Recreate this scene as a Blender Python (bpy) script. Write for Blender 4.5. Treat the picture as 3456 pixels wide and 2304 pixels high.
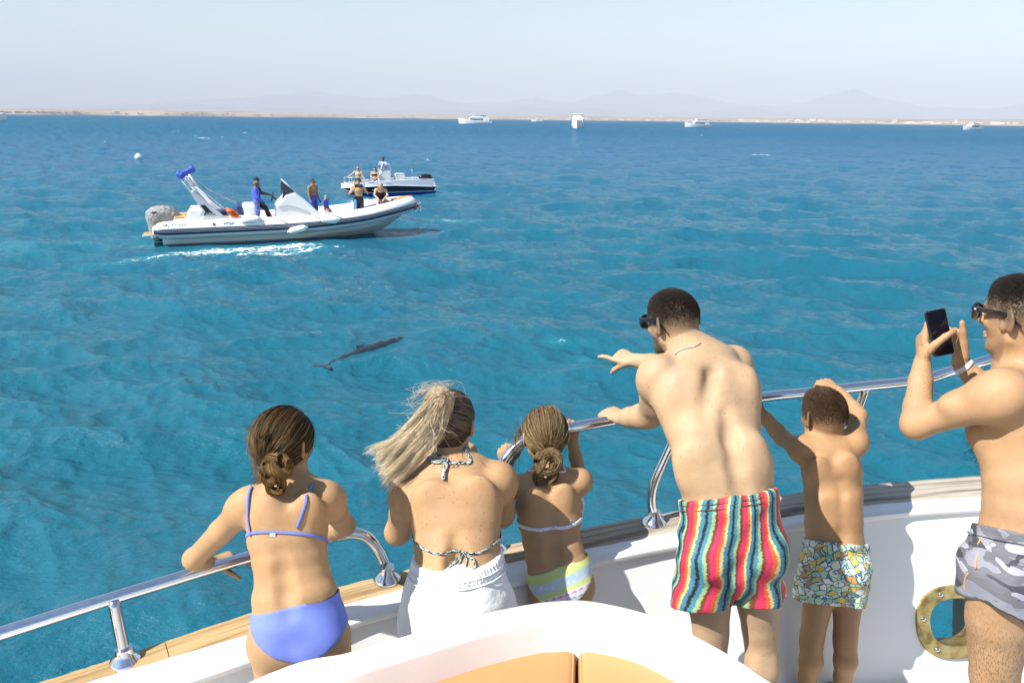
import bpy, bmesh, math, random
import numpy as np
from mathutils import Matrix, Vector

# ------------------------------------------------------------------ camera, sky, sun, exposure
for _o in list(bpy.data.objects):
    bpy.data.objects.remove(_o)
scene = bpy.context.scene
CAM_Z = 4.1                       # metres above the water
DECK = 1.9                        # foredeck height above the water
FPX = 2688.0                      # focal length in photograph pixels (28 mm on 36 mm)
PITCH = math.atan(750 / FPX)
ROLL = 0.0112
cam_data = bpy.data.cameras.new('camera')
cam_data.sensor_width = 36.0
cam_data.lens = 28.0
cam_data.clip_start = 0.05
cam_data.clip_end = 120000.0
camera = bpy.data.objects.new('camera', cam_data)
scene.collection.objects.link(camera)
_R = Matrix.Rotation(math.radians(90) - PITCH, 4, 'X') @ Matrix.Rotation(ROLL, 4, 'Z')
camera.matrix_world = Matrix.Translation((0, 0, CAM_Z)) @ _R
scene.camera = camera

SUN_TRAVEL = Vector((0.54, 0.31, -0.66)).normalized()     # direction the light travels
_to = -SUN_TRAVEL
SUN_EL = math.asin(_to.z)
SUN_AZ = math.atan2(_to.x, _to.y)                          # clockwise from +Y
world = bpy.data.worlds.new('World')
scene.world = world
world.use_nodes = True
_nt = world.node_tree
_bg = _nt.nodes['Background']
_sky = _nt.nodes.new('ShaderNodeTexSky')
_sky.sky_type = 'NISHITA'
_sky.sun_disc = False
_sky.sun_elevation = SUN_EL
_sky.sun_rotation = SUN_AZ
_sky.altitude = 0.0
_sky.air_density = 1.25
_sky.dust_density = 0.25
_sky.ozone_density = 1.3
_nt.links.new(_sky.outputs[0], _bg.inputs[0])
_bg.inputs[1].default_value = 0.096
_sd = bpy.data.lights.new('sun', 'SUN')
_sd.energy = 5.0
_sd.angle = math.radians(0.53)
_sd.color = (1.0, 0.965, 0.915)
sun = bpy.data.objects.new('sun', _sd)
scene.collection.objects.link(sun)
sun.rotation_euler = SUN_TRAVEL.to_track_quat('-Z', 'Y').to_euler()
sun.location = (-8, -6, 20)
scene.view_settings.view_transform = 'Standard'
scene.view_settings.look = 'None'
scene.view_settings.gamma = 1.0
scene.view_settings.exposure = 0.80
scene.view_settings.use_curve_mapping = False
scene.cycles.max_bounces = 4
scene.cycles.diffuse_bounces = 2
scene.cycles.glossy_bounces = 3
scene.cycles.transparent_max_bounces = 12
scene.cycles.volume_bounces = 0
scene.cycles.sample_clamp_indirect = 4.0
scene.cycles.sample_clamp_direct = 5.0
scene.cycles.caustics_reflective = False
scene.cycles.caustics_refractive = False

RNG = np.random.default_rng(7)
random.seed(7)
COL = scene.collection.objects

# ------------------------------------------------------------------ helpers
def V(*a):
    return np.array(a, dtype=np.float64)

def nrm(v):
    v = np.asarray(v, float)
    return v / (np.linalg.norm(v) + 1e-12)

def ray(x, y):
    u = x - 1728.0
    v = 1152.0 - y
    c, s = math.cos(ROLL), math.sin(ROLL)
    u, v = u * c - v * s, u * s + v * c
    cp, sp = math.cos(PITCH), math.sin(PITCH)
    return V(u, FPX * cp + v * sp, -FPX * sp + v * cp)

CAMP = V(0, 0, CAM_Z)

def at(x, y, Y):
    """point of the place seen at photograph pixel (x, y), Y metres ahead of the photographer"""
    d = ray(x, y)
    return CAMP + d * (Y / d[1])

def atz(x, y, z):
    d = ray(x, y)
    return CAMP + d * ((z - CAM_Z) / d[2])

def mpp(Y):
    return Y / (FPX * math.cos(PITCH))     # metres per photograph pixel, about

def tag(o, label=None, cat=None, group=None, kind=None):
    if label: o['label'] = label
    if cat: o['category'] = cat
    if group: o['group'] = group
    if kind: o['kind'] = kind
    return o

def empty(name, loc=(0, 0, 0), rot=(0, 0, 0)):
    o = bpy.data.objects.new(name, None)
    o.empty_display_size = 0.2
    COL.link(o)
    o.location = tuple(loc)
    o.rotation_euler = rot
    return o

def newmesh(name, verts, faces, mat=None, parent=None, smooth=True, attrs=None, origin=None, mats=None, midx=None):
    """verts in the parent's space (world when origin given / no parent)"""
    verts = np.asarray(verts, dtype=np.float64).reshape(-1, 3)
    if origin is not None:
        verts = verts - np.asarray(origin)
    me = bpy.data.meshes.new(name)
    if isinstance(faces, np.ndarray):
        nf, k = faces.shape
        me.vertices.add(len(verts))
        me.vertices.foreach_set('co', verts.astype(np.float32).ravel())
        me.loops.add(nf * k)
        me.loops.foreach_set('vertex_index', faces.astype(np.int32).ravel())
        me.polygons.add(nf)
        me.polygons.foreach_set('loop_start', np.arange(0, nf * k, k, dtype=np.int32))
        me.polygons.foreach_set('loop_total', np.full(nf, k, dtype=np.int32))
        me.update(calc_edges=True)
    else:
        me.from_pydata([tuple(v) for v in verts], [], faces)
        me.update()
    if attrs:
        for an, arr in attrs.items():
            arr = np.asarray(arr, dtype=np.float32)
            if arr.ndim == 1:
                a = me.attributes.new(an, 'FLOAT', 'POINT'); a.data.foreach_set('value', arr)
            elif arr.shape[1] == 3:
                a = me.attributes.new(an, 'FLOAT_VECTOR', 'POINT'); a.data.foreach_set('vector', arr.ravel())
            else:
                a = me.attributes.new(an, 'FLOAT_COLOR', 'POINT'); a.data.foreach_set('color', arr.ravel())
    if smooth:
        me.polygons.foreach_set('use_smooth', np.ones(len(me.polygons), dtype=bool))
    if mats:
        for m in mats: me.materials.append(m)
        if midx is not None: me.polygons.foreach_set('material_index', np.asarray(midx, dtype=np.int32))
    elif mat: me.materials.append(mat)
    o = bpy.data.objects.new(name, me)
    COL.link(o)
    if parent is not None: o.parent = parent
    if origin is not None and parent is None: o.location = tuple(origin)
    return o

class MB:
    """collects shapes into one mesh"""
    def __init__(s): s.v = []; s.f = []; s.n = 0
    def add(s, v, f):
        v = np.asarray(v, float).reshape(-1, 3)
        s.v.append(v)
        s.f += [tuple(int(i) + s.n for i in q) for q in f]
        s.n += len(v)
        return s
    def box(s, lo, hi, M=None):
        lo = np.asarray(lo, float); hi = np.asarray(hi, float)
        v = np.array([[(hi if (i >> a) & 1 else lo)[a] for a in range(3)] for i in range(8)])
        if M is not None: v = v @ M[0].T + M[1]
        return s.add(v, [(0, 2, 3, 1), (4, 5, 7, 6), (0, 1, 5, 4), (2, 6, 7, 3), (0, 4, 6, 2), (1, 3, 7, 5)])
    def tube(s, pts, r, n=10, cap=True):
        v, f = tube_geo(pts, r, n, cap)
        return s.add(v, f)
    def prism(s, poly, d):
        """planar polygon (Nx3) extruded along vector d"""
        p = np.asarray(poly, float); n = len(p)
        v = np.vstack([p, p + np.asarray(d, float)])
        f = [tuple(range(n))[::-1], tuple(range(n, 2 * n))]
        f += [(i, (i + 1) % n, (i + 1) % n + n, i + n) for i in range(n)]
        return s.add(v, f)
    def lathe(s, prof, c, ax=(0, 0, 1), n=20):
        ax = nrm(ax); a = nrm(np.cross(ax, (1, 0, 0) if abs(ax[0]) < .9 else (0, 1, 0))); b = np.cross(ax, a)
        v = []; m = len(prof)
        for (r, h) in prof:
            for i in range(n):
                t = 2 * math.pi * i / n
                v.append(np.asarray(c) + ax * h + (a * math.cos(t) + b * math.sin(t)) * r)
        f = [(j * n + i, j * n + (i + 1) % n, (j + 1) * n + (i + 1) % n, (j + 1) * n + i) for j in range(m - 1) for i in range(n)]
        f += [tuple(range(n))[::-1], tuple(range((m - 1) * n, m * n))]
        return s.add(v, f)
    def loft(s, secs, closed=True, caps=True):
        """secs: list of equal-length point rings"""
        A = np.asarray(secs, float); m, n, _ = A.shape
        f = []
        for j in range(m - 1):
            for i in range(n if closed else n - 1):
                f.append((j * n + i, j * n + (i + 1) % n, (j + 1) * n + (i + 1) % n, (j + 1) * n + i))
        if caps and closed:
            f += [tuple(range(n))[::-1], tuple(range((m - 1) * n, m * n))]
        return s.add(A.reshape(-1, 3), f)
    def ellips(s, c, r, M=None, n=14, m=9):
        v = []; 
        for j in range(m + 1):
            p = math.pi * j / m
            for i in range(n):
                t = 2 * math.pi * i / n
                v.append((math.sin(p) * math.cos(t) * r[0], math.sin(p) * math.sin(t) * r[1], math.cos(p) * r[2]))
        v = np.array(v)
        if M is not None: v = v @ np.asarray(M).T
        f = [(j * n + i, (j + 1) * n + i, (j + 1) * n + (i + 1) % n, j * n + (i + 1) % n) for j in range(m) for i in range(n)]
        return s.add(v + np.asarray(c, float), f)
    def build(s, name, mat, parent=None, smooth=False, origin=None, auto=None, attrs=None, bevel=None):
        v = np.vstack(s.v)
        o = newmesh(name, v, s.f, mat, parent, smooth, attrs, origin)
        bm = bmesh.new(); bm.from_mesh(o.data)
        bmesh.ops.recalc_face_normals(bm, faces=bm.faces)
        bm.to_mesh(o.data); bm.free()
        if auto is not None:
            try: o.data.set_sharp_from_angle(angle=math.radians(auto))
            except Exception: pass
        if bevel:
            b = o.modifiers.new('bevel', 'BEVEL'); b.width = bevel; b.segments = 2; b.limit_method = 'ANGLE'; b.angle_limit = math.radians(35)
        return o

def frames(pts):
    P = np.asarray(pts, float)
    T = np.gradient(P, axis=0); T /= (np.linalg.norm(T, axis=1, keepdims=True) + 1e-12)
    N = np.zeros_like(P)
    ref = V(0, 0, 1) if abs(T[0][2]) < .9 else V(1, 0, 0)
    n = nrm(ref - T[0] * np.dot(ref, T[0]))
    for i in range(len(P)):
        n = nrm(n - T[i] * np.dot(n, T[i])); N[i] = n
    return P, T, N, np.cross(T, N)

def tube_geo(pts, r, n=10, cap=True):
    P, T, N, B = frames(pts)
    r = np.broadcast_to(np.asarray(r, float), (len(P),))
    a = np.linspace(0, 2 * math.pi, n, endpoint=False)
    v = (P[:, None, :] + (N[:, None, :] * np.cos(a)[None, :, None] + B[:, None, :] * np.sin(a)[None, :, None]) * r[:, None, None]).reshape(-1, 3)
    m = len(P)
    f = [(j * n + i, j * n + (i + 1) % n, (j + 1) * n + (i + 1) % n, (j + 1) * n + i) for j in range(m - 1) for i in range(n)]
    if cap: f += [tuple(range(n))[::-1], tuple(range((m - 1) * n, m * n))]
    return v, f

def spline(pts, n=60):
    """Catmull-Rom through points, resampled to n"""
    P = np.asarray(pts, float)
    Q = np.vstack([2 * P[0] - P[1], P, 2 * P[-1] - P[-2]])
    out = []
    segs = len(P) - 1
    for t in np.linspace(0, segs, n):
        i = min(int(t), segs - 1); u = t - i
        a, b, c, d = Q[i], Q[i + 1], Q[i + 2], Q[i + 3]
        out.append(.5 * ((2 * b) + (-a + c) * u + (2 * a - 5 * b + 4 * c - d) * u * u + (-a + 3 * b - 3 * c + d) * u ** 3))
    return np.array(out)

# ---- materials
def mat(name, base=(.8, .8, .8), rough=.5, metal=0., spec=.5, noise=None, bump=None, coat=0., emis=None, sss=0.):
    """noise=(scale, amount) colour mottling; bump=(scale, strength, distance)"""
    m = bpy.data.materials.new(name); m.use_nodes = True
    nt = m.node_tree; p = nt.nodes['Principled BSDF']
    p.inputs['Base Color'].default_value = (*base, 1); p.inputs['Roughness'].default_value = rough
    p.inputs['Metallic'].default_value = metal; p.inputs['Specular IOR Level'].default_value = spec
    p.inputs['Coat Weight'].default_value = coat
    if sss:
        p.inputs['Subsurface Weight'].default_value = sss
        p.inputs['Subsurface Radius'].default_value = (1, .35, .15); p.inputs['Subsurface Scale'].default_value = .012
    tc = None
    if noise or bump:
        tc = nt.nodes.new('ShaderNodeTexCoord')
    if noise:
        t = nt.nodes.new('ShaderNodeTexNoise'); t.inputs['Scale'].default_value = noise[0]; t.inputs['Detail'].default_value = 5
        nt.links.new(tc.outputs['Object'], t.inputs['Vector'])
        r = nt.nodes.new('ShaderNodeMapRange'); r.inputs[1].default_value = .3; r.inputs[2].default_value = .7
        r.inputs[3].default_value = 1 - noise[1]; r.inputs[4].default_value = 1 + noise[1]
        nt.links.new(t.outputs[0], r.inputs[0])
        x = nt.nodes.new('ShaderNodeVectorMath'); x.operation = 'SCALE'; x.inputs[0].default_value = base
        nt.links.new(r.outputs[0], x.inputs['Scale']); nt.links.new(x.outputs[0], p.inputs['Base Color'])
    if bump:
        t = nt.nodes.new('ShaderNodeTexNoise'); t.inputs['Scale'].default_value = bump[0]; t.inputs['Detail'].default_value = 4
        nt.links.new(tc.outputs['Object'], t.inputs['Vector'])
        b = nt.nodes.new('ShaderNodeBump'); b.inputs['Strength'].default_value = bump[1]; b.inputs['Distance'].default_value = bump[2]
        nt.links.new(t.outputs[0], b.inputs['Height']); nt.links.new(b.outputs[0], p.inputs['Normal'])
    if emis: p.inputs['Emission Color'].default_value = (*emis[0], 1); p.inputs['Emission Strength'].default_value = emis[1]
    return m

class NT:
    """small node-tree writer"""
    def __init__(s, m): s.m = m; s.t = m.node_tree; s.p = s.t.nodes.get('Principled BSDF')
    def n(s, kind, **kw):
        nd = s.t.nodes.new(kind)
        for k, v in kw.items():
            if k.startswith('i_'):
                key = k[2:]; nd.inputs[int(key) if key.isdigit() else key.replace('_', ' ')].default_value = v
            else: setattr(nd, k, v)
        return nd
    def l(s, a, b): s.t.links.new(a, b)
    def math(s, op, a, b=None, c=None, clamp=False):
        nd = s.t.nodes.new('ShaderNodeMath'); nd.operation = op; nd.use_clamp = clamp
        for i, x in enumerate((a, b, c)):
            if x is None: continue
            if isinstance(x, (int, float)): nd.inputs[i].default_value = x
            else: s.l(x, nd.inputs[i])
        return nd.outputs[0]
    def mix(s, fac, a, b):
        nd = s.t.nodes.new('ShaderNodeMix'); nd.data_type = 'RGBA'
        for sock, x in ((nd.inputs[0], fac), (nd.inputs[6], a), (nd.inputs[7], b)):
            if isinstance(x, (int, float)): sock.default_value = x
            elif isinstance(x, tuple): sock.default_value = (*x, 1) if len(x) == 3 else x
            else: s.l(x, sock)
        return nd.outputs[2]
    def ramp(s, fac, stops, interp='LINEAR'):
        nd = s.t.nodes.new('ShaderNodeValToRGB'); cr = nd.color_ramp; cr.interpolation = interp
        while len(cr.elements) < len(stops): cr.elements.new(.5)
        for e, (pos, c) in zip(cr.elements, stops):
            e.position = pos; e.color = (*c, 1) if len(c) == 3 else c
        s.l(fac, nd.inputs[0]); return nd.outputs[0]
    def maprange(s, x, a, b, c=0., d=1.):
        nd = s.t.nodes.new('ShaderNodeMapRange'); s.l(x, nd.inputs[0])
        for i, v in enumerate((a, b, c, d)): nd.inputs[i + 1].default_value = v
        return nd.outputs[0]
    def attr(s, name, out='Vector'):
        nd = s.t.nodes.new('ShaderNodeAttribute'); nd.attribute_name = name; return nd.outputs[out]
    def noise(s, vec, scale, detail=4, dist=0., rough=.5):
        nd = s.t.nodes.new('ShaderNodeTexNoise'); nd.inputs['Scale'].default_value = scale; nd.inputs['Detail'].default_value = detail
        nd.inputs['Distortion'].default_value = dist; nd.inputs['Roughness'].default_value = rough
        if vec is not None: s.l(vec, nd.inputs['Vector'])
        return nd.outputs[0]
    def mapping(s, vec, scale=(1, 1, 1), rot=(0, 0, 0), loc=(0, 0, 0)):
        nd = s.t.nodes.new('ShaderNodeMapping'); s.l(vec, nd.inputs[0])
        nd.inputs['Scale'].default_value = scale; nd.inputs['Rotation'].default_value = rot; nd.inputs['Location'].default_value = loc
        return nd.outputs[0]
    def obj(s): return s.t.nodes.new('ShaderNodeTexCoord').outputs['Object']
    def pos(s): return s.t.nodes.new('ShaderNodeNewGeometry').outputs['Position']
    def bump(s, h, strength, dist, nrm_in=None):
        nd = s.t.nodes.new('ShaderNodeBump'); nd.inputs['Strength'].default_value = strength; nd.inputs['Distance'].default_value = dist
        s.l(h, nd.inputs['Height'])
        if nrm_in is not None: s.l(nrm_in, nd.inputs['Normal'])
        return nd.outputs[0]

def matn(name, **kw):
    m = mat(name, **kw); return m, NT(m)

# smooth value noise in numpy (2-D, periodic hash)
_PERM = RNG.random((256, 256))
def vnoise(x, y):
    xi = np.floor(x).astype(int); yi = np.floor(y).astype(int); fx = x - xi; fy = y - yi
    fx = fx * fx * (3 - 2 * fx); fy = fy * fy * (3 - 2 * fy)
    a = _PERM[xi % 256, yi % 256]; b = _PERM[(xi + 1) % 256, yi % 256]; c = _PERM[xi % 256, (yi + 1) % 256]; d = _PERM[(xi + 1) % 256, (yi + 1) % 256]
    return (a * (1 - fx) + b * fx) * (1 - fy) + (c * (1 - fx) + d * fx) * fy
def fbm(x, y, o=4):
    r = 0; a = .5; s = 0
    for i in range(o):
        r = r + a * vnoise(x * 2 ** i + 17 * i, y * 2 ** i + 5 * i); s += a; a *= .5
    return r / s
def sstep(a, b, x):
    t = np.clip((x - a) / (b - a), 0, 1); return t * t * (3 - 2 * t)
# ------------------------------------------------------------------ sea
# RIB and console boat placement (needed for the wakes)
RIB_H = math.radians(20)
RIB_S = V(-11.511, 25.866, 0.0)                    # starboard stern corner at the water
RIB_F = V(math.cos(RIB_H), math.sin(RIB_H), 0); RIB_P = V(-math.sin(RIB_H), math.cos(RIB_H), 0)

def wave_tile(L, N, lmin, lmax, lpeak, wind, spread, sigma, chop, seed):
    rng = np.random.default_rng(seed)
    k1 = np.fft.fftfreq(N, L / N) * 2 * math.pi
    KX, KY = np.meshgrid(k1, k1, indexing='ij'); K = np.hypot(KX, KY); K[0, 0] = 1
    kp = 2 * math.pi / lpeak
    amp = K ** -1.95 * np.exp(-.6 * (kp / K) ** 2)
    amp *= (K > 2 * math.pi / lmax) * (K < 2 * math.pi / lmin)
    c = np.cos(np.arctan2(KY, KX) - wind)
    amp *= (.12 + np.clip(c, 0, 1) ** spread); amp[0, 0] = 0
    H = amp * (rng.normal(size=(N, N)) + 1j * rng.normal(size=(N, N)))
    h = np.fft.ifft2(H); s = sigma / h.real.std()
    dx = np.fft.ifft2(1j * KX / K * H).real; dy = np.fft.ifft2(1j * KY / K * H).real
    return (h.real * s, dx * s * chop, dy * s * chop, L, N)

def samp(tile, X, Y):
    h, dx, dy, L, N = tile
    u = X / L * N; v = Y / L * N
    i = np.floor(u).astype(int); j = np.floor(v).astype(int); a = u - i; b = v - j
    i0 = i % N; j0 = j % N; i1 = (i + 1) % N; j1 = (j + 1) % N
    out = []
    for A in (h, dx, dy):
        out.append((A[i0, j0] * (1 - a) + A[i1, j0] * a) * (1 - b) + (A[i0, j1] * (1 - a) + A[i1, j1] * a) * b)
    return out

WIND = math.radians(258)
T1 = wave_tile(67.0, 640, .9, 16., 4.6, WIND, 2.8, .078, 1.1, 3)
T2 = wave_tile(17.3, 512, .16, 1.3, 1.1, WIND + .25, 1.8, .0125, 1.0, 5)
T3 = wave_tile(173.0, 256, 7., 60., 16.0, WIND - .3, 2.5, .055, 1.0, 9)

def sea_height(X, Y):
    c, s = math.cos(.6), math.sin(.6)
    h1, a1, b1 = samp(T1, X, Y); h2, a2, b2 = samp(T2, X * c - Y * s, X * s + Y * c); h3, a3, b3 = samp(T3, X + 40, Y + 11)
    g = .55 + .9 * fbm(X / 23., Y / 17., 2)
    return h1 + h2 * g + h3, a1 + (a2 * c + b2 * s) * g + a3, b1 + (-a2 * s + b2 * c) * g + b3

def build_sea():
    th = np.concatenate([np.linspace(.00028, .012, 26), np.linspace(.0128, .46, 345), np.linspace(.475, 1.15, 40)])
    r = CAM_Z / np.tan(th)[::-1]
    az = np.linspace(-math.radians(63), math.radians(63), 1150)
    R, A = np.meshgrid(r, az, indexing='ij')
    X = R * np.sin(A); Y = R * np.cos(A)
    h, dx, dy = sea_height(X, Y)
    # quieter lee along our own hull and along the RIB's flank
    lee = sstep(2.5, 9., R) * .6 + .4
    far = 1 - .55 * sstep(300, 3000, R)
    lx = (X - RIB_S[0]) * RIB_F[0] + (Y - RIB_S[1]) * RIB_F[1]; ly = (X - RIB_S[0]) * RIB_P[0] + (Y - RIB_S[1]) * RIB_P[1]
    near_rib = sstep(-1.0, .6, lx) * (1 - sstep(8., 9.5, lx)) * sstep(-1.8, -.2, ly) * (1 - sstep(2.8, 4.2, ly))
    da, db = atz(1118, 1218, 0), atz(1372, 1138, 0); dc = (da + db) / 2; dv = nrm(db - da); du = (X - dc[0]) * dv[0] + (Y - dc[1]) * dv[1]; dw = -(X - dc[0]) * dv[1] + (Y - dc[1]) * dv[0]
    calm = np.exp(-(du / 1.25) ** 4 - (dw / .55) ** 4)                 # smoothed water over the dolphin's back
    att = lee * far * (1 - .75 * near_rib) * (1 - .88 * calm)
    Z = h * att - .06 * near_rib
    X2 = X + dx * att; Y2 = Y + dy * att
    # foam: RIB wake along the flank and astern, console boat bow wave, whitecaps
    foam = np.zeros_like(X)
    fl = sstep(.2, 2.6, lx) * (1 - sstep(4.6, 7.0, lx)) * np.exp(-((ly + .95 + .10 * (5 - lx)) / .55) ** 2) * 1.0
    strip = np.exp(-((ly + 2.0 - .16 * (lx - 5.2)) / .42) ** 2) * sstep(-4.5, .5, lx) * (1 - sstep(5.2, 6.4, lx)) * 1.0
    mid = np.exp(-((ly + 1.35) / .9) ** 2) * sstep(-1.5, 1., lx) * (1 - sstep(4.5, 6., lx)) * 1.06
    astern = sstep(-16, -2., lx) * (1 - sstep(-.4, .3, lx)) * np.exp(-((ly - .6) / (1.3 + .08 * np.abs(lx))) ** 2) * .62
    foam = np.maximum.reduce([fl, strip, mid, astern])
    c2 = V(-7.6, 40.6); q = np.hypot((X - c2[0]) / 1.6, (Y - c2[1]) / 1.4)
    foam = np.maximum(foam, np.exp(-q ** 2) * 1.0)
    c3 = V(-4.9, 39.4); foam = np.maximum(foam, np.exp(-((X - (-2.6)) / 1.2) ** 2 - ((Y - 33.6) / .7) ** 2) * .8)
    foam = np.maximum(foam, np.exp(-((X + 3.4) / 1.8) ** 2 - ((Y - 46.2) / 1.6) ** 2) * .75)
    # splash left by the animal and a few dying crests
    for (px_, py_, sx, sy, a) in ((1900, 1185, .55, .22, .80), (1990, 1222, .5, .14, .72), (1230, 1215, .25, .1, .3)):
        p = atz(px_, py_, 0); foam = np.maximum(foam, a * np.exp(-((X - p[0]) / sx) ** 2 - ((Y - p[1]) / sy) ** 2))
    caps = fbm(X / 7.3 + 3, Y / 3.1, 3); caps2 = vnoise(X / 60, Y / 45)
    crest = sstep(.085, .2, h) * sstep(.60, .70, caps) * sstep(.45, .62, caps2) * sstep(45, 110, R)
    foam = np.maximum(foam, crest * .95)
    for (px_, py_, w) in ((120, 505, 60), (370, 497, 38), (40, 500, 25), (1945, 528, 30), (2155, 511, 22), (1440, 540, 20), (3150, 488, 22), (2620, 480, 20), (3310, 480, 18), (880, 460, 18), (420, 425, 14)):
        p = atz(px_, py_, 0); m = w * mpp(p[1]) * .42
        foam = np.maximum(foam, np.exp(-((X - p[0]) / m) ** 2 - ((Y - p[1]) / (p[1] * .011)) ** 2))
    n, m = R.shape
    V3 = np.stack([X2, Y2, Z], -1).reshape(-1, 3)
    idx = np.arange(n * m).reshape(n, m)
    F = np.stack([idx[:-1, :-1], idx[:-1, 1:], idx[1:, 1:], idx[1:, :-1]], -1).reshape(-1, 4)
    return newmesh('water', V3, F[:, ::-1].copy(), M_SEA, attrs={'foam': foam.ravel()})

M_SEA, S = matn('sea_water', rough=.06, spec=.5)
S.p.inputs['IOR'].default_value = 1.333
P_ = S.pos()
big = S.noise(S.mapping(P_, (.028, .014, .02)), 1.0, 3)
big2 = S.noise(S.mapping(P_, (.0035, .0012, .02)), 1.0, 3)
tone = S.math('ADD', S.math('MULTIPLY', big, .5), S.math('MULTIPLY', big2, .5))
deep = S.mix(S.maprange(tone, .36, .62), (.009, .088, .134), (.013, .118, .158))
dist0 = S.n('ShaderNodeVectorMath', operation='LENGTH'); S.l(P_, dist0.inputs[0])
far_sky_tint = S.math('MULTIPLY', S.maprange(dist0.outputs['Value'], 10., 95.), S.maprange(big2, .3, .62, 1., .6))
deep = S.mix(far_sky_tint, deep, (.017, .100, .196))          # blue sky reflection painted into the far water, in broad patches
fm = S.attr('foam', 'Fac')
v1 = S.n('ShaderNodeTexVoronoi', feature='DISTANCE_TO_EDGE'); v1.inputs['Scale'].default_value = 3.2
warp = S.n('ShaderNodeTexNoise'); warp.inputs['Scale'].default_value = 2.1; warp.inputs['Detail'].default_value = 5; S.l(P_, warp.inputs['Vector'])
wv = S.n('ShaderNodeVectorMath', operation='MULTIPLY_ADD'); S.l(warp.outputs['Color'], wv.inputs[0]); wv.inputs[1].default_value = (.9, .9, .9); S.l(P_, wv.inputs[2])
S.l(wv.outputs[0], v1.inputs['Vector'])
lace = S.math('SUBTRACT', 1.0, S.math('MULTIPLY', v1.outputs['Distance'], 5.5, clamp=True))
fn = S.noise(P_, 1.9, 6, rough=.62)
lace2 = S.math('ADD', S.math('MULTIPLY', lace, .42), S.math('MULTIPLY', fn, .9))
foamf = S.maprange(S.math('ADD', lace2, S.math('SUBTRACT', fm, 1.0)), .50, .78)
foamf = S.math('MULTIPLY', foamf, S.math('GREATER_THAN', fm, .08))
aer = S.math('MULTIPLY', S.maprange(fm, .15, 1.0), .30)
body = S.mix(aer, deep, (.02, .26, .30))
# fine ripples
r1 = S.noise(S.mapping(P_, (1, 1.7, 1), rot=(0, 0, .35)), 3.1, 6, rough=.6)
r2 = S.noise(S.mapping(P_, (.35, .8, 1), rot=(0, 0, -.2)), 1.3, 5, rough=.6)
b1 = S.bump(r1, 1.0, .07)
b2 = S.bump(r2, .9, .16, b1)
S.l(b2, S.p.inputs['Normal'])
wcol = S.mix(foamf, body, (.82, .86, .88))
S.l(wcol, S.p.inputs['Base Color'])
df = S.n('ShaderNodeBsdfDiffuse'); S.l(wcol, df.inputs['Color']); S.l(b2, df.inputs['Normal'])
lg = S.math('LOGARITHM', dist0.outputs['Value'], 10.)
mxs = S.n('ShaderNodeMixShader'); S.l(S.maprange(lg, .8, 2.4, .88, .12), mxs.inputs[0])      # wave slopes too fine to mesh mute the mirror far out
S.l(df.outputs[0], mxs.inputs[1]); S.l(S.p.outputs[0], mxs.inputs[2]); S.l(mxs.outputs[0], S.t.nodes['Material Output'].inputs[0])
S.l(S.maprange(foamf, 0, 1, .07, .8), S.p.inputs['Roughness'])
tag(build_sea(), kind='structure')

# ------------------------------------------------------------------ coast and mountains
def polar_sheet(name, mat_, az0, az1, na, rs, hfun, base=-3.0):
    az = np.linspace(math.radians(az0), math.radians(az1), na)
    rows = []
    for i, r in enumerate(rs):
        R = r(az) if callable(r) else np.full_like(az, r)
        x = R * np.sin(az); y = R * np.cos(az)
        z = hfun(i, az, R, x, y)
        rows.append(np.stack([x, y, z], -1))
    Vv = np.array(rows); n, m, _ = Vv.shape
    idx = np.arange(n * m).reshape(n, m)
    F = np.stack([idx[:-1, :-1], idx[:-1, 1:], idx[1:, 1:], idx[1:, :-1]], -1).reshape(-1, 4)[:, ::-1].copy()
    return tag(newmesh(name, Vv.reshape(-1, 3), F, mat_), kind='structure')

def shore(az):
    d = np.degrees(az)
    return 5600 - 2300 * sstep(6, 34, d) - 1500 * sstep(-8, -33, d) + 160 * np.sin(d * .9)

M_SAND, S = matn('desert_sand', base=(.46, .36, .27), rough=.95)
pp = S.pos(); nn = S.noise(S.mapping(pp, (.003, .003, .03)), 1.0, 6)
S.l(S.ramp(nn, [(.3, (.22, .15, .11)), (.5, (.32, .24, .18)), (.7, (.40, .32, .25))]), S.p.inputs['Base Color'])
def coast_h(i, az, R, x, y):
    if i == 0: return np.full_like(az, -4.)
    if i == 1: return np.full_like(az, 2.0)
    t = (i - 1) / 10.
    d = np.degrees(az)
    hill = 30 * np.exp(-((d + 20) / 5.) ** 2) * np.clip(fbm(x / 260., y / 260., 4) * 2 - .5, 0, 2) * math.exp(-((i - 4) / 2.) ** 2)
    return 2 + (18 + 34 * fbm(x / 1500., y / 900., 3)) * t * 1.3 + hill
polar_sheet('coast', M_SAND, -55, 55, 420, [lambda a: shore(a) - 15, lambda a: shore(a)] + [(lambda a, k=k: shore(a) + 70 * k ** 1.9) for k in range(1, 11)], coast_h)

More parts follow.
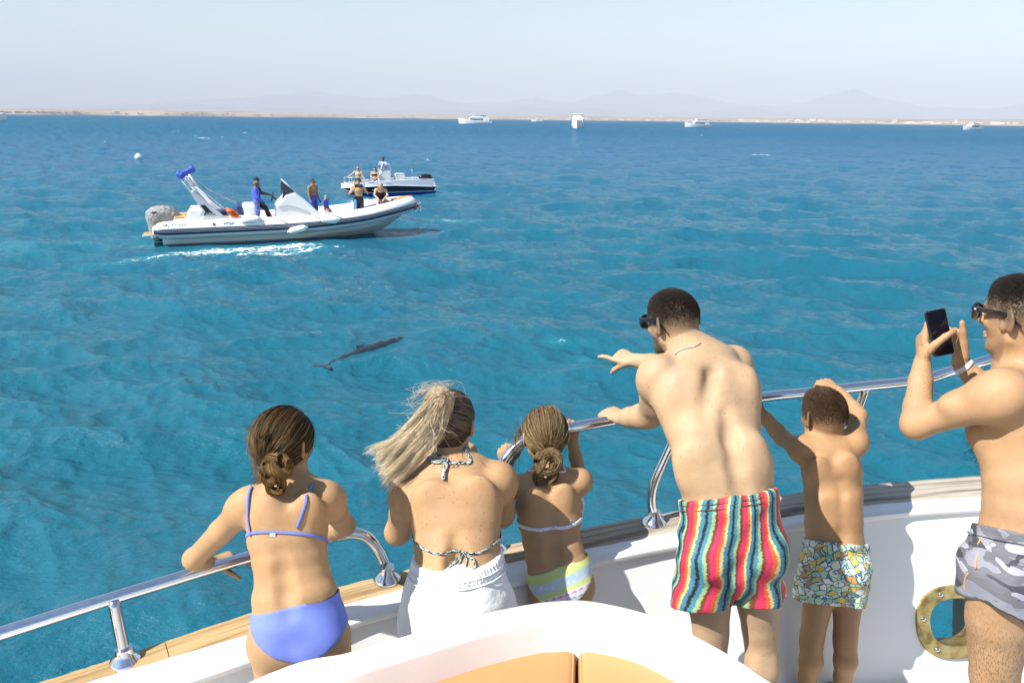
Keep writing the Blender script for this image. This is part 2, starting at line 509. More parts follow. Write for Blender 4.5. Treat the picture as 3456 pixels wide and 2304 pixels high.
M_ROCK, S = matn('mountain_rock', base=(.22, .16, .14), rough=.95)
pp = S.pos(); nn = S.noise(S.mapping(pp, (.0012, .0012, .003)), 1.0, 7)
S.l(S.ramp(nn, [(.3, (.13, .095, .09)), (.7, (.27, .20, .165))]), S.p.inputs['Base Color'])
_px = np.array([-900, 0, 250, 600, 820, 1010, 1150, 1300, 1420, 1500, 1640, 1800, 1920, 2050, 2160, 2260, 2400, 2560, 2700, 2800, 2920, 3050, 3200, 3330, 3456, 4200])
_py = np.array([400, 395, 385, 362, 338, 316, 332, 345, 326, 342, 350, 336, 345, 306, 322, 312, 345, 352, 322, 304, 332, 352, 360, 344, 350, 370])
_ang = np.arctan((_px - 1728) / FPX / math.cos(PITCH) * .985)
_hgt = (401 - _py) * .00039 * 1.0
def mountain(nm, R0, gain, off, seed):
    def hf(i, az, R, x, y):
        prof = np.interp(az + off, _ang, _hgt) * R0 * gain
        rid = 1 - np.abs(2 * fbm(x / 2900. + seed, y / 2900., 5) - 1)
        env = [0, .16, .34, .55, .75, .93, 1.0, .8, .4][i]
        return -5 + prof * env * (.82 + .36 * (rid - .5) * (1 if i < 7 else .5)) + 150 * env * (fbm(x / 1100., y / 1100., 5) - .5)
    polar_sheet(nm, M_ROCK, -60, 60, 700, [R0 * k for k in (.80, .84, .875, .91, .945, .975, 1.0, 1.04, 1.1)], hf)
mountain('hills', 43000., 1.0, 0.0, 3.)
mountain('hills', 33000., .42, .11, 8.)

# pale specks of the far resort along the beach
M_RESORT = mat('resort_walls', (.50, .46, .40), .85, noise=(.02, .3))
rs = MB(); _r = np.random.default_rng(4)
for k in range(420):
    a = math.radians(_r.uniform(-36, 36))
    if _r.random() > .35 + .5 * vnoise(np.array([a * 25]), np.array([3.]))[0] + (.2 if abs(a) > .1 else 0): continue
    R = shore(np.array([a]))[0] + _r.uniform(12, 160); w = _r.uniform(6, 34); h = _r.uniform(3, 9.5) * (1.7 if _r.random() < .08 else 1)
    c_, s_ = math.cos(-a), math.sin(-a)
    rs.box((-w / 2, -6, 0), (w / 2, 6, h + 4), (np.array([[c_, -s_, 0], [s_, c_, 0], [0, 0, 1]]), V(R * math.sin(a), R * math.cos(a), 1.)))
tag(rs.build('resort_buildings', M_RESORT), label='low pale resort buildings strung along the far beach', cat='buildings', kind='stuff')

# ------------------------------------------------------------------ haze: one box of even air round everything
M_HAZE = bpy.data.materials.new('haze_air'); M_HAZE.use_nodes = True
_t = M_HAZE.node_tree; _t.nodes.remove(_t.nodes['Principled BSDF'])
_v = _t.nodes.new('ShaderNodeVolumePrincipled'); _v.inputs['Color'].default_value = (.84, .90, 1.0, 1)
_v.inputs['Density'].default_value = 0.66e-4; _v.inputs['Anisotropy'].default_value = -.1
_t.links.new(_v.outputs[0], _t.nodes['Material Output'].inputs['Volume'])
hz = MB(); hz.box((-70000, -260, -8.5), (70000, 52000, 2150))
tag(hz.build('haze', M_HAZE), kind='stuff')
# ------------------------------------------------------------------ our own boat: foredeck, bulwark, rails, sunbed
M_GEL, S = matn('white_gelcoat', base=(.80, .79, .78), rough=.32, spec=.4)
o_ = S.obj(); g1 = S.noise(o_, 2.2, 6); g2 = S.noise(o_, 38., 4)
S.l(S.mix(S.maprange(g1, .35, .75, 0, .5), (.82, .81, .80), (.72, .70, .68)), S.p.inputs['Base Color'])
S.l(S.bump(S.math('ADD', S.math('MULTIPLY', g1, 1.5), S.math('MULTIPLY', g2, .15)), .25, .008), S.p.inputs['Normal'])
S.l(S.maprange(g2, .3, .7, .25, .5), S.p.inputs['Roughness'])
M_PAINT, S = matn('white_brushed_paint', base=(.80, .79, .77), rough=.45)
o_ = S.obj(); g1 = S.noise(S.mapping(o_, (3, 3, 30)), 1., 5); g2 = S.noise(o_, 7., 6, dist=1.5)
crack = S.math('LESS_THAN', S.math('ABSOLUTE', S.math('SUBTRACT', g2, .5)),   .0025)
spot = S.math('GREATER_THAN', S.noise(o_, 2.3, 2), .63)
S.l(S.mix(S.math('MULTIPLY', crack, spot), (.80, .79, .77), (.34, .29, .24)), S.p.inputs['Base Color'])
S.l(S.bump(S.math('ADD', g1, g2), .3, .004), S.p.inputs['Normal'])
M_DECK, S = matn('white_deck_paint', base=(.76, .75, .74), rough=.6)
S.l(S.bump(S.noise(S.obj(), 160., 3), .4, .003), S.p.inputs['Normal'])
M_STEEL, S = matn('stainless_steel', base=(.68, .68, .70), rough=.13, metal=1.)
g = S.noise(S.obj(), 30., 5)
S.l(S.maprange(g, .3, .7, .07, .22), S.p.inputs['Roughness'])
M_WOOD, S = matn('weathered_teak', base=(.4, .3, .2), rough=.75)
uv = S.attr('puv')
gr = S.noise(S.mapping(uv, (1.6, 42, 1)), 1., 7, dist=.6); gr2 = S.noise(S.mapping(uv, (.9, 5, 1)), 1., 4)
sx = S.n('ShaderNodeSeparateXYZ'); S.l(uv, sx.inputs[0])
old = S.maprange(S.math('ADD', sx.outputs[0], S.math('MULTIPLY', gr2, .8)), 3.7, 5.0)
new = S.ramp(gr, [(.25, (.20, .12, .045)), (.5, (.40, .265, .115)), (.75, (.50, .36, .175))])
grey = S.ramp(gr, [(.25, (.09, .07, .055)), (.42, (.26, .22, .17)), (.58, (.42, .37, .30)), (.8, (.33, .27, .19))])
wc = S.mix(old, new, grey)
vor = S.n('ShaderNodeTexVoronoi'); vor.inputs['Scale'].default_value = 1.0; S.l(S.mapping(uv, (3.4, 13, 1)), vor.inputs['Vector'])
knot = S.maprange(vor.outputs['Distance'], .08, .26, 1, 0)
vs = S.n('ShaderNodeSeparateColor'); S.l(vor.outputs['Color'], vs.inputs[0])
knot = S.math('MULTIPLY', S.math('MULTIPLY', knot, S.math('GREATER_THAN', vs.outputs[0], .55)), S.math('ADD', S.math('MULTIPLY', old, .75), .1))
S.l(S.mix(knot, wc, (.10, .075, .06)), S.p.inputs['Base Color'])
S.l(S.bump(S.math('SUBTRACT', gr, S.math('MULTIPLY', knot, .5)), .5, .004), S.p.inputs['Normal'])
M_BRASS, S = matn('old_brass', base=(.42, .31, .10), rough=.42, metal=.75)
g = S.noise(S.obj(), 22., 6); g2 = S.noise(S.obj(), 70., 4)
S.l(S.ramp(g, [(.3, (.17, .12, .06)), (.5, (.42, .32, .12)), (.7, (.50, .44, .24))]), S.p.inputs['Base Color'])
S.l(S.maprange(g2, .3, .7, .3, .65), S.p.inputs['Roughness']); S.l(S.bump(g2, .5, .004), S.p.inputs['Normal'])
M_ORANGE, S = matn('orange_vinyl', base=(.58, .26, .10), rough=.5)
g = S.noise(S.obj(), 420., 2); g2 = S.noise(S.obj(), 3., 3)
S.l(S.mix(g2, (.60, .27, .10), (.52, .23, .085)), S.p.inputs['Base Color'])
S.l(S.bump(S.math('ADD', S.math('MULTIPLY', g, .1), g2), .35, .01), S.p.inputs['Normal'])
M_DARK = mat('dark_gap', (.05, .045, .04), .8)

def cap_h(x): return float(np.interp(x, [-800, 0, 1725, 3456, 4300], [.44, .48, .60, .68, .71]))
def capline(px):
    P = np.array([atz(x, y, DECK + cap_h(x)) for x, y in px])
    e0 = P[0] - nrm(P[1] - P[0]) * np.array([.9]); e00 = e0 - nrm(P[1] - P[0]) * 1.4 - V(0, .25, 0)
    d = nrm(P[-1] - P[-2]); e1 = P[-1] + d * .5 - V(0, .05, 0); e2 = e1 + d * .6 - V(0, .22, 0) ; e3 = e2 + d * .6 - V(0, .5, 0)
    return spline(np.vstack([e00, e0, P, e1, e2, e3]), 170)
CAP_O = capline([(119, 2304), (387, 2218), (845, 2066), (1137, 1980), (1400, 1914), (1725, 1834), (2050, 1765), (2303, 1720), (2631, 1669), (2912, 1636), (3334, 1602)])
CAP_I = capline([(286, 2304), (857, 2135), (1155, 2042), (1369, 1986), (1729, 1895), (2050, 1840), (2240, 1800), (2641, 1746), (2910, 1706), (3069, 1692), (3314, 1676)])
LED_I = capline([(480, 2345), (863, 2218), (1170, 2102), (1357, 2051), (1750, 1956), (2050, 1883), (2240, 1843), (2641, 1780), (2910, 1741), (3078, 1722), (3314, 1706)])
def by_arc(C, s):
    d = np.concatenate([[0], np.cumsum(np.linalg.norm(np.diff(C, axis=0), axis=1))])
    return np.array([[np.interp(q, d, C[:, k]) for k in range(3)] for q in s])
# resample inner lines at the outer line's normals (match by X)
def match(C, O):
    out = []
    T = np.gradient(O, axis=0); 
    for p, t in zip(O, T):
        t = nrm(V(t[0], t[1], 0)); d = (C - p) @ t
        i = int(np.argmin(np.abs(d))); j = min(max(i + (1 if d[i] < 0 else -1), 0), len(C) - 1)
        w = 0 if i == j or d[i] == d[j] else np.clip(d[i] / (d[i] - d[j]), 0, 1)
        out.append(C[i] * (1 - w) + C[j] * w)
    out = np.array(out); k = np.ones(9) / 9
    for a in range(3):
        e = np.concatenate([np.full(4, out[0, a]), out[:, a], np.full(4, out[-1, a])]); out[:, a] = np.convolve(e, k, 'valid')
    return out
CAP_I = match(CAP_I, CAP_O); LED_I = match(LED_I, CAP_O)
_T = np.gradient(CAP_O, axis=0); _T[:, 2] = 0; _T /= np.linalg.norm(_T, axis=1, keepdims=True)
INB = np.stack([_T[:, 1], -_T[:, 0], np.zeros(len(_T))], -1)          # inboard normal (towards the photographer)
ARC = np.concatenate([[0], np.cumsum(np.linalg.norm(np.diff(CAP_O, axis=0), axis=1))])

yacht = empty('motor_boat', (0, 0, DECK))
tag(yacht, 'white boat foredeck in front, with weathered wooden cap rail and steel guard rails', 'boat')
OY = V(0, 0, DECK)
UP = V(0, 0, 1)

# bulwark: solid loft, then the hawse hole is cut through it
secs = []
for p, q, n in zip(CAP_O, LED_I, INB):
    top_o = p + n * .03 - UP * .04; top_i = q - UP * .045
    bot_i = q + n * .32 ; bot_i = V(bot_i[0], bot_i[1], DECK - .35)
    mid_i = q - n * .012 - UP * .06
    wid = .10
    bot_o = bot_i - n * wid
    ml = (1 - .5) * top_i + .5 * bot_i
    secs.append([top_o, q - n * .02 - UP * .035, mid_i, ml, bot_i, bot_o, bot_o * .45 + top_i * .55 - n * wid * .7])
blw = MB().loft(secs)
bul = blw.build('bulwark', M_PAINT, yacht, smooth=True, origin=OY, auto=35)
# hawse hole
wall_i = int(np.argmin(np.abs([np.dot(nrm(V(*(q[:2] - 0), 0)), V(1, 0, 0)) - np.dot(nrm(V(*(at(3222, 2095, 2.9)[:2]), 0)), V(1, 0, 0)) for q in LED_I])))
def wall_hit(x, y):
    """where the sight line meets the bulwark's inner face"""
    d = ray(x, y); best = None
    for k in range(len(secs) - 1):
        for a, b in ((2, 3), (3, 4)):
            A, B, C_ = secs[k][a], secs[k][b], secs[k + 1][a]
            n = np.cross(B - A, C_ - A); t = np.dot(A - CAMP, n) / np.dot(d, n); p = CAMP + d * t
            e1 = B - A; e2 = C_ - A
            u = np.dot(p - A, e1) / np.dot(e1, e1); w = np.dot(p - A, e2) / np.dot(e2, e2)
            if -.05 <= u <= 1.05 and -.05 <= w <= 1.05: best = (p, nrm(n), nrm(C_ - A))
    return best
hp, hn, ht = wall_hit(3226, 2096)
if hn[1] > 0: hn = -hn
hu = nrm(np.cross(ht, hn)); hu = hu if hu[2] > 0 else -hu
def oval(a, b, n=40, pw=2.4):
    t = np.linspace(0, 2 * math.pi, n, endpoint=False)
    c, s = np.cos(t), np.sin(t)
    return np.stack([np.sign(c) * np.abs(c) ** (2 / pw) * a, np.sign(s) * np.abs(s) ** (2 / pw) * b], -1)
HA, HB = .118, .098
cut = MB().loft([[hp + ht * u + hu * v + hn * w for u, v in oval(HA, HB)] for w in (.2, -.9)]).build('cutter', None, None)
bo = bul.modifiers.new('hole', 'BOOLEAN'); bo.operation = 'DIFFERENCE'; bo.solver = 'EXACT'; bo.object = cut
cut.matrix_world = Matrix.Translation(tuple(V(0, 0, 0)))
bpy.context.view_layer.update()
_dg = bpy.context.evaluated_depsgraph_get()
_me = bpy.data.meshes.new_from_object(bul.evaluated_get(_dg), depsgraph=_dg)
bul.modifiers.clear(); bul.data = _me
try: bul.data.set_sharp_from_angle(angle=math.radians(35))
except Exception: pass
bpy.data.objects.remove(cut)
rb = MB(); OA, OB, no = .178, .150, 40
prof = [(0.0, 0), (.06, .012), (.5, .016), (.94, .012), (1.0, -.02), (1.0, -.10)]
ringsec = []
for i in range(no):
    o1 = oval(OA, OB, no)[i]; i1 = oval(HA - .004, HB - .004, no)[i]
    ringsec.append([hp + ht * (o1[0] * (1 - t) + i1[0] * t) + hu * (o1[1] * (1 - t) + i1[1] * t) + hn * w for t, w in prof])
rs_ = np.array(ringsec); f = []
for i in range(no):
    for j in range(len(prof) - 1):
        a = i * len(prof) + j; b = ((i + 1) % no) * len(prof) + j; f.append((a, b, b + 1, a + 1))
rb.add(rs_.reshape(-1, 3), f)
ring = rb.build('hawse_ring', M_BRASS, yacht, smooth=True, origin=OY, auto=50); ring['label'] = 'oval brass fairlead ring'
for k in range(6):
    t = math.pi / 6 + k * math.pi / 3 + .4; c = oval((OA + HA) / 2, (OB + HB) / 2, 360)[int(math.degrees(t)) % 360]
    MB().lathe([(.011, 0), (.011, .004), (.007, .008), (.0, .009)], hp + ht * c[0] + hu * c[1] + hn * .014, hn, 12).build('bolt', M_STEEL, ring, smooth=True, origin=OY)

# painted ledge inboard of the wood with its half-round moulding
sec = []
for p, i, q, n in zip(CAP_O, CAP_I, LED_I, INB):
    sec.append([i - n * .03 - UP * .002, i * .5 + q * .5 - UP * .001, q - n * .012 - UP * .002, q + n * .000 - UP * .008, q + n * .002 - UP * .018, q - n * .003 - UP * .030, q - n * .02 - UP * .04, i - n * .03 - UP * .04])
MB().loft(sec).build('covering_board', M_PAINT, yacht, smooth=True, origin=OY, auto=45)
# wooden cap in separate lengths
cuts = [0, 38, 72, 108, 138, 169]
for a, b in zip(cuts[:-1], cuts[1:]):
    ring_ = []; pu = []
    for k in range(a, b + 1):
        sh = .0015 if k == a else (-.0015 if k == b else 0)
        p, i, n = CAP_O[k] + _T[k] * sh, CAP_I[k] + _T[k] * sh, INB[k]
        w = np.linalg.norm(i - p)
        pr = [(0.0, -.045, .006), (0, -.008, 0), (.008 / w, .003, 0), (.35, .007, 0), (.65, .008, 0), (1 - .01 / w, .005, 0), (1, -.004, 0), (1, -.045, -.004)]
        ring_.append([p + (i - p) * t + UP * (dz + .0012 * math.sin(k * 1.7 + t * 9)) for t, dz, _ in pr])
        pu += [(ARC[k], t * w, 0) for t, dz, _ in pr]
    MB().loft(ring_).build('plank', M_WOOD, yacht, smooth=True, origin=OY, auto=40, attrs={'puv': np.array(pu)})
# hull side outboard
sec = []
for p, n in zip(CAP_O, INB):
    sec.append([p + n * .004 - UP * .04, p + n * .05 - UP * .5, V(*(p + n * .30)[:2], .9), V(*(p + n * .55)[:2], .1), V(*(p + n * .8)[:2], -.8)])
hull_v = np.array(sec); _n, _m, _ = hull_v.shape
_hf = [(j * _m + i, (j + 1) * _m + i, (j + 1) * _m + i + 1, j * _m + i + 1) for j in range(_n - 1) for i in range(_m - 1)]
_hb = MB(); _hb.add(hull_v.reshape(-1, 3), _hf); hull = _hb.build('hull', M_GEL, yacht, smooth=True, origin=OY)
_bb = hull.modifiers.new('hole', 'BOOLEAN'); hull.modifiers.clear()
# hull plating is pierced where the fairlead goes through: drop the faces behind the ring
bm = bmesh.new(); bm.from_mesh(hull.data)
kill = []
for fc in bm.faces:
    c = V(*fc.calc_center_median()) + OY; rel = c - hp
    if abs(np.dot(rel, ht)) < .22 and -.85 < np.dot(rel, hu) < .25: kill.append(fc)
bmesh.ops.delete(bm, geom=kill, context='FACES'); bm.to_mesh(hull.data); bm.free()
# deck
dk = [V(*(s[4][:2]), DECK) for s in secs]
dk = [d - n * .03 for d, n in zip(dk, INB)]
back = [V(dk[-1][0], -3.5, DECK), V(dk[0][0], -3.5, DECK)]
MB().add(np.array(dk + back), [tuple(range(len(dk) + 2))]).build('deck', M_DECK, yacht, origin=OY)

# sunbed trunk with rounded rim
TZ = DECK + .85
def rimline(px, ext):
    P = np.array([atz(x, y, TZ) for x, y in px]); 
    return spline(np.vstack([ext[0], P, ext[1]]), 110)
RO = rimline([(872, 2272), (1178, 2187), (1388, 2126), (1590, 2068), (1736, 2036), (1850, 2019), (1994, 2017), (2196, 2062), (2328, 2122), (2454, 2190), (2544, 2246), (2636, 2306)],
             ([V(-1.75, .35, TZ), V(-1.15, 1.20, TZ)], [V(1.02, 1.30, TZ), V(1.30, .45, TZ)]))
RT = np.gradient(RO, axis=0); RT /= np.linalg.norm(RT, axis=1, keepdims=True)
RN = np.stack([RT[:, 1], -RT[:, 0], np.zeros(len(RT))], -1)
sec = []
for k, (p, n) in enumerate(zip(RO, RN)):
    w = .085
    sec.append([V(*(p + n * 0.0)[:2], DECK - .02), p - UP * .03, p + n * .004 - UP * .010, p + n * .014 - UP * .002, p + n * w * .5 + UP * .002, p + n * (w - .014) - UP * .002, p + n * (w - .004) - UP * .010, p + n * w - UP * .028, p + n * (w + .012) - UP * .24, p + n * (w - .04) - UP * .24])
MB().loft(sec).build('sunbed_coaming', M_GEL, yacht, smooth=True, origin=OY, auto=60)
ins = [p + n * .095 for p, n in zip(RO, RN)]
MB().add(np.array([V(*p[:2], TZ - .205) for p in ins]), [tuple(range(len(ins)))]).build('sunbed_base', M_GEL, yacht, origin=OY)
# cushions: two wedges that follow the rim
CZ = TZ - .12
def cushion(px_back, seam, label):
    B = np.array([atz(x, y, CZ) for x, y in px_back]); B = spline(B, 40)
    poly = list(B[:, :2]) + [np.array(s_) for s_ in seam]
    poly = np.array(poly); c = poly.mean(0)
    rings = []
    def off(poly, d):
        out = []
        n_ = len(poly)
        for i in range(n_):
            t = nrm(poly[(i + 1) % n_] - poly[i - 1]); nn = np.array([t[1], -t[0]])
            if np.dot(nn, c - poly[i]) < 0: nn = -nn
            out.append(poly[i] + nn * d)
        return np.array(out)
    for d, z in ((.012, -.085), (.0, -.070), (-.004, -.04), (0., -.016), (.006, -.006), (.014, .0), (.022, .003)):
        o2 = off(poly, d); rings.append([V(x, y, CZ + z) for x, y in o2])
    rings = rings + [[rings[-1][i] * (1 - t) + V(c[0], c[1], CZ + .012) * t for i in range(len(poly))] for t in (.25, .5, .75, .97)]
    b = MB().loft(rings, caps=True)
    cu = b.build('seat_cushion', M_ORANGE, None, smooth=True, origin=(c[0], c[1], CZ - .085), auto=70)
    tag(cu, label, 'cushion', 'orange sunbed cushions')
    pip = off(poly, .006); pip = np.vstack([pip, pip[:1]])
    MB().tube([V(x, y, CZ - .006) for x, y in pip], .0035, 6, False).build('piping', M_ORANGE, cu, smooth=True, origin=(c[0], c[1], CZ - .085))
s0 = atz(1926, 2304, CZ); s1 = atz(1985, 2304, CZ)
cushion([(1230, 2350), (1440, 2286), (1622, 2220), (1804, 2166), (1884, 2154), (1924, 2162), (1942, 2205)], [(.125, 1.2), (.10, .5), (-.75, .5)], 'orange vinyl sunbed cushion left of the dark seam')
cushion([(1954, 2212), (1960, 2172), (1990, 2161), (2042, 2162), (2202, 2194), (2412, 2272), (2515, 2330)], [(.72, 1.2), (.62, .5), (.135, .5), (.150, 1.2)], 'orange vinyl sunbed cushion right of the dark seam')

# guard rails
def flange(c, ax=UP, parent=None):
    return MB().lathe([(.052, 0), (.052, .006), (.046, .016), (.034, .030), (.028, .042), (.026, .055), (.0, .056)], c, ax, 24).build('flange', M_STEEL, parent, smooth=True, origin=OY, auto=50)
TR = .0215
L_ = lambda x, y, dz: atz(x, y, DECK + 2.2 - dz)
left_pts = [L_(0, 2137, 1.52) * 2.6 - L_(381, 2017, 1.495) * 1.6, L_(0, 2137, 1.52), L_(381, 2017, 1.495), L_(833, 1881, 1.47), L_(1060, 1824, 1.455), L_(1150, 1803, 1.45), L_(1200, 1799, 1.452), L_(1243, 1815, 1.475), L_(1280, 1861, 1.535), L_(1300, 1908, 1.585), L_(1308, 1950, 1.615)]
grail = MB().tube(spline(left_pts, 90), TR, 14).build('guard_rail', M_STEEL, yacht, smooth=True, origin=OY, auto=60)
fl1 = L_(1308, 1958, 1.625); flange(fl1 + V(0, 0, .004), UP, grail)
sb = L_(426, 2238, 1.70); st = L_(384, 2024, 1.497)
MB().tube(spline([st, st * .5 + sb * .5, sb + UP * .03], 10), .019, 12).build('stanchion', M_STEEL, grail, smooth=True, origin=OY)
flange(sb + UP * .004, UP, grail)
RY = 2.98
right_pts = [at(1668, 1850, 2.80), at(1664, 1760, 2.80), at(1668, 1660, 2.81), at(1690, 1580, 2.82), at(1730, 1520, 2.84), at(1785, 1478, 2.86), at(1850, 1457, 2.875), at(1965, 1436, 2.90), at(2050, 1421, 2.93), at(2290, 1378, 3.02), at(2570, 1340, 3.11), at(2750, 1322, 3.17), at(2920, 1303, 3.22), at(3060, 1288, 3.26), at(3135, 1276, 3.275), at(3200, 1255, 3.28), at(3300, 1225, 3.27), at(3390, 1198, 3.26), at(3560, 1150, 3.20), at(3900, 1060, 2.95)]
grail2 = MB().tube(spline(right_pts, 150), TR, 14).build('guard_rail', M_STEEL, yacht, smooth=True, origin=OY, auto=60)
flange(atz(1668, 1856, DECK + cap_h(1668)), UP, grail2)
b2 = atz(2207, 1768, DECK + cap_h(2207)); t2 = at(2345, 1375, 3.03)
MB().tube(spline([b2 + UP * .03, at(2198, 1690, b2[1]), at(2207, 1630, b2[1]), at(2240, 1555, b2[1] + .01), at(2285, 1465, b2[1] + .03), t2], 24), .0195, 12).build('stanchion', M_STEEL, grail2, smooth=True, origin=OY)
flange(b2 + UP * .004, UP, grail2)
b3 = atz(2790, 1695, DECK + cap_h(2790)); t3 = at(2922, 1306, 3.22)
MB().tube(spline([b3 + UP * .03, at(2796, 1600, b3[1]), at(2830, 1520, b3[1] + .02), at(2886, 1403, 3.20), t3], 24), .0195, 12).build('stanchion', M_STEEL, grail2, smooth=True, origin=OY)
flange(b3 + UP * .004, UP, grail2)
# ------------------------------------------------------------------ figures: smooth-blended volumes meshed as one surface
def rotv(v, ax, ang):
    ax = nrm(ax); c, s = math.cos(ang), math.sin(ang)
    return v * c + np.cross(ax, v) * s + ax * np.dot(ax, v) * (1 - c)

class Vol:
    def __init__(s, lo, hi, h):
        s.lo = np.asarray(lo, float); s.h = h
        s.n = np.ceil((np.asarray(hi, float) - s.lo) / h).astype(int) + 1
        s.g = np.full(tuple(s.n), .25, np.float32)
    def copy(s, add=0.0):
        o = Vol.__new__(Vol); o.lo = s.lo.copy(); o.h = s.h; o.n = s.n.copy(); o.g = s.g + np.float32(add); return o
    def crop(s, lo, hi, add=0.0):
        """aligned part of the grid, surface moved out by -add"""
        i0 = np.clip(np.floor((np.asarray(lo) - s.lo) / s.h).astype(int), 0, s.n - 2); i1 = np.clip(np.ceil((np.asarray(hi) - s.lo) / s.h).astype(int) + 1, 2, s.n)
        pad = np.maximum(0, np.ceil((s.lo - np.asarray(lo)) / s.h).astype(int)); pad2 = np.maximum(0, np.ceil((np.asarray(hi) - s.lo) / s.h).astype(int) + 1 - s.n)
        o = Vol.__new__(Vol); g = s.g[i0[0]:i1[0], i0[1]:i1[1], i0[2]:i1[2]] + np.float32(add)
        o.g = np.pad(g, [(pad[k], pad2[k]) for k in range(3)], constant_values=.25); o.lo = s.lo + (i0 - pad) * s.h; o.h = s.h; o.n = np.array(o.g.shape); return o
    def _sub(s, a, b):
        i0 = np.clip(np.floor((a - s.lo) / s.h).astype(int), 0, s.n - 1); i1 = np.clip(np.ceil((b - s.lo) / s.h).astype(int) + 1, 1, s.n)
        if np.any(i1 <= i0): return None
        ax = [(s.lo[k] + s.h * np.arange(i0[k], i1[k])).astype(np.float32) for k in range(3)]
        return tuple(slice(i0[k], i1[k]) for k in range(3)), ax[0][:, None, None], ax[1][None, :, None], ax[2][None, None, :]
    def _put(s, sl, d, k, sub):
        g = s.g[sl]
        if sub:
            d = -d
            if k > 0:
                h = np.clip(.5 - .5 * (d - g) / k, 0, 1); s.g[sl] = d * (1 - h) + g * h + k * h * (1 - h)
            else: s.g[sl] = np.maximum(g, d)
        else:
            if k > 0:
                h = np.clip(.5 + .5 * (d - g) / k, 0, 1); s.g[sl] = d * (1 - h) + g * h - k * h * (1 - h)
            else: s.g[sl] = np.minimum(g, d)
    def cone(s, a, b, ra, rb, k=.02, sub=False):
        a = np.asarray(a, float); b = np.asarray(b, float); m = max(ra, rb) + k + 3 * s.h
        q = s._sub(np.minimum(a, b) - m, np.maximum(a, b) + m)
        if q is None: return
        sl, X, Y, Z = q; ab = b - a; L2 = max(float(ab @ ab), 1e-9)
        px, py, pz = X - np.float32(a[0]), Y - np.float32(a[1]), Z - np.float32(a[2])
        t = np.clip((px * ab[0] + py * ab[1] + pz * ab[2]) / L2, 0, 1)
        d = np.sqrt((px - t * ab[0]) ** 2 + (py - t * ab[1]) ** 2 + (pz - t * ab[2]) ** 2) - (ra + (rb - ra) * t)
        s._put(sl, d.astype(np.float32), k, sub)
    def ell(s, c, r, M=None, k=.02, sub=False):
        c = np.asarray(c, float); r = np.asarray(r, float); m = r.max() + k + 3 * s.h
        q = s._sub(c - m, c + m)
        if q is None: return
        sl, X, Y, Z = q; M = np.eye(3) if M is None else np.asarray(M)      # rows = local axes
        px, py, pz = X - c[0], Y - c[1], Z - c[2]
        l = [px * M[i][0] + py * M[i][1] + pz * M[i][2] for i in range(3)]
        k0 = np.sqrt((l[0] / r[0]) ** 2 + (l[1] / r[1]) ** 2 + (l[2] / r[2]) ** 2)
        k1 = np.sqrt((l[0] / r[0] ** 2) ** 2 + (l[1] / r[1] ** 2) ** 2 + (l[2] / r[2] ** 2) ** 2) + 1e-6
        s._put(sl, (k0 * (k0 - 1) / k1).astype(np.float32), k, sub)
    def ecap(s, a, b, ra, rb, right, k=.03, sub=False):
        """elliptical tapered section from a to b; ra, rb = (half width, half depth)"""
        a = np.asarray(a, float); b = np.asarray(b, float); m = max(*ra, *rb) + k + 3 * s.h
        q = s._sub(np.minimum(a, b) - m, np.maximum(a, b) + m)
        if q is None: return
        sl, X, Y, Z = q; ab = b - a; L = np.linalg.norm(ab) + 1e-9; w = ab / L
        u = nrm(np.asarray(right, float) - w * np.dot(right, w)); v = np.cross(w, u)
        px, py, pz = X - a[0], Y - a[1], Z - a[2]
        ax_ = px * w[0] + py * w[1] + pz * w[2]
        t = np.clip(ax_ / L, 0, 1); e = ax_ - t * L
        x = px * u[0] + py * u[1] + pz * u[2]; y = px * v[0] + py * v[1] + pz * v[2]
        t = t * t * (3 - 2 * t) * .35 + t * .65
        rx = ra[0] + (rb[0] - ra[0]) * t; ry = ra[1] + (rb[1] - ra[1]) * t; re = np.minimum(rx, ry)
        k0 = np.sqrt((x / rx) ** 2 + (y / ry) ** 2 + (e / re) ** 2); k1 = np.sqrt((x / rx ** 2) ** 2 + (y / ry ** 2) ** 2 + (e / re ** 2) ** 2) + 1e-6
        s._put(sl, (k0 * (k0 - 1) / k1).astype(np.float32), k, sub)
    def coords(s):
        return [(s.lo[k] + s.h * np.arange(s.n[k])).astype(np.float32).reshape([-1 if j == k else 1 for j in range(3)]) for k in range(3)]
    def cut(s, p, n):
        """keep the side the normal points away from"""
        X, Y, Z = s.coords(); s.g = np.maximum(s.g, ((X - p[0]) * n[0] + (Y - p[1]) * n[1] + (Z - p[2]) * n[2]).astype(np.float32))
    def val(s, P):
        q = (np.asarray(P, float) - s.lo) / s.h; q = np.clip(q, 0, s.n - 1.001); i = np.floor(q).astype(int); f = q - i; r = 0
        for a in (0, 1):
            for b in (0, 1):
                for c in (0, 1):
                    w = (f[..., 0] if a else 1 - f[..., 0]) * (f[..., 1] if b else 1 - f[..., 1]) * (f[..., 2] if c else 1 - f[..., 2])
                    r = r + w * s.g[i[..., 0] + a, i[..., 1] + b, i[..., 2] + c]
        return r
    def grad(s, P):
        e = s.h * .8; P = np.asarray(P, float)
        g = np.stack([s.val(P + V(*(e if k == j else 0 for j in range(3)))) - s.val(P - V(*(e if k == j else 0 for j in range(3)))) for k in range(3)], -1)
        return g / (np.linalg.norm(g, axis=-1, keepdims=True) + 1e-9)
    def project(s, P, off=0., it=4):
        P = np.asarray(P, float)
        for _ in range(it): P = P - s.grad(P) * (s.val(P) - off)[..., None]
        return P
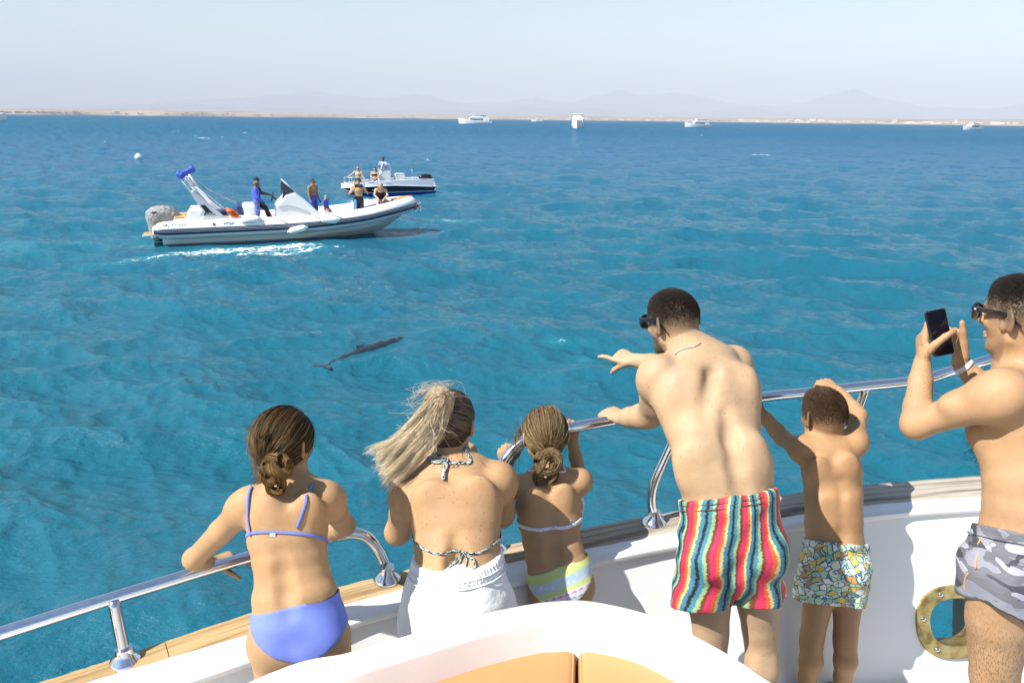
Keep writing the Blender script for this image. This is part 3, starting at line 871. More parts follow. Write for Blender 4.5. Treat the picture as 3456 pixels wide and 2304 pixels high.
    def hit(s, x, y, t0=.5, t1=6.):
        """first surface point on the sight line through photograph pixel (x, y)"""
        d = nrm(ray(x, y)); T = np.arange(t0, t1, s.h * .5); P = CAMP + d * T[:, None]
        ok = np.all((P > s.lo) & (P < s.lo + s.h * (s.n - 1)), 1)
        v = np.where(ok, s.val(P), 1.); i = int(np.argmax(v < 0))
        return P[i] if v[i] < 0 else None
    def mesh(s, it=2):
        g = s.g; n = s.n
        sg = g < 0
        c = np.zeros(tuple(n - 1), np.int8)
        for a in (0, 1):
            for b in (0, 1):
                for d in (0, 1): c += sg[a:n[0] - 1 + a, b:n[1] - 1 + b, d:n[2] - 1 + d]
        I = np.argwhere((c > 0) & (c < 8)); M = len(I)
        vid = np.full(tuple(n - 1), -1, np.int32); vid[I[:, 0], I[:, 1], I[:, 2]] = np.arange(M)
        co = np.array([[a, b, d] for a in (0, 1) for b in (0, 1) for d in (0, 1)])
        vals = np.stack([g[I[:, 0] + a, I[:, 1] + b, I[:, 2] + d] for a, b, d in co], 1)
        acc = np.zeros((M, 3)); cnt = np.zeros(M)
        for i in range(8):
            for j in range(i + 1, 8):
                if np.abs(co[i] - co[j]).sum() != 1: continue
                a, b = vals[:, i], vals[:, j]; m = (a < 0) != (b < 0); t = np.where(m, a / (a - b + 1e-12), 0)
                acc += np.where(m[:, None], co[i] + (co[j] - co[i]) * t[:, None], 0); cnt += m
        P = s.lo + (I + acc / cnt[:, None]) * s.h
        F = []
        for ax in range(3):
            e0 = [slice(None)] * 3; e1 = [slice(None)] * 3; e0[ax] = slice(0, n[ax] - 1); e1[ax] = slice(1, n[ax])
            A, B = sg[tuple(e0)], sg[tuple(e1)]
            E = np.argwhere(A != B); u, v = (ax + 1) % 3, (ax + 2) % 3
            E = E[(E[:, u] > 0) & (E[:, v] > 0) & (E[:, u] < n[u] - 1) & (E[:, v] < n[v] - 1)]
            inside = A[E[:, 0], E[:, 1], E[:, 2]]
            def cell(du, dv):
                Q = E.copy(); Q[:, u] += du; Q[:, v] += dv; return vid[Q[:, 0], Q[:, 1], Q[:, 2]]
            q = np.stack([cell(-1, -1), cell(0, -1), cell(0, 0), cell(-1, 0)], 1)
            q[~inside] = q[~inside][:, ::-1]; F.append(q)
        F = np.vstack(F); F = F[(F >= 0).all(1)]
        for _ in range(it): 
            P = P - s.grad(P) * (np.clip(s.val(P), -s.h, s.h) * .8)[:, None]
        return P, F

def wdepth(p):
    d = np.asarray(p) - CAMP; return d[1] * math.cos(PITCH) - d[2] * math.sin(PITCH)

def sec(xl, xr, y, Y, depth, yaw=0.0, roll=0.0):
    """body section between two outline pixels"""
    c = at((xl + xr) / 2, y, Y); hw = (xr - xl) / 2 * wdepth(c) / FPX
    return c, (hw, depth), V(math.cos(yaw) * math.cos(roll), math.sin(yaw) * math.cos(roll), math.sin(roll))

def torso(vol, S, k=.03):
    for i, ((a, ra, u), (b, rb, v)) in enumerate(zip(S[:-1], S[1:])):
        vol.ecap(a, b, ra, rb, nrm(u + v), k if i == 0 else .012)

def limb(vol, pts, rad, k=.015):
    for i in range(len(pts) - 1): vol.cone(pts[i], pts[i + 1], rad[i], rad[i + 1], k if i == 0 else min(k, .012))

def arm(vol, sh, el, wr, r, k=.015, deltoid=1.0):
    """r = (shoulder, mid upper, elbow, fore bulge, wrist)"""
    sh, el, wr = map(np.asarray, (sh, el, wr)); m = sh * .5 + el * .5; f = el * .72 + wr * .28; f2 = el * .3 + wr * .7
    limb(vol, [sh, m, el], [r[0], r[1], r[2]], k); limb(vol, [el, f, f2, wr], [r[2], r[3], (r[3] + r[4]) * .5, r[4]], k)
    vol.ell(sh * .88 + el * .12, [r[0] * 1.12 * deltoid] * 3, None, k * 1.6)

def hand(vol, w, d, n, side, s=1.0, curls=((25, 35, 25),) * 4, thumb=(.62, .72, .15), tcurl=(15, 20), k=.006, spread=.06):
    """w wrist, d towards fingers, n the way the palm faces, side 'R' or 'L'"""
    d = nrm(d); n = nrm(n - d * np.dot(n, d)); t = np.cross(d, n) if side == 'R' else np.cross(n, d)
    vol.ecap(w + d * .004 * s, w + d * .08 * s, (.026 * s, .016 * s), (.038 * s, .0125 * s), t, k * 2)
    tips = []
    for i, (o, L, r) in enumerate(((.029, .072, .0086), (.0098, .080, .0088), (-.0096, .074, .0083), (-.028, .058, .0073))):
        p = w + d * (.082 - .004 * abs(i - 1.2)) * s + t * o * s
        dd = nrm(d + t * (spread * (1.3 - i)))
        base = p - dd * .02 * s; ax = np.cross(dd, n)
        vol.cone(base, p, r * s * 1.12, r * s * 1.08, k)
        for L_, c, r0, r1 in ((.46, curls[i][0], 1.06, 1.0), (.30, curls[i][1], 1.0, .92), (.24, curls[i][2], .92, .8)):
            dd = rotv(dd, ax, math.radians(c)); q = p + dd * L * L_ * s; vol.cone(p, q, r * r0 * s, r * r1 * s, k * .5); p = q
        tips.append(p)
    p = w + d * .022 * s + t * .022 * s; dd = nrm(d * thumb[0] + t * thumb[1] + n * thumb[2])
    q = p + dd * .046 * s; vol.cone(p, q, .0145 * s, .0115 * s, k * 2); ax = np.cross(dd, nrm(n - t * .5 + d * .3))
    for L_, c, r0, r1 in ((.034, tcurl[0], .0108, .0100), (.027, tcurl[1], .0100, .0082)):
        dd = rotv(dd, ax, math.radians(c)); p = q; q = p + dd * L_ * s; vol.cone(p, q, r0 * s, r1 * s, k * .6)
    tips.append(q)
    return tips

def head(vol, c, fwd, up, s=1.0, nose=1.0, jaw=1.0, k=.012, ears=1.0):
    f = nrm(fwd); u = nrm(up - f * np.dot(up, f)); r = np.cross(f, u); M = np.stack([r, f, u])
    L = lambda x, y, z: c + (r * x + f * y + u * z) * s
    vol.ell(c, V(.0745, .096, .088) * s, M, k)
    vol.ell(L(0, -.03, .0), V(.070, .062, .070) * s, M, k)
    vol.ell(L(0, .028, -.052), V(.058, .062, .082) * s, M, .03)
    vol.ell(L(0, .042, -.106), V(.043 * jaw, .042, .030) * s, M, .02)
    for q in (-1, 1): vol.cone(L(q * .052, -.002, -.075), L(q * .022, .066, -.116), .017 * s * jaw, .014 * s, .02)
    vol.ell(L(0, .076, .004), V(.050, .016, .010) * s, M, .012)
    vol.cone(L(0, .088, -.012), L(0, .113 * nose, -.048), .006 * s, .0105 * s, .008)
    for q in (-1, 1):
        vol.ell(L(q * .011, .100, -.052), V(.009, .010, .008) * s, M, .006)
        vol.ell(L(q * .031, .098, -.016), V(.017, .013, .011) * s, M, .010, sub=True)
        vol.ell(L(q * .031, .0800, -.017), V(.0125, .0125, .0125) * s, M, .002)
        vol.ell(L(q * .040, .066, -.042), V(.018, .014, .014) * s, M, .014)
    vol.ell(L(0, .0925, -.079), V(.022, .009, .0055) * s, M, .004); vol.ell(L(0, .0915, -.089), V(.020, .009, .0058) * s, M, .004)
    for q in (-1, 1):
        e = L(q * .077, -.008, -.022); out = nrm(r * q * .55 - f * .8); Me = np.stack([nrm(np.cross(u, out)), out, u])
        vol.ell(e + out * .008 * s, V(.0075, .0215, .033) * s * ears, Me, .006)
        vol.ell(L(q * .074, .008, -.042), V(.008, .010, .014) * s, M, .006)
        vol.ell(e + out * .009 * s + r * q * .010 * s + f * .006 * s, V(.0065, .013, .021) * s * ears, Me, .004, sub=True)
    return dict(c=np.asarray(c, float), r=r, f=f, u=u, s=s, L=L, M=M)

def hlocal(H, P):
    return ((P - H['c']) @ H['M'].T) / H['s']

def leg(vol, hip, kn, an, r, k=.02, foot=None, fdir=V(0, 1, 0), fs=1.0):
    """r = (hip, thigh, above knee, knee, calf, ankle)"""
    hip, kn, an = map(np.asarray, (hip, kn, an))
    limb(vol, [hip, hip * .6 + kn * .4, hip * .12 + kn * .88, kn], [r[0], r[1], r[2], r[3]], k)
    back = -nrm(fdir)
    limb(vol, [kn, kn * .68 + an * .32 + back * .012, kn * .3 + an * .7, an], [r[3], r[4], (r[4] + r[5]) * .5, r[5]], k)
    for q in (-1, 1): vol.ell(kn * .70 + an * .30 + back * r[4] * .45 + V(q * r[4] * .32, 0, 0), (r[4] * .62, r[4] * .62, abs(kn[2] - an[2]) * .22), None, k)
    f = nrm(fdir); rt = np.cross(f, UP); z = an[2] - DECK if foot is None else foot
    g = V(an[0], an[1], an[2] - z)
    vol.ecap(g - f * .045 * fs + UP * .032 * fs, g + f * .10 * fs + UP * .026 * fs, (.030 * fs, .030 * fs), (.040 * fs, .022 * fs), rt, .02)
    vol.ecap(g + f * .10 * fs + UP * .024 * fs, g + f * .175 * fs + UP * .014 * fs, (.041 * fs, .022 * fs), (.034 * fs, .012 * fs), rt, .01)
    vol.cone(an, g + f * .07 * fs + UP * .035 * fs, r[5], .028 * fs, .02)

# ---- skin
def skin_mat(name, tone, freckle=0.0, hairy=0.0):
    m, S = matn(name, base=tone, rough=.5, spec=.3)
    o = S.obj(); c = S.attr('Col', 'Color')
    n1 = S.noise(o, 9., 4); n2 = S.noise(o, 60., 3)
    f = S.math('ADD', S.maprange(n1, .3, .7, .90, 1.08), S.maprange(n2, .3, .7, -.03, .03))
    x = S.n('ShaderNodeVectorMath', operation='SCALE'); S.l(c, x.inputs[0]); S.l(f, x.inputs['Scale'])
    colr = x.outputs[0]
    if freckle:
        v = S.n('ShaderNodeTexVoronoi'); v.inputs['Scale'].default_value = 70.; S.l(o, v.inputs['Vector'])
        vc = S.n('ShaderNodeSeparateColor'); S.l(v.outputs['Color'], vc.inputs[0])
        dot = S.math('MULTIPLY', S.math('LESS_THAN', v.outputs['Distance'], .17), S.math('GREATER_THAN', S.math('ADD', vc.outputs[0], S.math('MULTIPLY', n1, .5)), 1.12 - freckle))
        colr = S.mix(S.math('MULTIPLY', dot, .6), colr, (.20, .085, .04))
    if hairy:
        hn_ = S.noise(S.mapping(o, (260, 260, 70)), 1., 2); hz_ = S.attr('hair', 'Fac')
        hf = S.math('MULTIPLY', S.math('MULTIPLY', S.math('GREATER_THAN', hn_, .56), hz_), .5 * hairy)
        colr = S.mix(hf, colr, (.10, .055, .03))
    S.l(colr, S.p.inputs['Base Color'])
    S.p.inputs['Subsurface Weight'].default_value = 0.0
    S.l(S.bump(S.math('ADD', S.noise(o, 320., 3), S.math('MULTIPLY', S.noise(o, 45., 3), 1.4)), .35, .002), S.p.inputs['Normal'])
    S.l(S.maprange(n1, .3, .7, .52, .66), S.p.inputs['Roughness'])
    return m

def cols(P, base):
    return np.tile(np.array([*base, 1.0]), (len(P), 1))

def face_cols(C, P, H, base, brow=(.05, .03, .02), stubble=None, fade=None, lips=(.40, .19, .13)):
    q = hlocal(H, P); near = (np.abs(q) < .16).all(1)
    def put(m, c, a=1.0): C[m, :3] = C[m, :3] * (1 - a) + np.asarray(c) * a
    x, y, z = q[:, 0], q[:, 1], q[:, 2]
    put(near & (y > .085) & (np.abs(x) < .022) & (np.abs(z + .084) < .010), lips, .4)
    ex = np.abs(np.abs(x) - .031)
    put(near & (y > .074) & (ex < .012) & (np.abs(z + .016) < .007), (.85, .82, .78)); put(near & (y > .086) & (ex < .005) & (np.abs(z + .016) < .005), (.03, .02, .015))
    put(near & (y > .066) & (np.abs(np.abs(x) - .033) < .020) & (np.abs(z - .004 - .003 * np.cos(x * 60)) < .0055), brow, .85)
    if stubble is not None:
        m = near & (z < -.055) & (z > -.15) & (y > -.004 + .3 * (-.06 - z)) & ~((np.abs(x) < .022) & (np.abs(z + .084) < .010) & (y > .08))
        a = np.clip((y + .01) / .03, 0, 1) * np.clip((-.05 - z) / .02, 0, 1); C[m, :3] = C[m, :3] * (1 - stubble[1] * a[m, None]) + np.asarray(stubble[0]) * stubble[1] * a[m, None]
    if fade is not None:
        col, z0, z1, amt = fade       # scalp stubble: none below z0, full above z1 (higher at the back of the neck)
        hl = z - np.where(y > .02, .018, 0) - np.clip(y - .06, 0, 1) * 1.4
        a = sstep(z0, z1, hl) * near * (y < .085)
        C[:, :3] = C[:, :3] * (1 - amt * a[:, None]) + np.asarray(col) * (amt * a)[:, None]
    return C

def body_obj(vol, base, root, matl, H=None, extra=None, **kw):
    P, F = vol.mesh(); C = cols(P, base)
    m_ = fbm(P[:, 0] * 14 + P[:, 1] * 9 + 50, P[:, 2] * 14 + 30, 3) - .5; m2 = fbm(P[:, 0] * 50 + 90, P[:, 2] * 50 + P[:, 1] * 40 + 70, 3) - .5
    C[:, 0] *= 1 + .08 * m_ + .02 * m2; C[:, 1] *= 1 + .05 * m_ + .06 * m2; C[:, 2] *= 1 - .06 * m_ + .08 * m2
    if H is not None: face_cols(C, P, H, base, **kw)
    at_ = {'Col': C}
    if extra is not None: at_.update(extra(P))
    return newmesh('body', P, F, matl, root, True, at_, origin=np.array(root.location))

# ---- hair
def strand_geo(P, R, n=3):
    """P (N,K,3), R (N,K) -> tube mesh"""
    N, K, _ = P.shape
    T = np.gradient(P, axis=1); T /= np.linalg.norm(T, axis=2, keepdims=True) + 1e-9
    ref = np.where(np.abs(T[..., 2:3]) < .9, V(0, 0, 1), V(1, 0, 0)); A = np.cross(T, ref); A /= np.linalg.norm(A, axis=2, keepdims=True) + 1e-9; B = np.cross(T, A)
    a = np.linspace(0, 2 * math.pi, n, endpoint=False)
    Q = P[:, :, None, :] + (A[:, :, None, :] * np.cos(a)[:, None] + B[:, :, None, :] * np.sin(a)[:, None]) * R[:, :, None, None]
    idx = np.arange(N * K * n).reshape(N, K, n)
    F = np.stack([idx[:, :-1], np.roll(idx, -1, 2)[:, :-1], np.roll(idx, -1, 2)[:, 1:], idx[:, 1:]], -1).reshape(-1, 4)
    return Q.reshape(-1, 3), F

def hair_mat(name):
    m, S = matn(name, base=(.2, .12, .06), rough=.5, spec=.3)
    S.l(S.attr('Col', 'Color'), S.p.inputs['Base Color'])
    tl = S.n('ShaderNodeBsdfTranslucent'); S.l(S.attr('Col', 'Color'), tl.inputs[0]); mh = S.n('ShaderNodeMixShader'); mh.inputs[0].default_value = .35
    S.l(S.p.outputs[0], mh.inputs[1]); S.l(tl.outputs[0], mh.inputs[2]); S.l(mh.outputs[0], S.t.nodes['Material Output'].inputs[0])
    return m
M_HAIR = hair_mat('hair_strands')

def strand_obj(name, P, R, c0, c1, root, rng, vary=.3, tipmix=None):
    N, K, _ = P.shape; Q, F = strand_geo(P, R)
    mixf = np.clip(rng.normal(.45, .32, N), 0, 1); br = 1 + vary * rng.normal(size=N) * .6
    c = (np.asarray(c0)[None] * (1 - mixf[:, None]) + np.asarray(c1)[None] * mixf[:, None]) * np.clip(br, .4, 1.7)[:, None]
    c = np.repeat(c[:, None, :], K, 1)
    if tipmix is not None:
        t = np.linspace(0, 1, K)[None, :, None] ** .7; c = np.asarray(tipmix)[None, None] * (1 - t) * .8 + c * (1 - (1 - t) * .8)
    C = np.concatenate([np.repeat(c[:, :, None, :], 3, 2).reshape(-1, 3), np.ones((N * K * 3, 1))], 1)
    return newmesh(name, Q, F, M_HAIR, root, True, {'Col': C}, origin=np.array(root.location))

def combed(H, N, gather, rng, lift=.010, K=12, rad=.0011, hair_r=(.080, .102, .094), front=.75, low=-.35, jitter=.05, y_off=-.004):
    """strands combed over the skull from the hairline to one gathering point (head-local)"""
    th = rng.uniform(0, 2 * math.pi, N); zz = rng.uniform(low, 1, N); rr = np.sqrt(1 - np.clip(zz, -1, 1) ** 2)
    D = np.stack([rr * np.cos(th), rr * np.sin(th), zz], 1)
    keep = ~((D[:, 1] > front * .8) & (D[:, 2] < .35)) & ~((D[:, 1] > .25) & (D[:, 2] < -.02))
    D = D[keep]; N = len(D)
    hr = np.asarray(hair_r); g = nrm(np.asarray(gather) / hr)
    t = np.linspace(0, 1, K)
    om = np.arccos(np.clip(D @ g, -1, 1)); so = np.sin(om) + 1e-6
    W = (np.sin((1 - t)[None] * om[:, None]) / so[:, None])[..., None] * D[:, None] + (np.sin(t[None] * om[:, None]) / so[:, None])[..., None] * g
    W = W + rng.normal(size=(N, 1, 3)) * jitter * np.sin(math.pi * t)[None, :, None] * .5
    W /= np.linalg.norm(W, axis=2, keepdims=True)
    lf = 1 + lift * rng.uniform(-.2, 1, (N, 1)) / .09 * np.sin(math.pi * np.clip(t * .9 + .1, 0, 1))[None]
    Pl = W * hr * lf[..., None] + V(0, y_off, 0)
    P = H['c'] + (Pl @ H['M']) * H['s']
    R = np.repeat((rad * rng.uniform(.7, 1.3, N))[:, None], K, 1) * np.linspace(1.1, .9, K)[None]
    return P, R

def bundle(path, N, rad, rng, K=16, sr=.0011, twist=2.5, taper=(1, 1), wild=.0):
    """strands twisted round a centre line"""
    C = spline(path, K); _, T, A, B = frames(C)
    a0 = rng.uniform(0, 2 * math.pi, N); q = np.sqrt(rng.uniform(0, 1, N)); t = np.linspace(0, 1, K)
    rr = rad * q[:, None] * np.interp(t, [0, 1], taper)[None] if len(taper) == 2 else rad * q[:, None] * np.interp(t, np.linspace(0, 1, len(taper)), taper)[None]
    ang = a0[:, None] + twist * t[None]
    P = C[None] + A[None] * (rr * np.cos(ang))[..., None] + B[None] * (rr * np.sin(ang))[..., None]
    if wild: P = P + rng.normal(size=(N, 1, 3)) * wild * t[None, :, None] ** 2 + rng.normal(size=(N, K, 3)) * wild * .08
    return P, np.full((N, K), sr) * np.linspace(1.1, .7, K)[None]

def hair_cap(H, root, col, hair_r=(.079, .101, .092), face_cut=True, zmin=-.075, h=.006, y_off=-.004, nape=0.0):
    c = H['c']; v = Vol(c - .16 * H['s'], c + .16 * H['s'], h)
    v.ell(c + H['f'] * y_off * H['s'], np.asarray(hair_r) * H['s'], H['M'], 0.)
    v.ell(H['L'](0, -.045, -.045), V(.062, .045, .055) * H['s'], H['M'], .03)
    L = H['L']
    v.cut(L(0, .035, .03), nrm(H['f'] * .90 - H['u'] * .55)); v.cut(L(0, .0, zmin), -nrm(H['u'] + H['f'] * (-.6 + nape)))
    v.cut(L(0, .012, -.035), nrm(H['f'] * .8 - H['u'] * .75))
    P, F = v.mesh(1)
    rng = np.random.default_rng(1); C = cols(P, col); C[:, :3] *= rng.uniform(.8, 1.15, (len(P), 1))
    return newmesh('hair', P, F, M_HAIR, root, True, {'Col': C}, origin=np.array(root.location))

def buzz(H, vol, N, rng, length=.008, zr=(-.05, 1), z0=.0, z1=.05, top=None, rad=.00055):
    """short standing hairs over the skull, thinning out towards the neck"""
    D = rng.normal(size=(N * 2, 3)); D /= np.linalg.norm(D, axis=1, keepdims=True)
    P0 = H['c'] + (D * V(.076, .098, .09) @ H['M']) * H['s']; P0 = vol.project(P0, 0., 3)
    q = hlocal(H, P0); hl = q[:, 2] - np.where(q[:, 1] > .02, .018, 0) - np.clip(q[:, 1] - .06, 0, 1) * 1.4
    d = sstep(z0, z1, hl); k = (rng.random(len(q)) < d ** 1.7) & (q[:, 1] < .083) & (np.abs(vol.val(P0)) < .004)
    P0 = P0[k]; d = d[k]; N = len(P0); G = vol.grad(P0)
    comb = nrm(H['f'] * .7 - H['u'] * .1)
    dirs = G + comb * .45 + rng.normal(size=(N, 3)) * .18; dirs /= np.linalg.norm(dirs, axis=1, keepdims=True)
    ln = length * (.25 + .75 * d) * rng.uniform(.6, 1.2, N)
    if top is not None: ln *= 1 + (top - 1) * sstep(.02, .075, hlocal(H, P0)[:, 2])
    t = np.linspace(0, 1, 3)
    P = P0[:, None] - G[:, None] * .001 + dirs[:, None] * (ln[:, None] * t[None])[..., None] + (comb[None, None] * (ln[:, None] * t[None] ** 2 * .35)[..., None])
    R = np.repeat(np.full((N, 1), rad), 3, 1) * np.array([1, .9, .4])[None]
    return P, R

# ---- cloth helpers
def base_of(o):
    b = np.zeros(3)
    while o is not None: b = b + np.array(o.location); o = o.parent
    return b
def ribbon(name, path, normals, width, thick, matl, root, closed=False, puv=True):
    P = np.asarray(path, float); N = np.asarray(normals, float); T = np.gradient(P, axis=0)
    if closed: T = np.roll(P, -1, 0) - np.roll(P, 1, 0)
    T /= np.linalg.norm(T, axis=1, keepdims=True) + 1e-9; B = np.cross(T, N); B /= np.linalg.norm(B, axis=1, keepdims=True) + 1e-9
    w = np.broadcast_to(np.asarray(width, float), (len(P),))[:, None] / 2
    prof = [(-1, -.3), (-.92, .6), (-.4, 1), (.4, 1), (.92, .6), (1, -.3), (.4, -.6), (-.4, -.6)]
    rings = np.stack([P + B * w * a + N * thick * b for a, b in prof], 1)
    if closed: rings = np.concatenate([rings, rings[:1]], 0)
    s_ = np.concatenate([[0], np.cumsum(np.linalg.norm(np.diff(rings[:, 0], axis=0), axis=1))])
    uv = np.stack([np.repeat(s_[:, None], 8, 1), np.repeat(np.array([p[0] for p in prof])[None], len(rings), 0), np.zeros((len(rings), 8))], -1).reshape(-1, 3)
    return MB().loft(rings, caps=not closed).build(name, matl, root, smooth=True, origin=base_of(root), attrs={'puv': uv})

def on_skin(vol, pts, off=.002, n=30):
    """line through photograph pixels laid on the skin"""
    Q = [vol.hit(x, y) for x, y in pts]; Q = [q for q in Q if q is not None]
    P = vol.project(spline(Q, n), off, 5); return P, vol.grad(P)

def girdle(vol, c, a, b, off=.002, n=72, rmax=.5):
    """closed line round the body in the plane (a, b) through c"""
    out = []
    for t in np.linspace(0, 2 * math.pi, n, endpoint=False):
        d = nrm(a * math.cos(t) + b * math.sin(t)); r = np.arange(.02, rmax, vol.h * .5); v = vol.val(c + d * r[:, None]); i = int(np.argmax(v > 0)); out.append(c + d * r[i])
    out = np.array(out); k = np.array([.25, .5, .25])
    for _ in range(3): out = .25 * np.roll(out, 1, 0) + .5 * out + .25 * np.roll(out, -1, 0)
    P = vol.project(out, off, 3); return P, vol.grad(P)

def seam(c, pl, pr, n, dep, matl, so, back=.1, width=.006, thick=.0016, name='waist_seam'):
    u = nrm(pr - pl); ctr = (pl + pr) / 2 + nrm(V(0, 1, 0) - n * n[1]) * back - n * dep
    P, N = girdle(c, ctr, u, np.cross(n, u), .0005, 90, .4); return ribbon(name, P, N, width, thick, matl, so, closed=True)

def cloth_obj(vol, name, matl, root, center=None, amp=.0, seed=0, gather=None, puv=None, it=2, local=False):
    P, F = vol.mesh(it)
    if amp or gather:
        r = np.random.default_rng(seed); G = vol.grad(P); d = np.zeros(len(P))
        for k in range(14):
            w = nrm(r.normal(size=3) * V(1, 1, .45)) * r.uniform(28, 95); d += np.sin(P @ w + r.uniform(0, 6.3)) / (1 + .02 * np.linalg.norm(w))
        d = amp * d / 3.2
        if gather:                               # (plane point, plane normal, depth, count, amplitude)
            p0, n0, dep, cnt, ga = gather; hgt = (P - p0) @ nrm(n0); ph = np.arctan2(P[:, 1] - p0[1], P[:, 0] - p0[0])
            e = sstep(-dep * 1.5, -dep * .8, hgt) * sstep(-.002, -.012, hgt); d = d * (1 - .7 * e) * sstep(-.002, -.012, hgt) + e * ga * (np.sin(ph * cnt + 1.5 * np.sin(ph * 7)) + .5 * np.sin(ph * cnt * 1.7)) 
            d += -.0035 * np.exp(-((hgt + dep) / .004) ** 2)
        P = P + G * d[:, None]
    at_ = {}
    if puv is not None: at_['puv'] = puv(P)
    return newmesh(name, P, F, matl, root, True, at_, origin=None if local else np.array(root.location))
# ------------------------------------------------------------------ the people on our foredeck
def bounds(pts, m=.16):
    P = np.array(pts); return P.min(0) - m, P.max(0) + m
def ground(p, z): return V(p[0], p[1], DECK + z)
GRIP = ((38, 78, 45), (42, 80, 48), (46, 80, 48), (52, 80, 45))
RELAX = ((18, 28, 18), (20, 32, 20), (22, 34, 22), (26, 36, 24))

# cloth materials -------------------------------------------------
def stripes_mat():
    m, S = matn('striped_swim_cloth', base=(.5, .1, .1), rough=.7)
    uv = S.attr('puv'); sp = S.n('ShaderNodeSeparateXYZ'); S.l(uv, sp.inputs[0])
    wob = S.math('MULTIPLY', S.math('SUBTRACT', S.noise(S.mapping(uv, (6, 9, 1)), 1., 2), .5), .035)
    rag = S.math('MULTIPLY', S.math('SUBTRACT', S.noise(S.mapping(uv, (25, 190, 1)), 1., 2, rough=.8), .5), .022)
    u = S.math('FRACT', S.math('MULTIPLY', S.math('ADD', S.math('ADD', sp.outputs[0], wob), rag), 11.2))
    c = S.ramp(u, [(0, (.58, .025, .085)), (.10, (.60, .11, .02)), (.21, (.60, .50, .22)), (.30, (.05, .20, .27)), (.44, (.012, .014, .02)), (.55, (.05, .20, .27)), (.68, (.28, .40, .19)), (.80, (.15, .035, .018)), (.91, (.58, .025, .085))], 'CONSTANT')
    S.l(c, S.p.inputs['Base Color']); S.l(S.bump(S.noise(S.mapping(uv, (30, 12, 30)), 1., 4), .35, .008), S.p.inputs['Normal'])
    return m
def palms_mat():
    m, S = matn('palm_print_cloth', base=(.5, .5, .3), rough=.75)
    uv = S.attr('puv'); wn = S.n('ShaderNodeTexNoise'); wn.inputs['Scale'].default_value = 30.; S.l(uv, wn.inputs['Vector'])
    w = S.n('ShaderNodeVectorMath', operation='MULTIPLY_ADD'); S.l(wn.outputs['Color'], w.inputs[0]); w.inputs[1].default_value = (.03, .03, 0); S.l(uv, w.inputs[2])
    v = S.n('ShaderNodeTexVoronoi'); v.inputs['Scale'].default_value = 42.; S.l(w.outputs[0], v.inputs['Vector'])
    vc = S.n('ShaderNodeSeparateColor'); S.l(v.outputs['Color'], vc.inputs[0])
    c = S.ramp(vc.outputs[0], [(0, (.70, .68, .58)), (.25, (.42, .58, .38)), (.5, (.66, .46, .10)), (.68, (.62, .66, .50)), (.82, (.62, .27, .08)), (.92, (.66, .70, .62))], 'CONSTANT')
    e = S.n('ShaderNodeTexVoronoi', feature='DISTANCE_TO_EDGE'); e.inputs['Scale'].default_value = 42.; S.l(w.outputs[0], e.inputs['Vector'])
    e2 = S.n('ShaderNodeTexVoronoi', feature='DISTANCE_TO_EDGE'); e2.inputs['Scale'].default_value = 85.; S.l(w.outputs[0], e2.inputs['Vector'])
    ln = S.math('MAXIMUM', S.math('LESS_THAN', e.outputs['Distance'], .055), S.math('MULTIPLY', S.math('LESS_THAN', e2.outputs['Distance'], .065), S.math('GREATER_THAN', S.noise(uv, 22., 2), .52)))
    S.l(S.mix(ln, c, (.04, .16, .20)), S.p.inputs['Base Color']); S.l(S.bump(S.noise(S.mapping(uv, (40, 16, 40)), 1., 4), .4, .006), S.p.inputs['Normal'])
    return m
def camo_mat():
    m, S = matn('grey_camouflage_cloth', base=(.3, .3, .3), rough=.6)
    uv = S.attr('puv'); mp = S.mapping(uv, (9, 17, 9), rot=(0, 0, .15))
    n1 = S.noise(mp, 1., 2, dist=.6); n2 = S.noise(S.mapping(mp, (1.2, 1.2, 1.2), loc=(7, 3, 0)), 1., 2, dist=.5)
    c = S.mix(S.math('GREATER_THAN', n1, .53), (.14, .14, .155), (.24, .245, .28)); c = S.mix(S.math('GREATER_THAN', n2, .57), c, (.055, .058, .07))
    c = S.mix(S.math('GREATER_THAN', S.noise(S.mapping(mp, (1., 1., 1.), loc=(1, 13, 0)), 1., 2, dist=.5), .60), c, (.36, .37, .43))
    S.l(c, S.p.inputs['Base Color']); S.l(S.bump(S.noise(S.mapping(uv, (18, 22, 18)), 1., 4), .5, .012), S.p.inputs['Normal'])
    return m
def zebra_mat():
    m, S = matn('patterned_bikini_cord', base=(.1, .1, .1), rough=.6); uv = S.attr('puv')
    n = S.noise(S.mapping(uv, (70, .9, 1), rot=(0, 0, 0)), 1., 2, dist=1.)
    S.l(S.ramp(n, [(0, (.012, .012, .015)), (.50, (.42, .55, .52)), (.58, (.55, .52, .44)), (.62, (.012, .012, .015))], 'CONSTANT'), S.p.inputs['Base Color']); return m
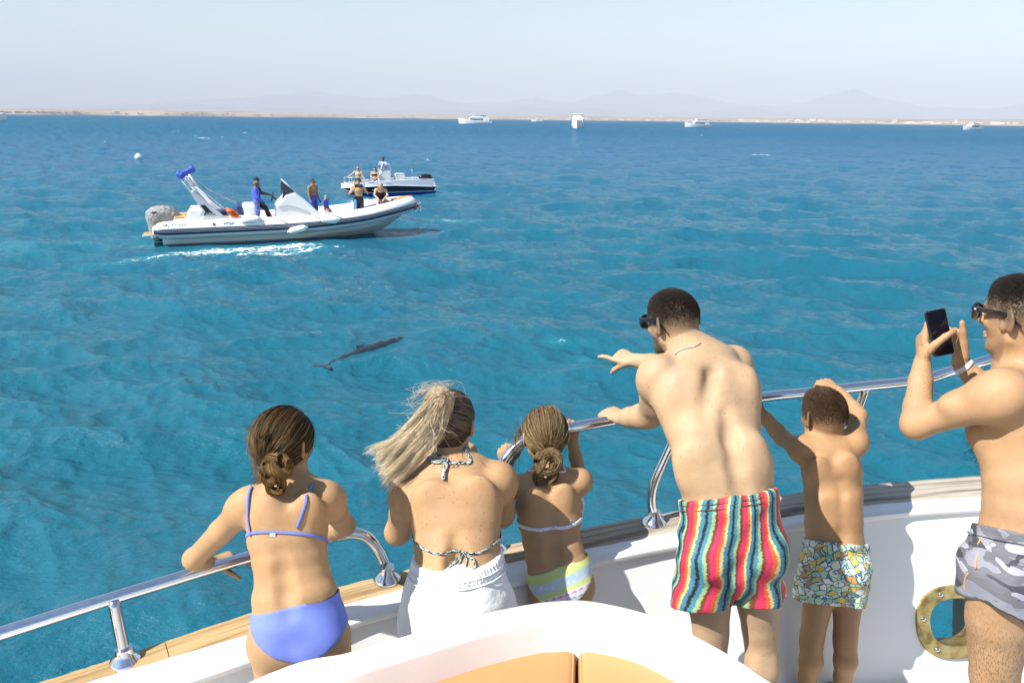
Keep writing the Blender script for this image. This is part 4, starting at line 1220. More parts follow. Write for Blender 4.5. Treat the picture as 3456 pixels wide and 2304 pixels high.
def pastel_mat():
    m, S = matn('pastel_swim_cloth', base=(.6, .7, .7), rough=.65); uv = S.attr('puv'); sp = S.n('ShaderNodeSeparateXYZ'); S.l(uv, sp.inputs[0])
    n = S.math('MULTIPLY', S.math('SUBTRACT', S.noise(uv, 60., 2), .5), .006)
    band = S.math('ADD', sp.outputs[1], n)
    zig = S.math('MULTIPLY', S.math('PINGPONG', sp.outputs[0], .012), .9)
    c = S.ramp(S.maprange(S.math('ADD', band, 0.), 0., .16), [(0, (.52, .60, .22)), (.20, (.42, .55, .62)), (.42, (.52, .60, .22)), (.53, (.60, .64, .66)), (.80, (.55, .62, .32)), (.86, (.5, .60, .66))], 'CONSTANT')
    row = S.math('MULTIPLY', S.math('GREATER_THAN', S.math('ADD', band, zig), .098), S.math('LESS_THAN', band, .098))
    c = S.mix(row, c, (.66, .22, .30))
    row2 = S.math('MULTIPLY', S.math('GREATER_THAN', S.math('ADD', band, zig), .118), S.math('LESS_THAN', band, .116))
    c = S.mix(row2, c, (.22, .40, .45))
    spk = S.math('MULTIPLY', S.math('GREATER_THAN', S.noise(uv, 75., 2), .60), S.math('MULTIPLY', S.math('GREATER_THAN', band, .034), S.math('LESS_THAN', band, .064)))
    S.l(S.mix(S.math('MULTIPLY', spk, .7), c, (.68, .62, .72)), S.p.inputs['Base Color']); return m
M_STRIPE, M_PALM, M_CAMO, M_ZEBRA, M_PASTEL = stripes_mat(), palms_mat(), camo_mat(), zebra_mat(), pastel_mat()
M_BLUE = mat('periwinkle_swim_cloth', (.15, .20, .56), .75, spec=.2, noise=(14., .10), bump=(500., .2, .001))
M_LILAC = mat('pale_print_strap', (.60, .60, .70), .6, noise=(90., .2))
M_WHITE = mat('white_jersey_cloth', (.80, .79, .77), .85, noise=(20., .04), bump=(24., .55, .012))
M_BLACKP = mat('black_plastic', (.012, .012, .016), .22, coat=.3)
M_LENS = mat('dark_lens', (.02, .025, .05), .08, coat=.6)
M_SCREEN = mat('phone_glass', (.006, .006, .012), .06, spec=.6)
M_BAND = mat('white_wristband', (.72, .70, .72), .4, noise=(60., .2))
M_CHAIN = mat('silver_chain', (.75, .72, .68), .25, metal=1., bump=(900., .8, .002))
M_METALCLIP = mat('small_metal_clip', (.7, .7, .72), .25, metal=1.)
M_ORLINE = mat('orange_trim', (.72, .30, .12), .6)
M_INK = mat('tattoo_ink', (.05, .05, .06), .7)
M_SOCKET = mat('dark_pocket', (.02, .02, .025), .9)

def swim_puv(c, scale=1.0):
    def f(P):
        a = np.arctan2(P[:, 0] - c[0], -(P[:, 1] - c[1])); return np.stack([a * .155 * scale, P[:, 2], np.zeros(len(P))], -1)
    return f

def sunglasses(H, root, wide=1.0, emblem=False):
    """frame with two lenses and temples over the ears"""
    L = H['L']; o0 = np.array(root.location)
    g = MB()
    for q in (-1, 1):
        out = [L(q * (.035 + .029 * math.cos(t)), .112 - .010 * abs(math.cos(t)) * (1 if math.cos(t) > 0 else .2), -.016 + .023 * math.sin(t)) for t in np.linspace(0, 2 * math.pi, 25)]
        g.tube(out, .0032 * H['s'], 6, False)
        tp = [L(q * .060, .106, -.004), L(q * .072, .080, -.003), L(q * .081, .020, -.004), L(q * .082, -.004, -.006), L(q * .080, -.028, -.022), L(q * .078, -.045, -.036)]
        C = spline(tp, 20); _, T, N, B = frames(C); u = H['u']
        rings = [[p + u * .0065 * H['s'] * a * w + np.cross(u, t) * .0022 * b for a, b in ((1, 1), (1, -1), (-1, -1), (-1, 1))] for p, t, w in zip(C, T, np.linspace(1.15, .55, 20))]
        g.loft(rings)
    g.tube([L(-.010, .113, -.008), L(0, .118, -.005), L(.010, .113, -.008)], .003 * H['s'], 6)
    fr = g.build('sunglasses', M_BLACKP, root, smooth=True, origin=o0, auto=40)
    for q in (-1, 1):
        ln = MB(); ring = [L(q * (.035 + .029 * math.cos(t)), .1115 - .010 * abs(math.cos(t)) * (1 if math.cos(t) > 0 else .2), -.016 + .023 * math.sin(t)) for t in np.linspace(0, 2 * math.pi, 24, endpoint=False)]
        ln.loft([ring, [p + H['f'] * .002 for p in ring]]); ln.build('lens', M_LENS, fr, smooth=True, origin=o0, auto=40)
    if emblem:
        c = L(-.0745, .088, -.002)
        MB().ellips(c, (.0055, .0055, .0040), H['M'].T).build('emblem', M_METALCLIP, fr, smooth=True, origin=o0)
    return fr

# ============================================================ pointing man
SK_MAN = skin_mat('fair_skin', (.5, .3, .2), freckle=.05)
def pointing_man():
    B_ = (.42, .280, .165)
    S_ = [sec(2318, 2620, 1850, 2.43, .115), sec(2312, 2614, 1760, 2.43, .115), sec(2308, 2613, 1690, 2.43, .108), sec(2291, 2604, 1600, 2.46, .112), sec(2268, 2578, 1520, 2.50, .108, .1),
          sec(2242, 2568, 1440, 2.55, .108, .15), sec(2228, 2556, 1360, 2.60, .108, .2), sec(2232, 2542, 1280, 2.66, .098, .25), sec(2255, 2500, 1222, 2.70, .080, .25)]
    shL, elL, wrL = at(2222, 1268, 2.64), at(2192, 1402, 2.80), at(2096, 1410, 2.90)
    shR, elR, wrR = at(2478, 1238, 2.76), at(2330, 1246, 3.02), at(2146, 1216, 3.20)
    nk = at(2338, 1212, 2.74); hc = at(2272, 1066, 2.82)
    hL, hR = at(2385, 1880, 2.43), at(2545, 1868, 2.43); kL, kR = at(2400, 2150, 2.43), at(2568, 2150, 2.43)
    aL, aR = ground(kL - V(0, .03, 0), .09), ground(kR + V(.02, -.03, 0), .09)
    root = empty('person', ground((aL + aR) / 2, 0)); tag(root, 'shirtless man in rainbow striped swim shorts leaning on the rail and pointing left', 'person')
    lo, hi = bounds([shL, elL, wrL, wrR - V(.2, 0, 0), shR, hc + UP * .05, aL, aR, S_[0][0], aL + V(0, .1, -.05)], .19)
    v = Vol(lo, hi, .005)
    torso(v, S_, .04)
    for s, S0 in ((-1, S_[6]), (1, S_[6])): pass
    back = lambda sc, x, d: sc[0] + sc[2] * x + np.cross(sc[2], UP) * (-1) * 0 + V(0, -1, 0) * d
    # shoulder blades, lats, trapezius, spine furrow
    v.ell(at(2325, 1335, 2.568), (.055, .028, .085), None, .06); v.ell(at(2470, 1315, 2.60), (.050, .024, .08), None, .06)
    v.ell(at(2262, 1345, 2.58), (.045, .05, .09), None, .05); v.ell(at(2520, 1330, 2.60), (.04, .05, .09), None, .05)
    limb(v, [nk + UP * .03, at(2282, 1232, 2.70), shL + UP * .015], [.058, .052, .055], .05); limb(v, [nk + UP * .03, at(2420, 1218, 2.76), shR + UP * .015], [.058, .05, .055], .05)
    for i in range(2, 6):
        a, b = S_[i], S_[i + 1]
        ofs = [0, .01, .02, .03, .035, .03, .02, .012, .0][i]
        pa, pb = a[0] + V(ofs, -a[1][1] - .026, .01), b[0] + V(ofs * .9, -b[1][1] - .026, .01)
        v.cone(pa, pb, .016, .016 if i < 5 else .003, .05, sub=True)
    v.cone(at(2400, 1262, 2.572), at(2376, 1390, 2.445), .010, .006, .05, sub=True)        # edge of the raised shoulder blade
    v.ell(at(2345, 1560, 2.42), (.06, .035, .08), None, .07); v.ell(at(2535, 1550, 2.43), (.05, .035, .08), None, .07)
    leg(v, hL, kL, aL, (.086, .082, .062, .056, .058, .036), .02); leg(v, hR, kR, aR, (.086, .082, .062, .056, .058, .036), .02)
    for hp_, q in ((hL, -1), (hR, 1)): v.ell(hp_ + V(q * .0, -.055, .03), (.085, .075, .09), None, .04)
    vt = v.copy()
    arm(v, shL, elL, wrL, (.060, .050, .043, .047, .029), .03); arm(v, shR, elR, wrR, (.062, .052, .043, .046, .030), .03)
    v.ell(elL * .6 + shL * .4 + V(.015, -.02, -.01), (.035, .035, .05), None, .03)
    v.ell(shL * .8 + S_[7][0] * .2 + V(0, -.02, -.05), (.05, .05, .06), None, .05)
    # left hand closed on the rail, right hand pointing
    hand(v, wrL, at(2046, 1390, 2.985) - wrL, V(.1, .30, -1), 'L', 1.18, ((58, 92, 50), (60, 92, 50), (62, 92, 50), (66, 92, 50)), thumb=(.75, .45, .35), tcurl=(25, 25), spread=.02)
    hd = nrm(at(2085, 1198, 3.26) - wrR)
    hand(v, wrR, hd, V(0, .5, -.8), 'R', 1.12, ((-6, 14, 12), (84, 98, 65), (86, 98, 65), (88, 98, 65)), thumb=(.88, .22, .62), tcurl=(10, 14), spread=.02)
    H = head(v, hc, V(-.50, .84, -.20), V(-.10, .08, 1), 1.06)
    v.cone(nk - UP * .01, H['L'](0, -.028, -.055), .062, .056, .03); v.cone(nk + V(.01, .03, 0), H['L'](0, .0, -.08), .05, .048, .03)
    hf = lambda P: {'hair': sstep(DECK + .75, DECK + .3, P[:, 2])}
    body_obj(v, B_, root, SK_MAN, H, extra=hf, stubble=((.05, .032, .022), .85), fade=((.040, .029, .022), -.095, .02, .90))
    P, R = buzz(H, v, 24000, np.random.default_rng(3), .0085, z0=-.06, z1=.04, top=1.35); strand_obj('hair', P, R, (.018, .012, .009), (.050, .033, .022), root, np.random.default_rng(2))
    sunglasses(H, root)
    P, N = on_skin(v, [(2277, 1200), (2290, 1186), (2315, 1178), (2342, 1172), (2364, 1160)], .002, 24)
    MB().tube(P, .0022, 6).build('necklace', M_CHAIN, root, smooth=True, origin=np.array(root.location))
    # shorts
    lo, hi = bounds([S_[0][0], kL, kR], .30); c = vt.crop(V(lo[0], lo[1], DECK + .5), V(hi[0], hi[1], DECK + 1.1), -.007)
    w = [sec(2307, 2614, 1690, 2.43, .112), sec(2296, 2622, 1790, 2.43, .124), sec(2288, 2632, 1890, 2.43, .128)]
    torso(c, w, .03)
    for hp_, q in ((hL, -1), (hR, 1)): c.ell(hp_ + V(q * -.002, -.056, .045), (.086, .070, .10), None, .03)
    def legsec(xl, xr, y, Y, d): return sec(xl, xr, y, Y, d)
    torso(c, [sec(2286, 2462, 1880, 2.43, .120), sec(2272, 2462, 2000, 2.42, .112), sec(2258, 2462, 2130, 2.42, .112)], .012)
    torso(c, [sec(2462, 2634, 1880, 2.43, .120), sec(2476, 2634, 2000, 2.42, .108), sec(2486, 2632, 2130, 2.42, .105)], .012)
    c.cone(at(2470, 1930, 2.27), at(2472, 2120, 2.29), .010, .020, .03, sub=True); c.cone(at(2470, 2040, 2.35), at(2474, 2140, 2.35), .008, .014, .012, sub=True)
    pl, pr = at(2306, 1696, 2.33), at(2614, 1654, 2.33); n = nrm(np.cross(pr - pl, V(0, 1, -.42))); n = n if n[2] > 0 else -n
    c.cut(pl, n); a, b = at(2259, 2070, 2.33), at(2626, 2050, 2.33); n2 = np.cross(b - a, V(0, 1, -.42)); n2 = nrm(n2 if n2[2] < 0 else -n2); c.cut(a, n2)
    cen = S_[0][0]
    def puv(P):
        x = P[:, 0] - cen[0]; an = np.arctan2(x, -(P[:, 1] - cen[1])); fl = sstep(.0, .22, cen[2] - P[:, 2])
        return np.stack([an * .155 * (1 - .15 * fl) + .005, P[:, 2], np.zeros(len(P))], -1)
    so = cloth_obj(c, 'swim_shorts', M_STRIPE, root, amp=.0075, seed=4, gather=(pl * .5 + pr * .5 + V(0, .10, 0), n, .036, 46, .0016), puv=puv)
    so['label'] = 'knee length swim shorts with jagged rainbow stripes'
    sm_ = mat('dark_stitching', (.10, .05, .05), .8); seam(c, pl, pr, n, .036, sm_, so, width=.003); seam(c, pl, pr, n, .018, sm_, so, width=.0018)
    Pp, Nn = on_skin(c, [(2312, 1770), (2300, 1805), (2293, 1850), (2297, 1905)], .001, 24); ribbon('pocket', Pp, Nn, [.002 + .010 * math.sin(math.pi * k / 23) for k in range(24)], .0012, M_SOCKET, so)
    return v, H
pointing_man()

# ============================================================ boy
SK_BOY = skin_mat('tanned_skin', (.4, .22, .12))
def boy():
    B_ = (.375, .212, .102)
    S_ = [sec(2730, 2912, 1900, 2.70, .075), sec(2726, 2914, 1838, 2.71, .072), sec(2722, 2906, 1760, 2.74, .066), sec(2716, 2908, 1670, 2.77, .070), sec(2708, 2908, 1590, 2.81, .074), sec(2706, 2892, 1530, 2.84, .068), sec(2728, 2868, 1488, 2.87, .05)]
    shL, elL, wrL = at(2712, 1520, 2.84), at(2642, 1478, 3.0), at(2566, 1388, 3.10)
    shR, elR, wrR = at(2884, 1500, 2.85), at(2898, 1402, 2.99), at(2832, 1322, 3.14)
    nk = at(2782, 1478, 2.88); hc = at(2783, 1392, 2.90)
    hL, hR = at(2778, 1925, 2.69), at(2866, 1925, 2.69); kL, kR = at(2738, 2168, 2.63), at(2852, 2166, 2.63); aL, aR = ground(kL + V(.0, -.01, 0), .07), ground(kR + V(.01, -.01, 0), .07)
    root = empty('person', ground((aL + aR) / 2, 0)); tag(root, 'boy in palm print swim shorts with one hand up on the rail above his head', 'person')
    lo, hi = bounds([shL, elL, wrL - V(.06, 0, 0), wrR, shR, hc + UP * .05, aL, aR + V(0, .08, -.05)], .15); v = Vol(lo, hi, .0048)
    torso(v, S_, .035)
    v.ell(at(2760, 1590, 2.755), (.038, .022, .055), None, .04); v.ell(at(2862, 1575, 2.76), (.038, .024, .055), None, .04)
    limb(v, [nk, at(2745, 1500, 2.85), shL], [.045, .036, .036], .04); limb(v, [nk, at(2835, 1492, 2.86), shR], [.045, .036, .036], .04)
    for i in range(1, 4):
        a, b = S_[i], S_[i + 1]; v.cone(a[0] + V(.004, -a[1][1] - .022, 0), b[0] + V(.0, -b[1][1] - .022, 0), .012, .012 if i < 3 else .002, .04, sub=True)
    for x in (2772, 2858): v.ell(at(x, 1745, 2.712), (.035, .02, .07), None, .06)
    leg(v, hL, kL, aL, (.062, .056, .043, .040, .041, .026), .02, fs=.85); leg(v, hR, kR, aR, (.062, .056, .043, .040, .041, .026), .02, fs=.85)
    vt = v.copy()
    arm(v, shL, elL, wrL, (.040, .034, .029, .031, .021), .025); arm(v, shR, elR, wrR, (.040, .034, .029, .031, .021), .025)
    hand(v, wrR, at(2782, 1287, 3.19) - wrR, V(.1, .3, -1), 'R', .84, ((28, 60, 40),) * 4, thumb=(.6, .7, .2))
    hand(v, wrL, at(2536, 1347, 3.12) - wrL, V(.1, .3, -1), 'L', .84, GRIP)
    H = head(v, hc, V(-.22, .95, -.16), V(0, .12, 1), .97, nose=.95, jaw=.95, ears=1.05)
    v.cone(nk - UP * .01, H['L'](0, -.026, -.05), .044, .042, .03)
    body_obj(v, B_, root, SK_BOY, H, fade=((.055, .033, .019), -.09, .02, .88))
    P, R = buzz(H, v, 24000, np.random.default_rng(5), .008, z0=-.07, z1=.03, top=2.3); strand_obj('hair', P, R, (.035, .019, .010), (.17, .098, .048), root, np.random.default_rng(6))
    lo, hi = bounds([S_[0][0], kL, kR], .2); c = vt.crop(V(lo[0], lo[1], DECK + .35), V(hi[0], hi[1], DECK + .75), -.006)
    torso(c, [sec(2720, 2920, 1838, 2.71, .080), sec(2702, 2926, 1900, 2.70, .094), sec(2694, 2924, 1960, 2.69, .096)], .025)
    for hp_ in (hL, hR): c.ell(hp_ + V(0, -.05, .03), (.062, .05, .06), None, .03)
    torso(c, [sec(2692, 2800, 1955, 2.69, .085), sec(2684, 2796, 2010, 2.68, .080), sec(2684, 2790, 2110, 2.67, .078)], .02); torso(c, [sec(2806, 2924, 1955, 2.69, .085), sec(2806, 2916, 2010, 2.68, .080), sec(2808, 2912, 2110, 2.67, .076)], .02)
    c.cone(at(2801, 1975, 2.58), at(2797, 2090, 2.58), .010, .016, .02, sub=True)
    pl, pr = at(2716, 1822, 2.64), at(2922, 1838, 2.64); n = np.cross(pr - pl, V(0, 1, -.40)); n = nrm(n if n[2] > 0 else -n); c.cut(pl, n)
    a, b = at(2690, 2032, 2.62), at(2910, 2052, 2.62); n2 = np.cross(b - a, V(0, 1, -.40)); n2 = nrm(n2 if n2[2] < 0 else -n2); c.cut(a, n2)
    so = cloth_obj(c, 'swim_shorts', M_PALM, root, amp=.006, seed=9, gather=(pl * .5 + pr * .5 + V(0, .06, 0), n, .022, 34, .0018), puv=swim_puv(S_[0][0], .7)); so['label'] = 'swim shorts with a green and yellow palm print'; seam(c, pl, pr, n, .024, mat('teal_stitching', (.06, .14, .15), .8), so, .06, .0025)
    return v, H
boy()

# ============================================================ man with phone
SK_TAN = skin_mat('warm_tan_skin', (.45, .26, .14), hairy=1.0)
def phone_man():
    B_ = (.40, .238, .125)
    yw = -.0
    S_ = [sec(3335, 3610, 1900, 2.20, .12), sec(3324, 3606, 1800, 2.18, .125), sec(3336, 3612, 1700, 2.19, .12), sec(3334, 3625, 1617, 2.21, .122), sec(3320, 3640, 1540, 2.24, .125), sec(3306, 3655, 1465, 2.27, .13), sec(3318, 3660, 1390, 2.29, .125), sec(3352, 3640, 1322, 2.31, .105), sec(3405, 3580, 1272, 2.33, .075)]
    shL, elL, wrL = at(3392, 1330, 2.20), at(3092, 1432, 2.36), at(3113, 1226, 2.50)
    shR, elR, wrR = at(3625, 1330, 2.40), at(3400, 1390, 2.52), at(3243, 1226, 2.58)
    nk = at(3462, 1262, 2.33); hc = at(3452, 1042, 2.34)
    hL, hR = at(3380, 1925, 2.17), at(3560, 1925, 2.22); kL, kR = at(3352, 2330, 2.17), at(3545, 2320, 2.25); aL, aR = ground(kL + V(.02, -.02, 0), .09), ground(kR + V(.02, -.02, 0), .09)
    root = empty('person', ground((aL + aR) / 2, 0)); tag(root, 'shirtless man in grey camouflage shorts and sunglasses filming with a phone', 'person')
    lo, hi = bounds([shL, elL, wrL + UP * .1, wrR, shR, hc + UP * .06, aL, aR + V(0, .1, -.05), S_[5][0] + V(.16, 0, 0)], .17); v = Vol(lo, hi, .005)
    torso(v, S_, .04)
    v.ell(at(3470, 1420, 2.19), (.06, .035, .09), None, .05); v.ell(at(3330, 1455, 2.30), (.05, .06, .06), None, .05)
    limb(v, [nk + UP * .02, at(3425, 1292, 2.28), shL + UP * .01], [.062, .056, .058], .05); limb(v, [nk + UP * .02, at(3545, 1290, 2.36), shR + UP * .01], [.062, .056, .058], .05)
    leg(v, hL, kL, aL, (.098, .090, .070, .060, .060, .038), .02); leg(v, hR, kR, aR, (.098, .090, .070, .060, .060, .038), .02)
    vt = v.copy()
    arm(v, shL, elL, wrL, (.063, .051, .042, .043, .028), .03); arm(v, shR, elR, wrR, (.062, .050, .041, .042, .028), .03)
    v.ell(shL * .55 + elL * .45 + UP * .012, (.070, .042, .040), None, .03)
    # hands round the phone
    hand(v, wrL, V(.06, .42, .9), V(.9, -.15, 0), 'L', 1.10, ((6, 14, 12), (20, 34, 28), (34, 46, 35), (44, 52, 35)), thumb=(.60, .72, .40), tcurl=(18, 22), spread=.07)
    hand(v, wrR, V(-.18, .30, .93), V(-.9, -.1, 0), 'R', 1.10, ((35, 55, 35), (40, 60, 35), (45, 60, 35), (50, 60, 35)), thumb=(.95, .30, .05), tcurl=(2, 2), spread=.04)
    H = head(v, hc, V(-.47, .87, -.08), V(-.03, 0, 1), 1.08, jaw=1.08)
    v.cone(nk, H['L'](0, -.025, -.055), .066, .060, .03); v.cone(nk + V(-.02, .03, .01), H['L'](0, .01, -.085), .055, .050, .03)
    def hf(P):
        f = sstep(.12, .05, np.linalg.norm(np.cross(P - elL, nrm(wrL - elL)), axis=1)) * (((P - elL) @ nrm(wrL - elL)) > .02)
        return {'hair': np.maximum(f * .6, sstep(DECK + .85, DECK + .6, P[:, 2]))}
    body_obj(v, B_, root, SK_TAN, H, extra=hf, stubble=((.16, .10, .065), .55), fade=((.055, .042, .034), -.085, .0, .80))
    P, R = buzz(H, v, 24000, np.random.default_rng(8), .005, z0=-.07, z1=.055, top=2.9); strand_obj('hair', P, R, (.017, .013, .010), (.045, .033, .026), root, np.random.default_rng(2))
    # chest hair seen past the arm
    rng = np.random.default_rng(4); ch = at(3302, 1490, 2.37); P0 = v.project(ch + rng.normal(size=(260, 3)) * V(.022, .03, .035), 0., 4); G = v.grad(P0); t = np.linspace(0, 1, 4)
    D = G * .8 + V(-.2, 0, -.6) + rng.normal(size=(260, 3)) * .5
    _ch = strand_obj('chest_hair', P0[:, None] + D[:, None] * (t[None, :, None] * rng.uniform(.008, .018, (260, 1, 1))), np.full((260, 4), .0006), (.02, .013, .01), (.04, .026, .02), root, rng); _ch['kind'] = 'stuff'
    sunglasses(H, root, emblem=True)
    # wristband
    d = nrm(wrR - elR); a = nrm(np.cross(d, UP)); P, N = girdle(v, wrR - d * .012, a, np.cross(d, a), .003, 40, .08)
    ribbon('wristband', P, N, .017, .0012, M_BAND, root, closed=True)
    # shorts
    lo, hi = bounds([S_[0][0], kL, kR], .32); c = vt.crop(V(lo[0], lo[1], DECK + .62), V(hi[0], hi[1], DECK + 1.14), -.007)
    torso(c, [sec(3320, 3610, 1770, 2.18, .132), sec(3284, 3630, 1845, 2.18, .140), sec(3252, 3640, 1900, 2.18, .142), sec(3254, 3640, 1950, 2.19, .146)], .02)
    torso(c, [sec(3252, 3462, 1930, 2.18, .135), sec(3250, 3470, 2010, 2.18, .130), sec(3258, 3474, 2150, 2.18, .125)], .02); torso(c, [sec(3460, 3650, 1930, 2.22, .135), sec(3462, 3655, 2150, 2.23, .125)], .02)
    pass
    pl, pr = at(3318, 1778, 2.06), at(3560, 1815, 2.06); n = np.cross(pr - pl, V(0, 1, -.38)); n = nrm(n if n[2] > 0 else -n); c.cut(pl, n)
    a, b = at(3256, 2000, 2.06), at(3440, 2090, 2.06); n2 = np.cross(b - a, V(0, 1, -.38)); n2 = nrm(n2 if n2[2] < 0 else -n2); c.cut(a, n2)
    so = cloth_obj(c, 'swim_shorts', M_CAMO, root, amp=.008, seed=13, gather=(pl * .5 + pr * .5 + V(0, .11, 0), n, .035, 40, .0016), puv=swim_puv(S_[0][0])); so['label'] = 'grey camouflage swim shorts with orange piping'; seam(c, pl, pr, n, .034, mat('grey_stitching', (.05, .05, .06), .8), so, .11, .003)
    P, N = on_skin(c, [(3317, 1812), (3302, 1838), (3304, 1862), (3296, 1885), (3294, 1918)], .001, 24); ribbon('piping', P, N, .005, .0022, M_ORLINE, so)
    P, N = on_skin(c, [(3268, 1932), (3259, 1950), (3256, 1970), (3257, 1992)], .001, 20); ribbon('piping', P, N, .005, .0022, M_ORLINE, so)
    for o_ in so.children: o_.location = (0, 0, 0)
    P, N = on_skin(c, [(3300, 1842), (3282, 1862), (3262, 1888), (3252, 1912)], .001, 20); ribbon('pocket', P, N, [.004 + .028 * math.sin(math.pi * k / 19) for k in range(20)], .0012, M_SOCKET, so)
    # phone
    pc = at(3170, 1122, 2.495); pu = nrm(at(3159, 1049, 2.515) - at(3190, 1194, 2.475)); pr_ = nrm(V(.98, .14, .0) - pu * np.dot(V(.98, .14, .0), pu)); pn = np.cross(pr_, pu)
    ph = empty('phone', pc); tag(ph, 'black phone held upright in both hands of the man in camouflage shorts', 'phone')
    def slab(w, h, t, r, zoff):
        ring = []
        for cx, cy, a0 in ((1, 1, 0), (-1, 1, 90), (-1, -1, 180), (1, -1, 270)):
            for k in range(6):
                an = math.radians(a0 + 18 * k); ring.append((cx * (w / 2 - r) + r * math.cos(an), cy * (h / 2 - r) + r * math.sin(an)))
        return [[pr_ * x + pu * y + pn * (zoff + z) for x, y in ring] for z in (-t / 2, t / 2)]
    MB().loft(slab(.073, .150, .008, .009, 0)).build('case', M_BLACKP, ph, smooth=False, bevel=.0015)
    sg = -1 if np.dot(pn, CAMP - pc) < 0 else 1
    MB().loft(slab(.066, .143, .0006, .007, sg * .0042)).build('screen', M_SCREEN, ph)
    return v, H
phone_man()
def gc(c0, qm, Y):
    b = nrm(V(0, c0[1] - qm[1], c0[2] - qm[2])); return V(c0[0], Y, c0[2] + b[2] / b[1] * (Y - c0[1]))
# ============================================================ girl in blue
SK_GIRL = skin_mat('sunlit_tan_skin', (.45, .26, .14))
def girl_blue():
    B_ = (.405, .240, .120)
    S_ = [sec(862, 1168, 2150, 2.0, .088, 0, .06), sec(852, 1158, 2085, 2.005, .085, 0, .1), sec(852, 1136, 2005, 2.02, .074, 0, .08), sec(862, 1112, 1945, 2.04, .068), sec(853, 1102, 1880, 2.06, .070), sec(838, 1102, 1812, 2.085, .076), sec(836, 1098, 1745, 2.11, .076), sec(848, 1092, 1690, 2.135, .066), sec(890, 1056, 1648, 2.155, .048)]
    shL, elL, wrL = at(848, 1692, 2.12), at(655, 1885, 2.26), at(706, 1898, 2.44)
    shR, elR, wrR = at(1098, 1678, 2.13), at(1163, 1772, 2.34), at(1112, 1803, 2.53)
    nk = at(982, 1632, 2.17); hc = at(957, 1478, 2.21)
    hL, hR = at(935, 2165, 2.0), at(1092, 2150, 2.0); kL = V(hL[0] + .0, 2.0, DECK + .40); kR = V(hR[0] + .02, 1.99, DECK + .40); aL, aR = ground(kL, .075), ground(kR, .075)
    root = empty('person', ground((aL + aR) / 2, 0)); tag(root, 'girl with a knotted brown bun in a blue bikini leaning on the low rail', 'person')
    lo, hi = bounds([shL, elL, wrL + V(.1, .1, 0), shR, elR, wrR, hc + UP * .05, aL, aR + V(0, .08, -.05)], .15); v = Vol(lo, hi, .0048)
    torso(v, S_, .035)
    v.ell(at(905, 1725, 2.055), (.040, .020, .05), None, .045); v.ell(at(1045, 1715, 2.06), (.040, .020, .05), None, .045)
    limb(v, [nk, at(920, 1660, 2.145), shL], [.043, .036, .038], .04); limb(v, [nk, at(1045, 1650, 2.15), shR], [.043, .036, .038], .04)
    for i in range(2, 5):
        a, b = S_[i], S_[i + 1]; v.cone(a[0] + V(.004, -a[1][1] - .022, 0), b[0] + V(.0, -b[1][1] - .022, 0), .012, .012 if i < 4 else .002, .04, sub=True)
    leg(v, hL, kL, aL, (.078, .070, .050, .044, .046, .029), .02, fs=.92); leg(v, hR, kR, aR, (.078, .070, .050, .044, .046, .029), .02, fs=.92)
    for hp_ in (hL, hR): v.ell(hp_ + V(0, -.030, .012), (.072, .058, .075), None, .035)
    vt = v.copy()
    arm(v, shL, elL, wrL, (.044, .037, .031, .033, .023), .025); arm(v, shR, elR, wrR, (.044, .037, .031, .033, .023), .025)
    hand(v, wrL, nrm(V(.80, .45, .02)), V(.1, .2, -1), 'L', .90, ((10, 18, 12), (24, 30, 20), (30, 34, 20), (36, 36, 20)), thumb=(.62, .75, .25), tcurl=(6, 8), spread=.10)
    hand(v, wrR, nrm(V(-.80, .25, -.05)), V(0, .3, -1), 'R', .90, RELAX)
    H = head(v, hc, V(.34, .92, -.16), V(0, .16, 1), .95, nose=.95, jaw=.92)
    v.cone(nk, H['L'](0, -.022, -.055), .042, .041, .03)
    body_obj(v, B_, root, SK_GIRL, H)
    # hair: combed back into a knotted bun
    rng = np.random.default_rng(21); g = (.0, -.088, -.055); hair_cap(H, root, (.030, .017, .008), (.082, .103, .096), zmin=-.085)
    P, R = combed(H, 6000, g, rng, .010, hair_r=(.083, .104, .097), low=-.62, jitter=.10, rad=.0009); strand_obj('hair', P, R, (.040, .022, .009), (.26, .155, .062), root, rng, .4)
    L = H['L']; c0 = vproj = at(930, 1565, 2.075)
    for (pts, n_, r_) in (([L(0, -.090, -.055), at(955, 1548, 2.075), at(968, 1578, 2.06), at(938, 1598, 2.052), at(903, 1578, 2.06), at(908, 1548, 2.07), at(945, 1545, 2.06)], 420, .014),
                          ([at(975, 1560, 2.07), at(968, 1600, 2.05), at(935, 1590, 2.035), at(915, 1560, 2.045)], 280, .0125),
                          ([at(895, 1565, 2.07), at(890, 1600, 2.055), at(905, 1625, 2.05), at(935, 1620, 2.045)], 260, .0125),
                          ([at(925, 1590, 2.045), at(950, 1625, 2.045), at(945, 1655, 2.055), at(915, 1655, 2.055), at(905, 1625, 2.06)], 280, .0125)):
        P, R = bundle(pts, n_, r_, rng, 18, .0013, 4.0, (1, 1.1, 1)); strand_obj('bun', P, R * .75, (.07, .038, .012), (.42, .25, .085), root, rng, .35)
    P, R = combed(H, 90, (.0, -.09, -.06), rng, .022, hair_r=(.086, .107, .100), low=-.5, jitter=.25, rad=.0006); strand_obj('flyaway_hair', P, R, (.10, .06, .03), (.24, .16, .08), root, rng)
    w = [[at(868 + rng.normal() * 8, 1500, 2.18), at(862 + rng.normal() * 10, 1560, 2.15), at(868 + rng.normal() * 14, 1620, 2.13), at(885 + rng.normal() * 16, 1660, 2.12)] for _ in range(26)]
    strand_obj('flyaway_hair', np.array([spline(q, 8) for q in w]), np.full((26, 8), .0006), (.12, .07, .03), (.24, .16, .08), root, rng)
    # swimsuit
    lo, hi = bounds([hL, hR], .25); c = vt.crop(V(lo[0], lo[1], hL[2] - .16), V(hi[0], hi[1], hL[2] + .16), -.0042)
